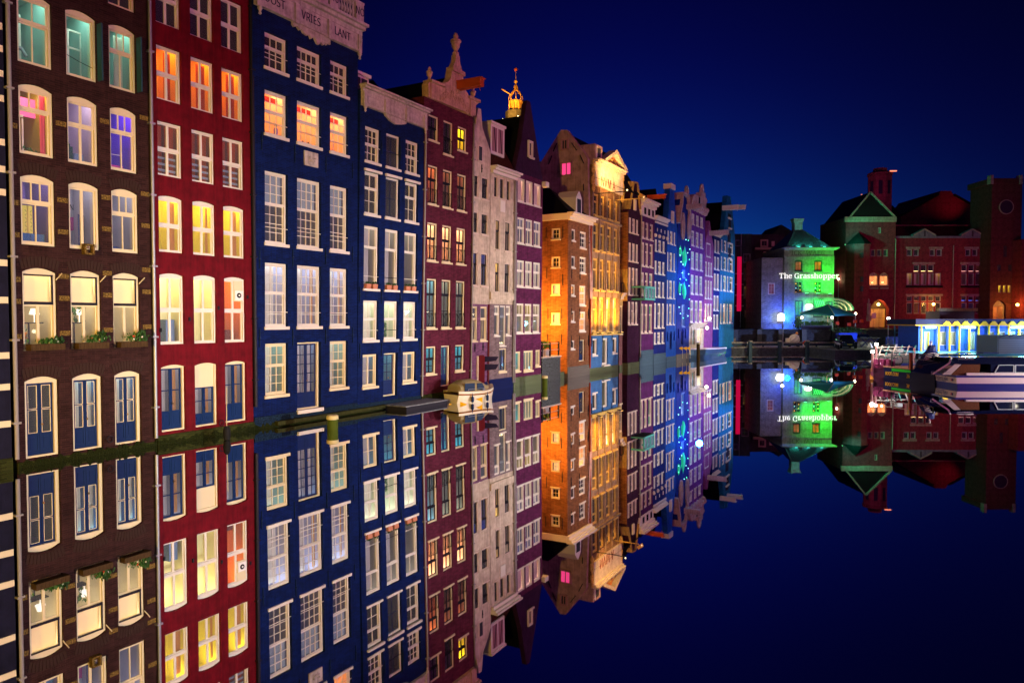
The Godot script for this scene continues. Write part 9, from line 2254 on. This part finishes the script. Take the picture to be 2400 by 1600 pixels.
func barge() -> void:
	var a := at_y(2072, 886, 0.0); var b := at_y(2192, 900, 0.0); var d := b - a; d.y = 0
	var o := thing("barge", "navy barge with pinkish deck, green plate and yellow lettering", "barge", a, atan2(-d.z, d.x))
	var L := d.length(); var navy := mat("barge navy", 0.008, 0.012, 0.06, 0.4)
	var hull := part(o, "hull", G.new().box(Vector3(0, -0.5, -4.5), Vector3(L, 0.72, 0)), navy)
	part(o, "deck", G.new().box(Vector3(-0.02, 0.722, -4.5), Vector3(L * 0.68, 0.80, 0.05)), mat("pinkish deck", 0.46, 0.25, 0.20, 0.7, "wood", 0.6))
	part(hull, "green_plate", G.new().box(Vector3(L * 0.17, 0.52, 0.0), Vector3(L * 0.55, 0.68, 0.02)), mat("leaf green paint", 0.01, 0.45, 0.03, 0.5))
	var ym := mat("signal yellow", 0.80, 0.50, 0.02, 0.6)
	lettering(hull, "BOOT.COM", Vector3(L * 0.17, 0.33, 0.005), 0.21, 0.01, ym, 0, false, false, 0.8); lettering(hull, "36", Vector3(L * 0.5, 0.30, 0.005), 0.22, 0.01, ym, 0, false, false, 0.8)
	var rl := M["black paint"] as Material
	for t in [0.17, 0.52, 0.98]: part(o, "rail_post", G.new().bar(Vector3(L * t, 0.8, 0.0), Vector3(L * t, 1.75, 0.0), 0.07), rl)
	for y in [1.35, 1.7]: part(o, "rail", G.new().bar(Vector3(L * 0.0, y + 0.12, 0.0), Vector3(L, y, 0.0), 0.03), M["pale pipe"])
	part(o, "rusty_pile", G.new().cyl(Vector3(L * 0.58, 0.75, 0.1), Vector3(L * 0.58, 1.75, 0.1), 0.10, 0.10, 8), mat("rust", 0.25, 0.08, 0.05, 0.9))
	for s in [[0.02, 0.28], [0.12, 0.26], [-0.1, 0.25]]: var t := thing("oil_drum", "dark purple drum standing at the barge's bow", "drum", o.transform * Vector3(L * s[0] - 0.3, 0.62, -0.2 - s[0]), 0, "drums at the barge bow"); part(t, "drum", G.new().lathe([[0.0, 0.0], [s[1], 0.0], [s[1], 0.2], [s[1] + 0.02, 0.22], [s[1], 0.25], [s[1], 0.6], [0.0, 0.6]], Vector3.ZERO, 14), mat("drum plum", 0.10, 0.015, 0.06, 0.5)); 
	part(o, "bow_float", G.new().box(Vector3(-1.0, -0.3, -1.2), Vector3(0.0, 0.61, 0.0)), mat("plum float", 0.05, 0.012, 0.04, 0.6))
	# striped tarpaulin draped over a mast frame
	var tq: Vector3 = o.transform * Vector3(L * 0.72, 0.75, -0.6)
	var tp := thing("striped_tarpaulin", "dark blue tarpaulin with white stripes draped over a frame on the barge", "tarpaulin", tq)
	var rings := []
	for s in [[0.0, 0.85], [0.5, 0.72], [0.9, 0.5], [1.15, 0.28], [1.45, 0.22], [1.5, 0.05]]:
		var r := []
		for k in 12: var an := TAU * k / 12; var w := 1.0 + 0.08 * sin(k * 3.1 + s[0] * 5); r.append(Vector3(s[1] * w * cos(an) + s[0] * 0.12, s[0], s[1] * 0.6 * w * sin(an)))
		rings.append(r)
	var tg := G.new()
	for i in rings.size() - 1:
		for k in 12: tg.quad(rings[i][(k + 1) % 12], rings[i][k], rings[i + 1][k], rings[i + 1][(k + 1) % 12])
	part(tp, "cover", tg, mat("blue tarpaulin", 0.012, 0.02, 0.10, 0.5))
	for k in 6:
		var y := 0.35 + 0.11 * k; var pts := []
		for q in 7: var an := lerpf(0.6, 2.6, q / 6.0); var rr := lerpf(0.80, 0.42, y / 1.0); pts.append(Vector3(rr * cos(an) + y * 0.12, y + 0.12 * sin(q * 0.5), rr * 0.62 * sin(an) + 0.02))
		part(tp, "stripe", G.new().tube(pts, 0.02, 5), M["white paint"])
	part(tp, "mast", G.new().cyl(Vector3(0.12, 1.4, 0), Vector3(0.14, 1.75, 0), 0.05), M["carved stone"])
	# glass-house roof of the moored boat behind, bicycle, jetty lamps
	var q2 := at_z(2055, 848, 50.0)
	var gh := thing("gangway_canopy", "pale pipe-framed gangway with sloping glass panels behind the barge", "gangway", Vector3(q2.x, 0.6, q2.z))
	var rw := at_z(2150, 848, 50.0).x - q2.x
	for y in [0.75, 1.25]: part(gh, "rail", G.new().bar(Vector3(0, y, 0), Vector3(rw, y, -0.6), 0.05), M["white paint"])
	for k in 6: part(gh, "rafter", G.new().bar(Vector3(rw * k / 6.0 + 0.15, 0.7, 0.0), Vector3(rw * k / 6.0 + 0.65, 1.35, -0.5), 0.06), mat("turquoise paint", 0.10, 0.45, 0.40, 0.5) if k % 2 else M["white paint"])
	part(gh, "panel", G.new().box(Vector3(0, 0.1, -0.75), Vector3(rw, 0.7, -0.7)), mat("grey tarp", 0.20, 0.22, 0.22, 0.8))
	var p3 := at_z(2144, 815, 50.2); var gp := thing("jetty_post", "pink-lit thin jetty post behind the bicycle", "post", Vector3(p3.x, 0.3, p3.z)); part(gp, "shaft", G.new().cyl(Vector3.ZERO, Vector3(0, p3.y - 0.3, 0), 0.07), mat("rosy post", 0.55, 0.3, 0.32, 0.6))
	var b2 := at_z(2088, 862, 46.6); bicycle("bicycle leaning on the barge railing with crate in front", Vector3(b2.x, 0.80, b2.z), 0.1)
	for s in [[2055, 807, 49.0], [2046, 824, 46.5]]:
		var q := at_z(s[0], s[1], s[2]); var t := thing("jetty_lamp", ["star-bright white lamp on the taller jetty post", "star-bright white lamp on the lower jetty post by the drums"][0 if s[1] < 815 else 1], "lamp", Vector3(q.x, 0.4, q.z), 0, "jetty lamps")
		part(t, "post", G.new().cyl(Vector3.ZERO, Vector3(0, q.y - 0.4, 0), 0.07), mat("rosy post", 0.55, 0.3, 0.32, 0.6))
		part(t, "lamp_glass", G.new().ball(Vector3(0, q.y - 0.4, 0), 0.11, 10), glow("jetty bulb", 1.0, 0.85, 0.7, 30.0)); omni(t, Vector3(0, q.y - 0.4, 0), Color(1.0, 0.75, 0.6), 9.0, 0.1)

func _ready() -> void:
	rng.seed = 7
	unit_quad = QuadMesh.new()
	# camera
	var cam := Camera3D.new()
	cam.name = "camera"
	cam.position = CAM
	cam.rotation.x = PITCH
	cam.fov = rad_to_deg(2.0 * atan(800.0 / FL))
	cam.far = 900.0
	add_child(cam)
	cam.current = true
	# night sky
	var env := Environment.new()
	env.background_mode = Environment.BG_SKY
	env.sky = make_sky()
	env.tonemap_mode = Environment.TONE_MAPPER_LINEAR
	env.tonemap_exposure = 1.0
	env.sdfgi_enabled = true
	env.ssao_enabled = true
	env.ssil_enabled = true
	var we := WorldEnvironment.new()
	we.name = "environment"
	we.environment = env
	add_child(we)
	# the moon, faint
	var moon := DirectionalLight3D.new()
	moon.name = "moonlight"
	moon.light_color = Color(0.55, 0.6, 1.0)
	moon.light_energy = 0.01
	moon.light_angular_distance = 10.0
	moon.shadow_enabled = true
	moon.rotation = Vector3(deg_to_rad(-40), deg_to_rad(60), 0)
	add_child(moon)
	P0 = at_y(990, 943, 0.0)
	make_textures()
	base_materials()
	street_side_lamps()
	# water
	var wm := mat("still water", 0.70, 0.72, 0.78, 0.012, "", 1.0, 0.0, 1.0)
	var nt := NoiseTexture2D.new()
	var fn := FastNoiseLite.new(); fn.seed = 4; fn.frequency = 0.012; fn.fractal_octaves = 3
	nt.width = 512; nt.height = 512; nt.seamless = true; nt.as_normal_map = true; nt.bump_strength = 1.0; nt.noise = fn
	wm.normal_enabled = true
	wm.normal_texture = nt
	wm.normal_scale = 0.009
	wm.uv1_triplanar = true
	wm.uv1_world_triplanar = true
	wm.uv1_scale = Vector3(0.15, 0.15, 0.15)
	struct("water", G.new().box(Vector3(-160, -3.2, -220), Vector3(220, 0.0, 60)), wm)
	far_ground()
	striped_house(); brown_house(); red_house(); frieze_house(); pot_house(); gable_house()
	cream_gable_house(); dormer_house(); violet_house(); alley_house(); rear_gable_house(); pediment_house(); narrow_annex(); far_houses()
	tavern(); pale_house(); back_houses(); exchange(); church_towers()
	water_front(); sloop(); canal_boats(); quay_things(); kiosk(); tour_boat(); barge()
	for n in find_children("*", "", true, false):
		if n.has_meta("box"): n.remove_meta("box")

# lamps of the street across the water, to the right of the picture: they light the fronts of the row and show in its panes
func street_side_lamps() -> void:
	var g := "street lamps across the water"
	for k in 11:
		var at := P0 + OUT * 42.0 + ROW * (-38.0 + 10.5 * k)
		at.y = 0.6
		var cool := k >= 8
		var o := thing("quay_lamp", "low hooded lamp on the quay across the water, outside the view", "lamp", at, 0, g)
		part(o, "post", G.new().lathe([[0.10, 0], [0.06, 0.5], [0.05, 2.4]], Vector3.ZERO, 8), M["iron"])
		part(o, "hood", G.new().lathe([[0.3, 2.55], [0.05, 2.75]], Vector3.ZERO, 10), M["iron"])
		part(o, "lamp_glass", G.new().ball(Vector3(0, 2.4, 0), 0.16, 10), glow("street bulb", 1.0, 0.9, 0.62, 30.0))
		spot(o, Vector3(0, 2.4, 0) - OUT * 0.2, Vector3(0, 1.6, 0) - OUT * 42.0, Color(0.34, 0.46, 1.0) if cool else Color(1.0, 0.91, 0.80), 2600.0 if cool else 1250.0, 16.0, 1.0, 0.2)
	var ns := P0 - ROW * 46.0 + OUT * 18.0
	var sd := thing("sodium_lamp", "yellow sodium lamp on the near quay behind the view", "lamp", Vector3(ns.x, 0.6, ns.z))
	part(sd, "post", G.new().lathe([[0.12, 0], [0.06, 0.6], [0.05, 2.4]], Vector3.ZERO, 8), M["iron"])
	part(sd, "lamp_glass", G.new().ball(Vector3(0, 2.4, 0), 0.2, 10), glow("sodium bulb", 1.0, 0.62, 0.1, 30.0))
	spot(sd, Vector3(0, 2.4, 0) + ROW * 0.25, Vector3(0, 2.0, 0) + ROW * 40.0 - OUT * 18.0, Color(1.0, 0.56, 0.06), 1100.0, 21, 1.0, 0.25)
	var ql := thing("quay_lamp", "hooded lamp right of the view that lights the low quay", "lamp", Vector3(47, 0.5, -52), 0, g)
	part(ql, "post", G.new().lathe([[0.10, 0], [0.06, 0.5], [0.05, 3.2]], Vector3.ZERO, 8), M["iron"]); part(ql, "lamp_glass", G.new().ball(Vector3(0, 3.2, 0), 0.16, 10), glow("street bulb", 1.0, 0.9, 0.62, 30.0))
	spot(ql, Vector3(-0.2, 3.2, -0.1), Vector3(-20, 0.3, -31), Color(1.0, 0.88, 0.60), 900.0, 20, 1.0, 0.2)
	var nz := thing("added_magenta_fill", "magenta fill panel added unseen to redden the exchange wing", "sign", Vector3(68, 7.0, -80.0))  # invented sign, added to throw red light on the exchange wing
	part(nz, "fill_tube", G.new().box(Vector3(-0.1, 0, -1.5), Vector3(0.1, 0.5, 1.5)), glow("magenta fill", 1.0, 0.05, 0.4, 3.0))
	part(nz, "fill_post", G.new().box(Vector3(-0.1, -7, -0.1), Vector3(0.1, 0, 0.1)), M["iron"])
	spot(nz, Vector3(-0.4, 0.3, 0), Vector3(-8, 3.0, -28), Color(1.0, 0.02, 0.30), 190.0, 50, 1.0, 0.4)
	var at2 := P0 + OUT * 60.0 + ROW * 2.0
	var s := thing("added_violet_fill", "added unseen violet fill sign on a roof across the water, outside the view", "sign", Vector3(at2.x, 18, at2.z), atan2(OUT.x, OUT.z) + PI)  # invented sign, added to give the upper storeys violet light
	part(s, "sign_face", G.new().box(Vector3(-9, 0, -0.2), Vector3(9, 4, 0)), M["iron"])
	for k in 4: part(s, "fill_tube", G.new().box(Vector3(-8.5, 0.4 + k * 0.9, 0.02), Vector3(8.5, 0.7 + k * 0.9, 0.1)), glow("violet fill", 0.9, 0.2, 1.0, 3.0))
	part(s, "frame_leg", G.new().box(Vector3(-8, -18, -0.6), Vector3(-7.5, 0, -0.2)), M["iron"]); part(s, "frame_leg", G.new().box(Vector3(7.5, -18, -0.6), Vector3(8, 0, -0.2)), M["iron"])
	var al := AreaLight3D.new(); al.name = "light"; al.area_size = Vector2(17, 3.4); al.light_color = lin(1.0, 0.15, 0.52); al.light_energy = 820.0; al.shadow_enabled = true
	s.add_child(al, true)
	al.transform = Transform3D(Basis(Vector3.UP, PI), Vector3(0, 2, 0.3))
